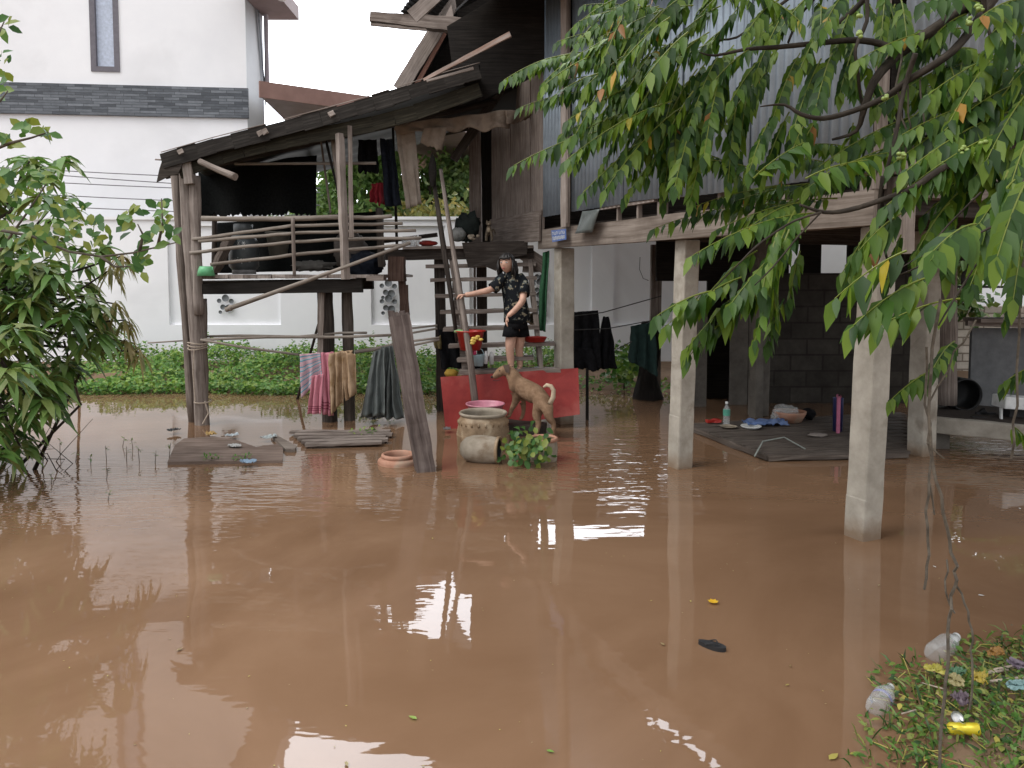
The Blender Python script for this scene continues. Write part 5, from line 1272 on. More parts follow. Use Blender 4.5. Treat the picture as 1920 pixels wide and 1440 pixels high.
m = MB(); c = at(998, 598, 8.7); m.lathe(c, [(0, -.07), (.05, -.06), (.065, 0), (.05, .03)], 16, axis=(0, -1, .2)); single(m, 'coconut_shell', rough_mat('husk', (.16, .12, .08), (.3, .24, .16), 20), 'hanging half husk to the right of the girl', 'husk', solid=.008)
# dried reddish fronds behind the board
m = MB()
for i in range(70):
    p = at(1040 + random.gauss(0, 16), 690 + random.gauss(0, 5), 8.55); m.leaf(p, (U(-1, 1), U(-.3, .3), U(.1, 1)), (0, -1, 0), U(.08, .16), .008, .5, .1, full=False)
single(m, 'dry_frond', leafm('dry_red_frond', [(.16, .05, .025), (.12, .07, .04), (.2, .08, .04)], .1), 'dried reddish frond tips behind the right end of the red board', 'plant')

# ---- laundry under the house
m = MB(); LY = 8.6
def lq(x, y, d=0): return at(x, y, LY + d)
m.v += [lq(*p_) for p_ in ()]
cloth(m, lq(1078, 585), lq(1120, 582), lq(1126, 690), lq(1068, 690), 2.5, .04, sd=31, ragged=.06); single(m, 'jacket', M['black_cloth'], 'black jacket hanging on the line beside the concrete post, left of the other dark garments', 'clothes', 'dark laundry under the house', solid=.03)
m = MB(); cloth(m, lq(1131, 594, .1), lq(1141, 594, .1), lq(1156, 690, .1), lq(1112, 694, .1), 2, .04, sd=33, ragged=.06); single(m, 'black_dress', M['black_cloth'], 'black garment with a narrow top, right of the black jacket', 'clothes', 'dark laundry under the house', solid=.02)
m = MB(); cloth(m, lq(1065, 650, -.15), lq(1110, 655, -.15), lq(1118, 695, -.15), lq(1063, 688, -.15), 2, .04, sd=35, ragged=.06); single(m, 'black_shorts', M['black_cloth'], 'bunched black cloth low against the concrete post', 'clothes', 'dark laundry under the house', solid=.03)
m = MB(); cloth(m, lq(1183, 612, .3), lq(1228, 602, .3), lq(1232, 705, .3), lq(1180, 676, .3), 2.5, .04, sd=37, ragged=.04); single(m, 'dark_green_cloth', rough_mat('dark_green_cloth', (.008, .022, .02), (.016, .04, .036), 14), 'dark green cloth hanging left of the second concrete post', 'clothes', 'dark laundry under the house', solid=.015)
for i, (pts, lb) in enumerate((([(1063, 594), (1130, 586), (1240, 555)], 'upper wire carrying the black jacket under the house'), ([(1070, 619), (1140, 616), (1240, 598)], 'lower wire across the black garments'), ([(1156, 655), (1185, 640)], 'short slack wire right of the black garments'))):
    m = MB(); m.tube([lq(x, y, -.06 + .02 * j) for j, (x, y) in enumerate(pts)], .006, 5); single(m, 'washing_line', M['wire'], lb, 'wire', 'washing lines under the house')
m = MB(); m.tube([lq(1200, 482, .6), lq(1199, 505, .6), lq(1206, 522, .6), lq(1216, 526, .6)], .004, 5); single(m, 'loose_wire', M['wire'], 'thin wire loop dangling against the white wall under the house', 'wire')
m = MB(); m.log(wat(1101, 786) - V(0, 0, .2), at(1101, 690, wat(1101, 786).y), .018, .016); single(m, 'thin_stake', M['wood_black'], 'thin dark stake standing in the water right of the red board', 'stake')
# dark tree stump by the second post
m = MB(); q = wat(1216, 748); m.log(q - V(0, 0, .3), q + V(.02, 0, 1.0), .17, .10, n=14, jit=.9, segs=12); m.log(q + V(.02, .05, .3), q + V(-.12, 0, .75), .07, .05, jit=.6); single(m, 'dark_stump', M['wood_black'], 'dark rotten stump in the water left of the second concrete post', 'stump')

# ---- store room walls under the house
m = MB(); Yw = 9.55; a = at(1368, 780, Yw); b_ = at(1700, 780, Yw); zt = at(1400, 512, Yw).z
hut = thing('block_store', 'dark concrete block store room under the back of the house', 'wall', (2.8, Yw, 0))
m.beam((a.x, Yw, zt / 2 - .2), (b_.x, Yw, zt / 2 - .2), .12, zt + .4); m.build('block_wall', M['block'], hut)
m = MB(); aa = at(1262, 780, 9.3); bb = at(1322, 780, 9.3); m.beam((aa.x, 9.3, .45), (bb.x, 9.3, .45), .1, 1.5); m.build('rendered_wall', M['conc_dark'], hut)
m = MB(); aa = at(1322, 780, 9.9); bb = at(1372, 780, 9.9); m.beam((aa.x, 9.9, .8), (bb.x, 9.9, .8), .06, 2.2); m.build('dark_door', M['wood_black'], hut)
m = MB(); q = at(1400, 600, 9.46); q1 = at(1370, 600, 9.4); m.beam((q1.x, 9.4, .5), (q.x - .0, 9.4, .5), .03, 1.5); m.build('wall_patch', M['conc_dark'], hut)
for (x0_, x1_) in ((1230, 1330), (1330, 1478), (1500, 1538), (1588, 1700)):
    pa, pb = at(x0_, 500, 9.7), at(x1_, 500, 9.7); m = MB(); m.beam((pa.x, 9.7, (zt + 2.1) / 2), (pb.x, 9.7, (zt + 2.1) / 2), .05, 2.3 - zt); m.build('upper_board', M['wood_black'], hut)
# ---- floating platform with odds and ends
fz_ = .06
f1 = wat(1285, 793, fz_); f2 = wat(1440, 852, fz_); f3 = wat(1700, 846, fz_); f4 = V(wat(1690, 770, fz_).x, 8.6, fz_); f5 = V(f1.x + .3, 8.7, fz_)
fp = thing('floating_deck', 'low weathered plank deck just above the water under the house', 'deck', (f2.x, f2.y, 0))
nb = 12
for i in range(nb):
    u0 = i / nb; u1 = (i + .94) / nb
    c0 = f2.lerp(f3, (u0 + u1) / 2); c1 = f1.lerp(f4, (u0 + u1) / 2)
    e0, e1_ = f2.lerp(f1, (u0 + u1) / 2), f3.lerp(f4, (u0 + u1) / 2)
    m = MB(); m.beam(e0 + V(0, 0, -.02 + .006 * R()), e1_ + V(0, 0, -.02 + .006 * R()), (f1 - f2).length / nb * .93, .03, segs=8, jit=.004); m.build('deck_plank', M['wood_mid'], fp)
m = MB(); m.beam(f2 + V(0, 0, -.03), f1 + V(0, 0, -.03), .05, .05, segs=8, jit=.006); m.beam(f2 + V(0, .0, -.03), f3 + V(0, 0, -.03), .05, .04, segs=6, jit=.008)
m.build('deck_edge', M['wood_mid'], fp)
def dk(x, y): return wat(x, y, fz_)
c = dk(1362, 797); bt = thing('drink_bottle', 'upright clear water bottle with a green label on the floating deck', 'bottle', tuple(c)); 
m = MB(); m.lathe(c, [(0, 0), (.032, 0), (.035, .02), (.035, .15), (.026, .18), (.013, .205), (.013, .225)], 18); m.build('bottle_body', M['clear'], bt)
m = MB(); m.lathe(c + V(0, 0, .10), [(.036, 0), (.036, .065)], 18); m.build('label_band', plain('green_label', (.08, .30, .22), .5), bt)
m = MB(); m.lathe(c + V(0, 0, .222), [(.015, 0), (.015, .02), (0, .021)], 12); m.build('cap', M['white_plastic'], bt)
c = dk(1366, 802); m = MB(); m.lathe(c, [(0, .005), (.06, .0), (.085, .018), (.088, .018), (.06, .008)], 22); single(m, 'saucer', M['grey_pot'], 'small saucer at the foot of the water bottle', 'saucer')
c = dk(1338, 793); m = MB(); m.beam(c + V(-.07, 0, .018), c + V(.07, .02, .018), .07, .03, segs=3, jit=.008); single(m, 'red_packet', M['red_plastic'], 'small red packet left of the water bottle', 'packet')
c = dk(1408, 803); m = MB(); m.lathe(c, [(0, .01), (.07, .0), (.105, .025), (.10, .03), (.07, .012)], 22, jit=.05); single(m, 'white_plate', M['white_plastic'], 'white plate below the blue cloth on the floating deck', 'plate')
m = MB(); o = dk(1435, 797); m.grid(lambda u, v: o + V((u - .5) * .42 + .04 * nz3((v * 4, u, 1)), (v - .5) * .22, .02 + .035 * abs(nz3((u * 5, v * 4, 2))) * 2), 20, 12); single(m, 'blue_cloth', rough_mat('blue_cloth', (.06, .11, .26), (.16, .22, .38), 14), 'crumpled blue cloth in the middle of the floating deck', 'cloth', solid=.008)
c = dk(1480, 790); rp_ = thing('terracotta_bowl', 'low round terracotta bowl with a plastic bag in it on the deck', 'bowl', tuple(c))
m = MB(); m.lathe(c, [(0, 0), (.12, 0), (.165, .09), (.17, .11), (.155, .11), (.15, .09)], 26); m.build('bowl_body', M['terracotta'], rp_)
m = MB(); m.ball(c + V(-.05, 0, .11), .11, 18, 12, (1.2, .8, .6), .5, sd=3); m.ball(c + V(-.15, -.03, .06), .06, 14, 10, (1, .8, 1.1), .5, sd=6); single(m, 'plastic_bag', M['clear'], 'clear crumpled bag stuffed in the terracotta bowl', 'bag')
c = dk(1510, 788); m = MB(); m.ball(c + V(.05, .05, .06), .06, 14, 10, (1.3, 1, .9), .5, sd=8); single(m, 'black_bag', M['black_cloth'], 'black bag beside the terracotta bowl', 'bag')
c = dk(1533, 818); m = MB(); m.ball(c + V(0, 0, .012), .07, 14, 8, (1.3, .7, .25), .4, sd=8); single(m, 'pale_rag', plain('pale_rag', (.22, .19, .17), .9), 'flat pale rag lying on the front planks of the floating deck', 'cloth')
c = dk(1574, 808); m = MB(); m.lathe(c + V(-.02, 0, 0), [(0, 0), (.045, 0), (.05, .32), (.052, .33)], 16); single(m, 'blue_tub', plain('navy_plastic', (.02, .025, .09), .4), 'tall navy tub half hidden behind the nearest concrete post', 'tub')
m = MB(); c = dk(1571, 812); m.beam(c, c + V(0, 0, .36), .03, .02); m.lathe(c + V(0, 0, .36), [(.02, -.02), (.02, .02)], 10, axis=(0, -1, 0)); single(m, 'pink_brush', plain('pink_handle', (.45, .13, .22), .5), 'pink brush handle standing beside the navy tub', 'brush')
m = MB(); q = [dk(1415, 855), dk(1430, 838) + V(0, 0, .05), dk(1470, 832) + V(0, 0, .06), dk(1510, 842)]; m.tube(q, .007, 6); single(m, 'hose', plain('grey_hose', (.22, .24, .22), .6), 'thin grey hose arching over the edge of the floating deck', 'hose')

# ---- table / trough at the far right
Yt = 6.6
tbz = at(1850, 800, Yt).z
tb = thing('work_bench', 'concrete edged work bench with dark top at the right under the house', 'bench', (4.3, Yt, 0))
ca, cb = at(1742, 795, 7.0), at(2060, 826, 6.3)
m = MB(); m.beam(ca, V(cb.x, cb.y, ca.z), .09, .145, segs=6, jit=.004); m.build('bench_edge', M['conc'], tb, bev=.01)
m = MB(); d_ = V(cb.x, cb.y, ca.z) - ca; nrm_ = V(-d_.y, d_.x, 0).normalized()
m.beam(ca + nrm_ * .5 + V(0, 0, .055), V(cb.x, cb.y, ca.z) + nrm_ * .5 + V(0, 0, .055), .9, .03, segs=6, jit=.004); m.build('bench_top', M['wood_dark'], tb)
for u_ in (.03, .97):
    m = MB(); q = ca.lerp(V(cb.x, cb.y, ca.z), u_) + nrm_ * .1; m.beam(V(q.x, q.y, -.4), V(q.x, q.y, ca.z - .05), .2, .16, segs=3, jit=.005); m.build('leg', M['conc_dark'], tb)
def bq(x, y, off=0): return at(x, y, 7.0 + off)
m = MB(); c = bq(1798, 737, .45); m.lathe(c + V(0, -.12, 0), [(.0, .22), (.10, .22), (.155, .2), (.16, 0), (.15, -.01), (.14, .02)], 26, axis=(0, 1, 0)); single(m, 'black_pot', M['black'], 'soot black round pot lying on its side on the bench', 'pot')
m = MB(); m.log(bq(1775, 758, .35), bq(1778, 480, .35), .09, .085, n=14, jit=.12, segs=10, bend=.03); m.build('round_post', M['wood'], sh)
m = MB(); p0, p1 = bq(1818, 690, .7), bq(1990, 690, .7); m.beam(p0, p1, .04, .9 * .9, segs=1); single(m, 'grey_cabinet', rough_mat('grey_board', (.10, .105, .11), (.15, .155, .16), 9, .8), 'big grey board panel standing behind the bench', 'panel')
m = MB(); m.beam(at(1822, 600, 7.55), at(1990, 600, 7.55), .3, .04); m.beam(at(1812, 606, 7.5), at(1990, 612, 7.5), .05, .05); single(m, 'shelf_board', M['wood'], 'timber board lying along the top of the grey panel', 'plank')
st_ = thing('plastic_stool', 'white plastic stool top on dark legs at the right end of the bench', 'stool', tuple(bq(1900, 790, -.1)))
m = MB(); m.beam(bq(1872, 752, -.1), bq(1960, 758, -.1), .2, .11, segs=2); m.build('seat', M['white_plastic'], st_, bev=.01)
for x in (1877, 1950): m = MB(); m.beam(bq(x, 792, -.12), bq(x, 762, -.12), .02, .02); m.build('leg', M['white_plastic'], st_)
m = MB(); m.beam(bq(1885, 778, .02), bq(1960, 780, .02), .12, .13); single(m, 'black_box', M['black'], 'black box in the shadow under the white stool', 'box')
m = MB(); m.beam(bq(1822, 783, -.05), bq(1848, 784, -.05), .05, .018); m.beam(bq(1840, 768, .1), bq(1852, 786, .1), .03, .05); m.beam(bq(1830, 775, .1), bq(1866, 777, .1), .03, .03); single(m, 'tool', M['black'], 'small dark tool with a pale blade lying on the bench', 'tool')
m = MB(); c = at(1815, 520, 8.2); k = pxm(8.2); m.lathe(c, [(0, -18 * k), (10 * k, -17 * k), (13 * k, -10 * k), (13 * k, 4 * k), (9 * k, 11 * k), (3 * k, 15 * k), (2.5 * k, 24 * k), (0, 25 * k)], 16, sq=(1, .5)); m.tube([c + V(0, 0, .13), c + V(-.03, 0, .3)], .004, 4); single(m, 'hanging_bell', rough_mat('dark_bell', (.05, .045, .045), (.09, .08, .08), 9), 'dark bell shaped jar hanging against the white wall at far right', 'jar')
m = MB(); m.tube([at(1775, 538, 7.6), at(1920, 538, 7.6)], .012, 6); single(m, 'dark_rail', M['wire'], 'straight dark rail crossing below the hanging bell jar', 'rail')
m = MB(); m.beam(at(1700, 478, 8.0), at(2050, 478, 8.0), .1, .12); single(m, 'cross_beam', M['wood_dark'], 'dark cross beam above the hanging bell jar', 'beam') if False else m.build('floor_joist', M['wood_dark'], sh)
m = MB(); q0 = at(1765, 650, 11.6); m.beam(V(q0.x, 11.6, .55), V(q0.x + 3.0, 11.6, .55), .3, 1.15); single(m, 'stone_wall', M['stone'], 'low wall of pale broken stone blocks behind the round post', 'wall')
# power cables in front of the white house
cab = [((80, 318), (320, 330)), ((90, 327), (340, 345)), ((80, 341), (340, 353)), ((70, 364), (340, 377)), ((120, 388), (340, 397))]
for i, (p_, q_) in enumerate(cab):
    m = MB(); a = at(p_[0] - 700, p_[1] - 35, 11.6); b_ = at(q_[0], q_[1], 11.0); mid = at((p_[0] + q_[0]) / 2, (p_[1] + q_[1]) / 2 + .5, 11.2)
    m.tube([a, at(p_[0], p_[1], 11.3), mid, b_, at(q_[0] + 260, q_[1] + 8, 10.8)], .007, 4); single(m, 'power_cable', plain('cable', (.16, .16, .17), .6), ('highest', 'second', 'middle', 'fourth', 'lowest')[i] + ' of five thin cables in front of the white house', 'cable', 'cables in front of the white house')

# ---- floating planks
def slab(name, pts, zt_, th, mat, label, cat='plank', nu=1):
    m = MB(); P_ = [wat(x, y, zt_) for x, y in pts]; k = len(P_)
    m.v += P_ + [p_ - V(0, 0, th) for p_ in P_]
    m.face(list(range(k)), [(p_.x, p_.y) for p_ in P_])
    for i in range(k):
        j = (i + 1) % k; m.face([i, k + i, k + j, j], [(i, 0), (i, th), (i + .5, th), (i + .5, 0)])
    return single(m, name, mat, label, cat)
slab('floating_board', [(314, 866), (328, 834), (345, 822), (400, 818), (440, 824), (480, 838), (520, 832), (531, 840), (530, 863)], .025, .03, M['wood_mud'], 'wide waterlogged board strewn with scraps at the foot of the corner log', 'board')
slab('floating_board', [(508, 816), (514, 813), (556, 836), (553, 842), (536, 842)], .03, .03, M['wood_red'], 'short reddish board floating between the two wide boards', 'board')
for i in range(5):
    a0 = (545 + i * 7 + 0, 808 + i * 6); a1 = (720 - 4 * i + (8 if i % 2 else 0), 806 + i * 5)
    m = MB() if i == 0 else m
    m.beam(wat(a0[0], a0[1] + 2, .03), wat(a1[0] + 12, a1[1] + 3, .035), .095, .025, segs=6, jit=.004)
m.beam(wat(560, 812, .01), wat(590, 834, .01), .06, .04); m.beam(wat(690, 808, .01), wat(715, 830, .01), .06, .04)
single(m, 'floating_pallet', M['wood'], 'slatted timber pallet floating in front of the pink towel', 'pallet')
m = MB()
for i in range(26):
    p_ = wat(690 + random.gauss(0, 14), 808 + random.gauss(0, 4), .05); m.leaf(p_, (U(-1, 1), U(-1, 1), U(.1, .8)), (0, 0, 1), U(.04, .09), .02, .4)
single(m, 'weed_sprig', M['leaf_weed'], 'sprig of green weed on the far edge of the floating pallet', 'plant')
# litter on the wide board
lit = [((395, 815), 'yellow', (.5, .32, .1), 'crumpled yellow scrap beside the corner log foot'), ((440, 838), 'white', (.6, .6, .58), 'white foam scrap in the middle of the wide floating board'), ((326, 808), 'dark', (.05, .055, .06), 'dark bent can at the left corner of the wide floating board'), ((465, 868), 'blue', (.3, .42, .55), 'pale blue plastic scrap at the front edge of the wide board'), ((435, 818), 'pale', (.55, .62, .66), 'pale torn plastic near the corner log'), ((505, 822), 'clear', (.5, .55, .55), 'crumpled clear plastic at the right end of the wide board'),
       ((838, 806), 'grey', (.16, .15, .15), 'grey sodden bag floating left of the red board'), ((700, 787), 'dgrey', (.12, .12, .12), 'grey sodden rag beside the tarpaulin'), ((788, 722), 'blue2', (.12, .33, .55), 'blue plastic cup floating behind the slanting post'), ((789, 712), 'orange', (.55, .16, .05), 'orange red lid floating just beyond the blue cup'), ((678, 722), 'orange2', (.5, .3, .12), 'pale orange scrap left of the tarpaulin')]
for (pp_, nm, c_, lb) in lit:
    c = wat(*pp_, .03); m = MB(); m.scrap(c, U(.05, .07)); single(m, 'litter', plain('litter_' + nm, tuple(x * .75 for x in c_), .6), lb, 'litter', solid=.003)
# ================================================================ plants
def frond(mb, st_, S0, E0, n, L, hang=.7, w=.46, yel=.03, arch=.12, seed=0):
    """pinnate leaf: thin stalk with pairs of pointed drooping leaflets"""
    S0, E0 = Vector(S0), Vector(E0); ln = (E0 - S0).length
    mid = S0.lerp(E0, .45) + V(0, 0, arch * ln)
    pts = []
    for i in range(9):
        t = i / 8; pts.append(S0 * (1 - t) ** 2 + mid * 2 * t * (1 - t) + E0 * t * t)
    st_.tube(pts, [.0028 * (1 - .7 * i / 8) + .0006 for i in range(9)], 4, caps=False)
    rot = U(-.5, .5)
    for i in range(n):
        t = .10 + .88 * i / (n - 1); q = S0 * (1 - t) ** 2 + mid * 2 * t * (1 - t) + E0 * t * t
        tg = ((mid - S0) * (1 - t) + (E0 - mid) * t).normalized()
        lat = tg.cross(V(0, 0, 1)); 
        if lat.length < .1: lat = V(1, 0, 0)
        lat.normalize(); up = lat.cross(tg).normalized()
        lat = (lat * cos(rot) + up * sin(rot)).normalized()
        sz = L * (.62 + .5 * sin(pi * min(1, t * .8 + .12))) * U(.88, 1.1)
        for s_ in (-1, 1):
            d = lat * s_ * U(.25, .8) + tg * U(.15, .7) - V(0, 0, 1) * hang * U(.5, 1.7)
            mi = 1 if R() < yel else 0
            mb.leaf(q, d, up + V(U(-.3, .3), U(-1, .1), .3) + lat * U(-.6, .6), sz, sz * w * U(.85, 1.15), U(.1, .5), U(.05, .4), mi=mi, shape=.38)
    mb.leaf(E0, (E0 - mid) - V(0, 0, .3), V(0, -.5, 1), L, L * w, .2, .2)

# ---- the star gooseberry tree leaning in from the right
GT = thing('gooseberry_tree', 'leafy star gooseberry tree reaching in from the upper right with pinnate leaves and green berries', 'tree', (3.6, 2.6, 0.2))
br = [([(2080, 640), (2040, 300), (1990, 60), (1900, -70), (1850, -20), (1790, 30), (1700, 90), (1670, 115), (1640, 152), (1622, 200), (1606, 246), (1560, 262)], 2.9, [.09, .08, .065, .045, .034, .03, .026, .022, .018, .014, .009, .005]),
      ([(1690, 100), (1650, 82), (1600, 75), (1540, 80), (1460, 88), (1400, 92), (1340, 104), (1312, 98)], 3.0, [.018, .016, .015, .013, .011, .009, .007, .003]),
      ([(1905, -60), (1860, 0), (1830, 44), (1786, 95), (1740, 128), (1700, 152), (1660, 182), (1600, 208), (1545, 222), (1502, 214), (1470, 196), (1425, 200)], 2.8, [.03, .026, .022, .019, .017, .016, .015, .013, .012, .010, .007, .003]),
      ([(1600, 76), (1570, 50), (1600, 20), (1640, -20)], 3.1, [.010, .011, .013, .016]),
      ([(1606, 246), (1618, 214), (1612, 170), (1608, 130), (1604, 90), (1625, 40), (1625, -10)], 2.95, [.008, .008, .007, .008, .008, .011, .013]),
      ([(1340, 75), (1382, 70), (1420, 40), (1465, 8), (1500, -20)], 3.2, [.005, .007, .008, .009, .01]),
      ([(1478, 80), (1500, 30), (1525, 0), (1540, -25)], 3.1, [.006, .007, .008, .009]),
      ([(1716, 100), (1700, 150), (1690, 190), (1682, 240), (1668, 300), (1655, 345), (1648, 380)], 2.75, [.012, .011, .010, .010, .009, .009, .006]),
      ([(1655, 330), (1648, 400), (1655, 450), (1664, 490), (1670, 540)], 2.7, [.009, .008, .007, .005, .003]),
      ([(1990, 190), (1900, 270), (1830, 290), (1762, 318), (1712, 352), (1650, 376), (1590, 394), (1545, 398), (1500, 384)], 2.6, [.022, .019, .016, .014, .013, .012, .011, .009, .005]),
      ([(1540, 398), (1500, 410), (1470, 425), (1420, 460), (1380, 500), (1335, 545)], 2.55, [.006, .005, .005, .004, .003, .002]),
      ([(1540, 398), (1500, 440), (1450, 500), (1415, 535)], 2.55, [.004, .004, .003, .002]),
      ([(1842, -30), (1850, 40), (1862, 85)], 2.7, [.014, .008, .006]),
      ([(1925, 330), (1880, 410), (1830, 440), (1760, 480), (1700, 510), (1640, 530)], 2.3, [.006, .005, .004, .004, .003, .002]),
      ([(1930, 390), (1850, 470), (1790, 560), (1760, 610)], 2.35, [.005, .004, .004, .003]), ([(1840, 360), (1780, 420), (1730, 475), (1660, 520)], 2.4, [.004, .004, .003, .002])]
m = MB()
for pts, Y, rr in br:
    q = []; r2 = []
    PP = [at(x, y, Y + .04 * sin(i * 1.3)) for i, (x, y) in enumerate(pts)]
    for i in range(len(PP) - 1):      # catmull-rom smoothing
        p0, p1, p2, p3 = PP[max(i - 1, 0)], PP[i], PP[i + 1], PP[min(i + 2, len(PP) - 1)]
        for k in range(3):
            t_ = k / 3; q.append(.5 * ((2 * p1) + (p2 - p0) * t_ + (2 * p0 - 5 * p1 + 4 * p2 - p3) * t_ ** 2 + (3 * p1 - p0 - 3 * p2 + p3) * t_ ** 3)); r2.append(rr[i] + (rr[i + 1] - rr[i]) * t_)
    q.append(PP[-1]); r2.append(rr[-1]); m.tube(q, [x_ * .78 for x_ in r2], 8, .3)
m.build('branches', M['bark'], GT)
m = MB(); m.log((3.75, 2.75, -.3), at(2080, 640, 2.9) + V(-.02, 0, .04), .13, .082, n=16, jit=.2, segs=14); m.build('trunk', M['bark'], GT)
FR = [(1130,100,1022,158,0),(1180,60,1060,120,0),(1200,20,1085,40,0),(1240,20,1080,250,1),(1230,60,1110,190,1),(1290,60,1190,175,2),(1250,150,1065,225,0),(1260,190,1062,300,1),(1280,200,1135,355,1),(1300,170,1215,330,1),(1310,200,1265,350,1),(1340,210,1295,372,1),(1270,110,1170,250,1),(1220,10,1090,72,0),(1300,10,1180,45,1),(1330,60,1240,140,1),(1350,100,1290,240,1),(1380,200,1365,345,1),(1400,180,1385,300,1),(1420,150,1350,250,1),(1440,100,1370,190,1),(1440,230,1405,320,1),(1480,210,1430,330,1),(1510,230,1465,340,1),(1500,100,1450,220,1),(1540,110,1490,235,1),(1560,20,1500,130,1),(1480,10,1420,130,1),(1400,0,1330,90,1),(1350,-10,1280,70,1),(1460,0,1400,60,1),(1600,10,1570,90,1),(1660,-10,1650,100,1),(1690,0,1700,70,1),(1600,90,1575,175,1),(1560,100,1530,200,1),
      (1440,330,1330,300,1),(1240,120,1130,310,1),(1200,90,1100,160,1),(1170,30,1130,120,1),(1350,140,1320,290,1),(1410,90,1340,150,1),(1290,-10,1210,60,1),(1250,-20,1150,20,1),(1520,-10,1460,60,1),(1585,-10,1545,50,1),
      (1600,230,1590,290,1),(1530,225,1500,285,1),(1510,335,1628,300,2),(1640,330,1500,350,1),(1580,345,1385,375,1),(1570,372,1345,430,1),(1530,400,1300,478,2),(1480,430,1415,640,2),(1500,440,1370,570,2),(1470,480,1290,650,2),(1440,470,1455,600,2),(1500,470,1480,560,2),(1440,540,1292,668,2),(1340,545,1232,592,2),(1490,395,1440,520,2),(1500,380,1400,430,1),(1470,560,1440,640,2),(1420,470,1320,560,2),(1390,520,1250,610,2),(1460,430,1430,540,2),
      (1660,400,1580,510,2),(1700,470,1565,560,3),(1740,520,1600,610,3),(1740,470,1680,590,3),(1690,440,1660,520,2),(1780,380,1720,470,2),(1830,420,1750,470,3),(1800,560,1650,610,3),(1690,400,1610,470,2),
      (1930,60,1850,92,2),(1925,90,1740,178,2),(1925,130,1760,170,2),(1930,150,1770,245,2),(1935,200,1700,320,2),(1930,230,1690,362,2),(1905,250,1662,385,2),(1930,270,1780,350,2),(1930,20,1860,62,2),(1930,290,1850,372,2),(1925,320,1835,420,3),(1930,330,1870,480,3),(1890,320,1845,470,3),(1930,380,1900,560,2),(1925,460,1885,600,1),(1935,120,1810,280,2),(1940,100,1860,210,2),(1930,0,1840,30,2),(1930,170,1850,300,2),(1930,240,1830,330,2),(1890,290,1790,390,2),(1930,250,1880,400,3),
      (1790,640,1750,690,1),(1760,690,1672,748,1),(1930,690,1880,720,1),(1900,800,1930,830,1),
      (1400,-20,1500,40,1),(1700,60,1720,140,1),(1620,110,1640,190,1),(1780,120,1800,190,1)]
m = MB(); stm_ = MB(); random.seed(21)
for (x0_, y0_, x1_, y1_, sz) in FR:
    Lf = (.054, .064, .074, .086)[sz]; Y = (3.3, 3.1, 2.75, 2.35)[sz] + U(-.15, .15)
    S0 = at(x0_, y0_, Y); E0 = at(x1_, y1_, Y - U(-.05, .2)); n = max(5, int((E0 - S0).length / (Lf * .42)))
    left = x1_ < 1160
    frond(m, stm_, S0, E0, n, Lf, hang=U(.5, .95), yel=.06 if left else .008)
    if sz <= 2 and y0_ < 392 and not (640 < y0_):
        for k in range(2 if x0_ > 1600 and y0_ < 300 else (3 if x1_ < 1330 and y1_ < 380 else (2 if x1_ < 1330 or y0_ > 320 else (1 if R() < .55 else 0)))):
            o = V(U(-.14, .14), U(.05, .5), U(-.07, .14)); e2 = E0 + o + V(U(-.08, .10), 0, U(-.02, .10)); frond(m, stm_, S0 + o, e2, n, Lf, hang=U(.4, 1.0), yel=.01)
# crown continuing above the frame (shades the yard and shows in the water)
for i in range(230):
    c = V(U(.2, 4.6), U(1.2, 4.6), U(2.9, 4.6))
    pr = (c.z - 1.6) / max(.6, c.y)
    if pr < .40 or c.x / c.y < -.02: continue
    frond(m, stm_, c, c + V(U(-.45, .25), U(-.3, .3), U(-.32, -.05)), 9, .065, hang=.6)
m.build('foliage', [M['leaf_right'], M['leaf_yellow']], GT)
tag(stm_.build('leaf_stalks', M['leaf_lime'], GT), kind='stuff')
bm_ = plain('green_berry', (.24, .32, .08), .4)
for (x, y, n) in ((1610, 60, 10), (1818, 40, 10), (1835, 15, 10), (1690, 290, 14), (1755, 328, 14), (1735, 345, 10), (1770, 310, 8), (1730, 355, 8), (1805, 282, 10), (1840, 270, 6), (1825, 290, 8), (1612, 30, 6), (1655, 180, 5)):
    m = MB()
    for i in range(max(3, n - 3)):
        m.ball(at(x + random.gauss(0, 3.2), y + random.gauss(0, 3.2), 2.6 + U(-.012, .012)), U(.007, .0095), 8, 6, (1, 1, .82))
    m.build('berry_cluster', bm_, GT)
m = MB()
for (pts, Y, r) in (([(1690, 90), (1682, 160), (1700, 250), (1690, 330)], 2.85, .004), ([(1722, 150), (1730, 230), (1728, 300)], 2.8, .0035), ([(1700, 160), (1706, 240), (1712, 290)], 2.85, .003), ([(1676, 240), (1690, 300), (1698, 340)], 2.8, .003),
                    ([(1735, 650), (1738, 760), (1745, 860), (1734, 960), (1741, 1040), (1733, 1105)], 2.6, .0045), ([(1742, 900), (1752, 965)], 2.6, .003), ([(1760, 560), (1745, 700), (1742, 810), (1756, 900), (1775, 990), (1792, 1060), (1790, 1100), (1780, 1160), (1775, 1240), (1772, 1300), (1762, 1440)], 2.35, .005),
                    ([(1792, 1085), (1810, 1130), (1820, 1180), (1825, 1240), (1818, 1330)], 2.35, .0035), ([(1776, 1050), (1775, 1110), (1790, 1150)], 2.35, .003), ([(1900, 860), (1905, 760), (1912, 560), (1920, 440)], 2.5, .004), ([(1742, 760), (1790, 660), (1830, 600)], 2.5, .003), ([(1738, 830), (1770, 860)], 2.5, .003)):
    q = []; PP = [at(x, y, Y) for x, y in pts]
    for i in range(len(PP) - 1):
        for k in range(3): q.append(PP[i].lerp(PP[i + 1], k / 3) + V(U(-.004, .004), U(-.01, .01), 0))
    q.append(PP[-1]); m.tube(q, r, 5)
m.build('hanging_twigs', M['twig'], GT)

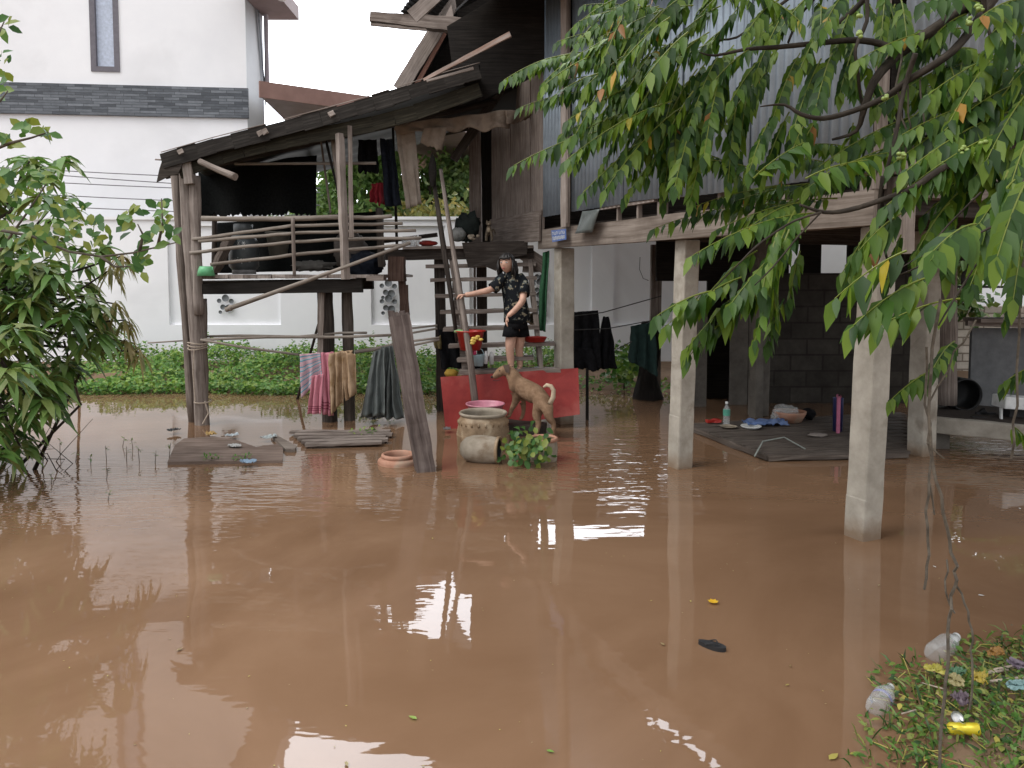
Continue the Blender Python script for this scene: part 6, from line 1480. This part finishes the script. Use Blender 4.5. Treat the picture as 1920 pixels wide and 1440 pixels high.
# ---- mango tree on the left
random.seed(5)
MT = thing('mango_tree', 'mango tree with long drooping leaves standing in the water at the left edge', 'tree', tuple(wat(-60, 880)))
mY = 5.9
cl = []
poly = [(0, 300), (60, 300), (120, 340), (150, 400), (190, 440), (215, 520), (200, 600), (170, 660), (150, 700), (110, 745), (75, 800), (50, 860), (0, 870), (-160, 860), (-200, 300)]
def inp(x, y):
    c = False; n = len(poly)
    for i in range(n):
        (ax_, ay), (bx, by) = poly[i], poly[(i + 1) % n]
        if (ay > y) != (by > y) and x < (bx - ax_) * (y - ay) / (by - ay) + ax_: c = not c
    return c
while len(cl) < 235:
    x, y = U(-180, 230), (U(295, 865) if len(cl) < 165 else U(560, 865))
    if inp(x, y): cl.append((x, y, mY + U(-.75, .7), 0))
cl += [(218, 570, 5.9, 1), (238, 640, 5.9, 2), (262, 660, 5.9, 2), (195, 590, 6.0, 1), (60, 320, 6.0, 1), (228, 480, 6.0, 2), (208, 505, 6.1, 2), (25, 620, 4.4, 0), (10, 700, 4.3, 0), (45, 690, 4.6, 0), (150, 650, 5.8, 0), (190, 640, 5.8, 0), (120, 300, 6, 0), (235, 600, 5.9, 1), (130, 690, 5.9, 0), (85, 745, 5.7, 0), (0, 560, 5.2, 0), (60, 560, 5.3, 0), (100, 520, 5.3, 0)]
m = MB(); mb = MB()
root = wat(-170, 880, -.2); trunk_top = at(-150, 560, mY)
for i, (x, y, Y, fl) in enumerate(cl):
    c = at(x, y, Y)
    n = 13 if fl == 0 else 20
    for k in range(n):
        az = 2 * pi * k / n * 2.4 + U(-.4, .4); el = U(-.45, .55) if fl == 0 else U(-.7, .15)
        d = V(cos(az) * cos(el), sin(az) * cos(el), sin(el))
        L = U(.14, .23) if fl == 0 else U(.10, .145)
        m.leaf(c + V(0, 0, U(-.04, .03)), d, V(0, 0, 1) + V(U(-.4, .4), U(-.4, .4), 0), L, L * (.29 if fl == 0 else .2), U(.4, .9) if fl == 0 else U(.9, 1.5), .2, mi=0 if fl == 0 else 1, shape=.42)
    if i % 3 == 0 or fl:
        a = trunk_top.lerp(root, U(-.3, .55)); mid = a.lerp(c, .5) + V(0, 0, U(-.05, .12)); mb.tube([a, mid, c], [.022, .013, .006], 6, .2)
mb.tube([root, root + V(.02, 0, .7), trunk_top, trunk_top + V(.1, 0, 1.2)], [.10, .085, .07, .04], 12, .2)
for (p_, q_) in (((30, 880), (152, 758)), ((150, 758), (120, 640)), ((60, 890), (150, 700))): mb.tube([wat(p_[0], p_[1], -.05), at(q_[0], q_[1], 5.9)], [.016, .009], 7, .2)
for i in range(8):
    a = wat(U(20, 120), U(860, 890), -.02); mb.tube([a, a + V(U(-.08, .10), U(-.1, .1), U(.08, .2)), a + V(U(-.25, .35), U(-.2, .2), U(.12, .4))], [.005, .004, .002], 4)
m.build('crown', [M['leaf_mango'], M['leaf_flush']], MT); mb.build('trunk', M['bark'], MT)
# lime branches nearer the camera
LT = thing('lime_tree', 'thin lime branches with small rounded leaves reaching in at the left edge', 'tree', (-3.4, 3.0, 0))
m = MB(); mb = MB()
twigs = [([(-60, 420), (60, 443), (130, 472), (190, 481), (250, 474), (300, 462), (330, 455)], 3.4), ([(-60, 300), (20, 268), (60, 258), (90, 248)], 3.4), ([(190, 481), (215, 500), (245, 500)], 3.4), ([(262, 470), (268, 440), (258, 420)], 3.4), ([(296, 462), (305, 420), (303, 372)], 3.4), ([(-60, 120), (-10, 80), (8, 40)], 3.2), ([(-60, 200), (0, 190), (15, 170)], 3.2), ([(-50, 480), (0, 470), (50, 400), (90, 340)], 3.5)]
for pts, Y in twigs:
    mb.tube([at(x, y, Y) for x, y in pts], [.008 - .0055 * i / (len(pts) - 1) for i in range(len(pts))], 6, .2)
mb.tube([V(-3.4, 3.0, -.3), V(-3.35, 3.1, .8), at(-260, 430, 3.4), at(-60, 420, 3.4)], [.07, .055, .03, .009], 8, .2)
mb.tube([at(-260, 430, 3.4), at(-200, 330, 3.4), at(-60, 300, 3.4)], [.02, .014, .008], 8, .2); mb.tube([at(-200, 330, 3.4), at(-150, 180, 3.3), at(-60, 120, 3.2)], [.014, .01, .008], 8, .2)
groups = [(240, 410, 7), (255, 395, 6), (270, 440, 6), (245, 430, 4), (300, 385, 8), (310, 405, 6), (300, 430, 6), (315, 450, 7), (250, 490, 6), (255, 505, 3), (280, 487, 6), (275, 462, 3), (210, 440, 4), (45, 245, 7), (70, 240, 6), (90, 247, 5), (20, 262, 5), (5, 270, 5), (8, 40, 4), (4, 60, 3), (10, 110, 5), (14, 145, 5), (8, 180, 4), (10, 320, 8), (40, 345, 8), (70, 330, 8), (90, 350, 7), (30, 380, 8), (85, 390, 6), (60, 410, 8), (10, 420, 8), (110, 380, 6), (130, 400, 5), (150, 420, 8), (120, 440, 8), (165, 455, 7), (190, 460, 5), (100, 470, 7), (60, 480, 7), (30, 500, 7), (140, 500, 5), (0, 350, 8), (60, 440, 8), (90, 440, 7), (160, 400, 5), (20, 455, 7), (180, 430, 5)]
for (x, y, n) in groups:
    for k in range(n):
        p_ = at(x + U(-12, 12), y + U(-12, 12), 3.4 + U(-.12, .2)); d = V(U(-1, 1), U(-.7, .5), U(-.7, 1)).normalized()
        L = U(.045, .075); m.leaf(p_, d, V(U(-.5, .5), -1, U(0, 1)), L, L * .55, U(0, .3), .25, shape=.45)
m.build('crown', M['leaf_lime'], LT); mb.build('branches', M['twig'], LT)

# ---- green bank of creeping weeds in front of the boundary wall
random.seed(11)
m = MB()
def wz(x, y):
    return max(0.0, (.30 + .34 * nz3((x, y, 0), 1.1) + .1 * nz3((x, y, 5), 3.5)) * min(1, (y - 10.1) / 1.3)) * (1 if x < 1.6 else .6)
for i in range(26000):
    x = U(-6.6, 2.2); 
    if x > -.9 and R() < .5: continue
    if x > .7 and R() < .75: continue
    y = 10.2 + 2.3 * R() ** 1.15 + .25 * nz3((x, 0, 0), .8)
    h_ = wz(x, y); p_ = V(x, y, h_ * U(.55, 1.05) + (.07 * R() if R() < .12 else 0) + (.0))
    if y < 10.5: p_.z = U(0.0, .14)
    L = U(.05, .095); m.leaf(p_, (U(-1, 1), U(-1, .4), U(-.2, .9)), (U(-.5, .5), -.6, 1), L, L * .62, .3, .2, full=False)
for i in range(260):   # upright shoots breaking the top line
    x = U(-6.6, 1.9); y = U(11.4, 12.4); z = wz(x, y); hgt_ = U(.08, .22)
    for k in range(6): m.leaf(V(x, y, z + hgt_ * k / 6), (U(-1, 1), U(-1, 1), .5), (0, -.5, 1), .06, .035, .3, .2, full=False)
tag(m.build('weed_bank', M['leaf_weed']), 'dense green creeping weeds along the foot of the white boundary wall', 'weeds', kind='stuff')
m = MB()
for i in range(420): 
    x = U(-5.6, 1.4); y = 9.9 + .5 * R() + .2 * nz3((x, 3, 0), .8); m.leaf((x, y, .008), (U(-1, 1), U(-1, 1), U(0, .2)), (0, 0, 1), U(.03, .06), .03, .05, .1, full=False)
tag(m.build('floating_weed', leafm('brown_green_weed', [(.10, .11, .03), (.18, .15, .05), (.14, .10, .04)], .1)), 'scattered brownish weed floating in front of the green bank', 'weeds', kind='stuff')
# climbing plant right of the black laundry
pl_ = thing('shrub', 'small bright green shrub at the water edge right of the black laundry', 'shrub', (1.55, 10.6, 0))
m = MB(); c0 = at(1172, 688, 10.6)
for i in range(260):
    p_ = c0 + V(random.gauss(0, .12), random.gauss(0, .15), random.gauss(0, .13)); 
    if p_.z < .02: continue
    m.leaf(p_, (U(-1, 1), U(-1, .3), U(-.4, .8)), (0, -1, .6), U(.07, .11), .075, .2, .15, full=False)
m.build('foliage', M['leaf_weed'], pl_)
m = MB(); m.tube([V(1.55, 10.6, -.2), c0 + V(0, 0, -.05)], [.02, .01], 6); m.build('stem', M['twig'], pl_)

# ---- trees beyond the boundary wall
random.seed(31)
def far_tree(c, h, rx, rz, n, label, mat, lsz=.16, flat=1.0):
    t_ = thing('far_tree', label, 'tree', (c[0], c[1], 0.2), 'trees beyond the boundary wall')
    mb = MB(); mb.log((c[0], c[1], 0), (c[0] + .2, c[1], h * .7), .2, .1, jit=.2)
    for k in range(7):
        a_ = U(0, 2 * pi); mb.log((c[0], c[1], h * U(.3, .6)), (c[0] + cos(a_) * rx * .7, c[1] + sin(a_) * rx * .7, h * U(.7, .95)), .07, .03, segs=4)
    mb.build('trunk', M['bark'], t_)
    m = MB(); clumps = []
    for k in range(26):
        a_ = U(0, 2 * pi); e = U(-.9, 1); r_ = U(.45, 1); q = sqrt(1 - e * e * .8)
        clumps.append(V(c[0] + cos(a_) * rx * r_ * q, c[1] + sin(a_) * rx * r_ * q * flat, h - rz + e * rz * .9))
    for i in range(n):
        cc_ = random.choice(clumps); o = V(random.gauss(0, 1), random.gauss(0, 1), random.gauss(0, .7)) * rx * .22
        m.leaf(cc_ + o, (U(-1, 1), U(-1, 1), U(-.8, .6)), (U(-1, 1), -1, U(0, 1)), lsz * U(.8, 1.5), lsz * .8, .3, .2, full=False)
    m.build('crown', mat, t_)
lf2 = leafm('far_yellow_leaf', [(.16, .17, .04), (.26, .24, .06), (.32, .25, .06), (.12, .16, .05)], .3)
lf3 = leafm('far_bright_leaf', [(.10, .20, .05), (.16, .28, .07), (.22, .33, .10)], .35)
far_tree((-3.6, 18.5), 4.4, 1.6, 1.6, 8000, 'bright green tree seen between the porch posts, left of the hanging clothes', lf3, .15)
far_tree((-1.9, 19.5), 4.6, 1.5, 1.8, 8000, 'darker tree seen behind the hanging clothes', M['leaf_far'], .15)
far_tree((-.7, 21), 5.0, 1.7, 2.2, 10000, 'large mid green tree seen left of the door post', M['leaf_far'], .17)
far_tree((.9, 24), 5.2, 1.9, 1.9, 3000, 'green tree hidden mostly behind the house boards', M['leaf_far'], .18)
far_tree((-1.3, 16.5), 3.1, 1.3, .7, 3600, 'low yellowish bush just over the boundary wall', lf2, .13)
far_tree((-.2, 15.8), 3.0, .8, .8, 2400, 'low golden bush just over the wall beside the door post', lf2, .13)
far_tree((6.6, 16.0), 5.2, 1.9, 2.0, 6000, 'unseen added tree beyond the wall behind the house, darkening the water reflection', M['leaf_mango'], .2)  # this and the next tree are added to block bright sky in the water
far_tree((9.6, 15.5), 5.4, 2.0, 2.1, 6000, 'unseen added rightmost tree beyond the wall, keeping sky out of the water reflection', M['leaf_mango'], .2)
far_tree((6.2, 11.3), 2.2, .7, .7, 1500, 'dark leafy shrub at the far right behind the bench', M['leaf_mango'], .13)

# ---- seedlings and twigs poking out of the water at the left
random.seed(3)
lab = ['nearest the mango tree', 'in the middle of the calm water', 'left of the wide floating board', 'furthest towards the camera']
SL = ['leafy seedling just left of the middle of the calm water', 'seedling between the mango roots and the wide floating board, nearly in line', 'tall seedling at the centre of the calm water patch', 'small seedling second left of the wide floating board', 'seedling next to the left edge of the wide floating board', 'seedling in front of the main row of seedlings', 'seedling beside the outermost mango twigs', 'seedling touching the mango twigs at the water line', 'seedling at the front left corner of the wide floating board', 'seedling in front of the mango roots', 'lone seedling nearest the camera in the calm water', 'rear seedling left of the corner log', 'rear seedling closest to the corner log']
spots = [(170, 872), (200, 862), (237, 862), (262, 866), (290, 868), (198, 898), (140, 865), (112, 850), (316, 858), (96, 905), (200, 938), (228, 838), (250, 842)]
sr = None
for i, (x, y) in enumerate(spots):
    c = wat(x, y); m = MB(); mb = MB()
    t_ = thing('water_seedling', '', 'seedling', tuple(c), 'seedlings poking out of the water')
    t_['label'] = SL[i]
    h_ = U(.05, .13); tip = c + V(U(-.03, .03), 0, h_); mb.tube([c - V(0, 0, .05), tip], [.004, .002], 4)
    for k in range(4): m.leaf(c.lerp(tip, U(.5, 1)), (U(-1, 1), U(-.5, .5), U(-.1, .8)), (0, 0, 1), U(.035, .06), .014, .3)
    mb.build('stem', M['twig'], t_); m.build('leaves', M['leaf_mango'], t_)
# weeds at the wide board
for (x, y, lb) in ((398, 862, 'left'), (455, 862, 'right')):
    c = wat(x, y, .02); m = MB()
    for k in range(26): m.leaf(c + V(U(-.07, .07), U(-.03, .03), U(0, .04)), (U(-1, 1), U(-1, 1), U(.2, 1)), (0, 0, 1), U(.03, .07), .015, .4)
    single(m, 'weed_tuft', M['leaf_weed'], 'green weed tuft at the front edge of the wide floating board, the %s one' % lb, 'plant')

# ---- floating things in the open water
def bottle(px0, py0, px1, py1, r, label, z=.03, band=True):
    a = wat(px0, py0, z); b_ = wat(px1, py1, z); L = (b_ - a).length; ax_ = (b_ - a).normalized()
    t_ = thing('plastic_bottle', label, 'bottle', (a.x, a.y, 0), 'floating plastic bottles')
    prof = [(0, .004), (r * .6, 0), (r * .93, .008), (r, .02)]
    for k in range(5): h0 = .02 + (L * .62 - .02) * (k + .5) / 5; prof += [(r, h0 - .004), (r * .93, h0), (r, h0 + .004)]
    prof += [(r, L * .64), (r * .8, L * .78), (r * .42, L * .9), (r * .36, L)]
    m = MB(); m.lathe(a, prof, 26, axis=ax_, jit=.05); m.build('bottle_body', M['clear'], t_)
    if band: m = MB(); m.lathe(a + ax_ * L * .38, [(r * 1.01, 0), (r * 1.01, L * .09)], 26, axis=ax_); m.build('label_band', plain('bottle_label', (.22, .22, .38), .5), t_)
    m = MB(); m.lathe(a + ax_ * L * .98, [(r * .42, 0), (r * .42, .014), (0, .016)], 16, axis=ax_); m.build('cap', M['white_plastic'], t_)
    return t_
bottle(1640, 1330, 1668, 1290, .037, 'clear plastic bottle with a thin dark band floating left of the weedy bank', .022)
bottle(1750, 1228, 1792, 1195, .043, 'larger clear bottle floating at the top of the weedy bank, seen from its base', .028, False)
c = wat(1335, 1209, .012)
sd_ = thing('flip_flop', 'black flip flop floating in the open brown water', 'sandal', (c.x, c.y, 0))
m = MB(); out_ = []
dx_ = V(.8, -.6, 0).normalized(); dy_ = V(.6, .8, 0)
for i in range(24):
    a_ = 2 * pi * i / 24; lx = cos(a_) * .062; ly = sin(a_) * (.024 + .006 * cos(a_)) ; out_.append(c + dx_ * lx + dy_ * ly)
m.v += [p_ + V(0, 0, .006) for p_ in out_] + [p_ - V(0, 0, .012) for p_ in out_]
m.face(list(range(24)), [(0, 0)] * 24)
for i in range(24): j = (i + 1) % 24; m.face([i, 24 + i, 24 + j, j], [(0, 0)] * 4)
m.build('sole', M['black'], sd_)
m = MB(); 
for s_ in (-1, 1): m.tube([c + dx_ * .035 + V(0, 0, .006), c + dx_ * .01 + dy_ * .018 * s_ + V(0, 0, .018), c - dx_ * .02 + dy_ * .025 * s_ + V(0, 0, .004)], .003, 5)
m.build('strap', M['black'], sd_)
c = wat(1337, 1128, .01); m = MB()
for k in range(7): a_ = 2 * pi * k / 7; m.leaf(c, (cos(a_), sin(a_), .25), (0, 0, 1), .028, .022, .1, -.2)
single(m, 'yellow_flower', leafm('yellow_petal', [(.75, .40, .02), (.80, .50, .04)], .3), 'yellow flower head floating above the flip flop', 'flower')
lv = [(337, 1217, .035, 'yellowish leaf floating in the left of the open water'), (774, 1345, .04, 'pale green leaf floating near the bottom centre'), (1032, 1408, .03, 'small green leaf at the very bottom centre'), (1476, 1284, .022, 'small yellow leaf left of the long post reflection'), (811, 1009, .022, 'small leaf floating below the sunken pot'), (1563, 1418, .055, 'long pale leaf at the bottom beside the post reflection'), (1602, 1413, .04, 'second pale leaf at the bottom nearer the bank'), (1648, 1097, .025, 'small yellow leaf right of the nearest post foot'), (1482, 1248, .02, 'tiny straw scrap above the small yellow leaf'), (1242, 1207, .03, 'pale straw bit left of the flip flop'), (1840, 1116, .03, 'white sliver floating at the right'), (1752, 1062, .025, 'white sliver floating left of the hanging twig'), (1018, 1016, .015, 'tiny leaf right of the jar reflection'), (1912, 953, .03, 'white scrap below the bench'), (1295, 1127, .02, 'faint straw left of the yellow flower'), (650, 1432, .03, 'brown leaf at the bottom edge in the sky reflection')]
for (x, y, L, lb) in lv:
    c = wat(x, y, .006); m = MB(); az = U(0, 6.28); m.leaf(c - V(cos(az), sin(az), 0) * L / 2, (cos(az), sin(az), .03), (0, 0, 1), L, L * .42, .03, .12)
    single(m, 'floating_leaf', M['leaf_weed'] if 'green' in lb else (M['white_plastic'] if 'white' in lb else M['leaf_dry']), lb, 'leaf')
m = MB(); random.seed(9)
for i in range(900):
    x, y = U(-6, 5.5), 2.2 + 8 * R() ** 1.3
    if bank(x, y) > -.05: continue
    if nz3((x, y, 0), .7) < -.05 and R() < .8: continue
    m.leaf((x, y, .003), (U(-1, 1), U(-1, 1), U(-.02, .04)), (0, 0, 1), U(.004, .014), U(.003, .007), .0, .1, full=False)
tag(m.build('floating_specks', M['leaf_dry']), 'tiny specks of straw and leaf scattered over the brown water', 'debris', kind='stuff')
# ---- weedy, littered bank at the bottom right
random.seed(77)
m = MB()
KO = [(wat(1648, 1318, .02), .075), (wat(1758, 1222, .02), .09), (wat(1808, 1383, .1), .05), (wat(1793, 1368, .1), .03)]
def bk(x, y): return bank(x, y)
cnt = 0
while cnt < 12000:
    x, y = U(.95, 3.2), U(1.2, 3.5); z = bk(x, y)
    e = z + .05 * nz3((x, y, 4), 3.5)
    if e < -.02: 
        if e < -.06 or R() < .6: continue
    if any(abs(x - a_.x) < r_ and abs(y - a_.y) < r_ for a_, r_ in KO): continue
    cnt += 1; z = max(z, .0)
    if R() < .5:   # grass blade
        L = U(.06, .15); m.leaf((x, y, z - .01), (U(-1, 1), U(-1, 1), U(.5, 1.6)), (U(-1, 1), -1, .3), L, U(.005, .010), U(.3, .8), .1, full=True)
    else:
        L = U(.014, .042); m.leaf((x, y, z + U(0, .05)), (U(-1, 1), U(-1, 1), U(-.1, .7)), (U(-.5, .5), U(-.6, .2), 1), L, L * U(.3, .55), .3, .2)
tag(m.build('bank_weeds', leafm('bank_leaf', [(.025, .06, .015), (.045, .11, .02), (.07, .16, .025), (.12, .21, .04), (.22, .24, .06)], .25)), 'low weeds and grass on the littered bank at the bottom right', 'weeds', kind='stuff')
m = MB()
for i in range(420):
    x, y = U(1.2, 2.9), U(1.6, 3.3)
    if bk(x, y) < -.05: continue
    z = max(0, bk(x, y)); a_ = U(0, 6.28)
    if R() < .5: m.tube([V(x, y, z + .01), V(x + cos(a_) * U(.04, .12), y + sin(a_) * U(.04, .12), z + U(.01, .05))], .0018, 4)
    else: m.leaf((x, y, z + U(.005, .03)), (cos(a_), sin(a_), U(-.1, .3)), (0, 0, 1), U(.03, .06), .018, .1, .2)
tag(m.build('plant_litter', M['leaf_dry']), 'dry stalks and dead leaves scattered over the bank at the bottom right', 'litter', kind='stuff')
def onb(px_, py_, dz=.02):
    p_ = wat(px_, py_, .0)
    for _ in range(4): p_ = wat(px_, py_, max(0, bank(p_.x, p_.y)))
    return p_ + V(0, 0, dz)
a = onb(1778, 1382, .03); b_ = onb(1838, 1384, .03)
cn_ = thing('drink_can', 'yellow drink can lying on the bank at the bottom right', 'can', tuple(a)); ax_ = (b_ - a).normalized(); L = (b_ - a).length
m = MB(); m.lathe(a, [(.014, -.003), (.021, .006), (.021, L * .4), (.017, L * .5), (.021, L * .62), (.021, L - .006), (.016, L)], 20, axis=ax_, jit=.12); m.build('can_body', plain('yellow_can', (.50, .40, .02), .35, .5, .3), cn_)
m = MB(); q = onb(1793, 1365, .035); m.lathe(q, [(.0, 0), (.018, .0), (.021, .004), (.021, .008)], 18, axis=(0, -.7, .7)); single(m, 'tin_lid', plain('bare_metal', (.6, .6, .6), .3, .5, .8), 'shiny round tin lid just above the yellow can', 'lid')
stuffs = [((1835, 1300), (.60, .45, .05), (.5, .5, 1.6), 'yellow plastic packet standing among weeds on the bank'), ((1800, 1340), (.16, .11, .14), (1.2, .8, .8), 'purple brown rag above the tin lid'), ((1905, 1275), (.24, .18, .24), (1.5, .8, .8), 'mauve crumpled bag at the right edge of the bank'), ((1905, 1315), (.3, .5, .5), (1.5, .8, .5), 'pale turquoise plastic at the right edge of the bank'), ((1866, 1250), (.5, .25, .05), (1.6, .7, .4), 'orange scrap at the top of the bank'), ((1790, 1305), (.45, .38, .16), (2.0, .6, .4), 'straw coloured wrapper left of the yellow packet'), ((1790, 1290), (.12, .28, .14), (1, .8, .8), 'green bottle shard among the bank weeds'), ((1752, 1283), (.62, .55, .08), (.8, .8, .3), 'yellow dead leaf cluster at the left tip of the bank')]
for (pp_, c_, sc_, lb) in stuffs:
    m = MB(); q_ = onb(*pp_, .05); m.scrap(q_, .034, .35); m.scrap(q_ + V(.012, .01, .008), .026, .4); single(m, 'litter', plain('bank_litter', tuple(x * .5 for x in c_), .5), lb, 'litter', solid=.002)
for i, (p_, q_, r) in enumerate((((1845, 1272), (1905, 1262), .007), ((1830, 1278), (1890, 1270), .005), ((1724, 1291), (1768, 1306), .003), ((1690, 1351), (1717, 1346), .003), ((1856, 1290), (1925, 1284), .006))):
    m = MB(); m.tube([onb(*p_, .025), onb(*q_, .03)], r, 6, .15); single(m, 'dry_stick', M['rope'], ('thickest pale stick across the top of the bank', 'thinner stick lying against the thickest pale stick', 'thin stick pointing at the left tip of the bank', 'short straw in the water below the left tip of the bank', 'pale stick running off the right edge of the photo')[i], 'stick')
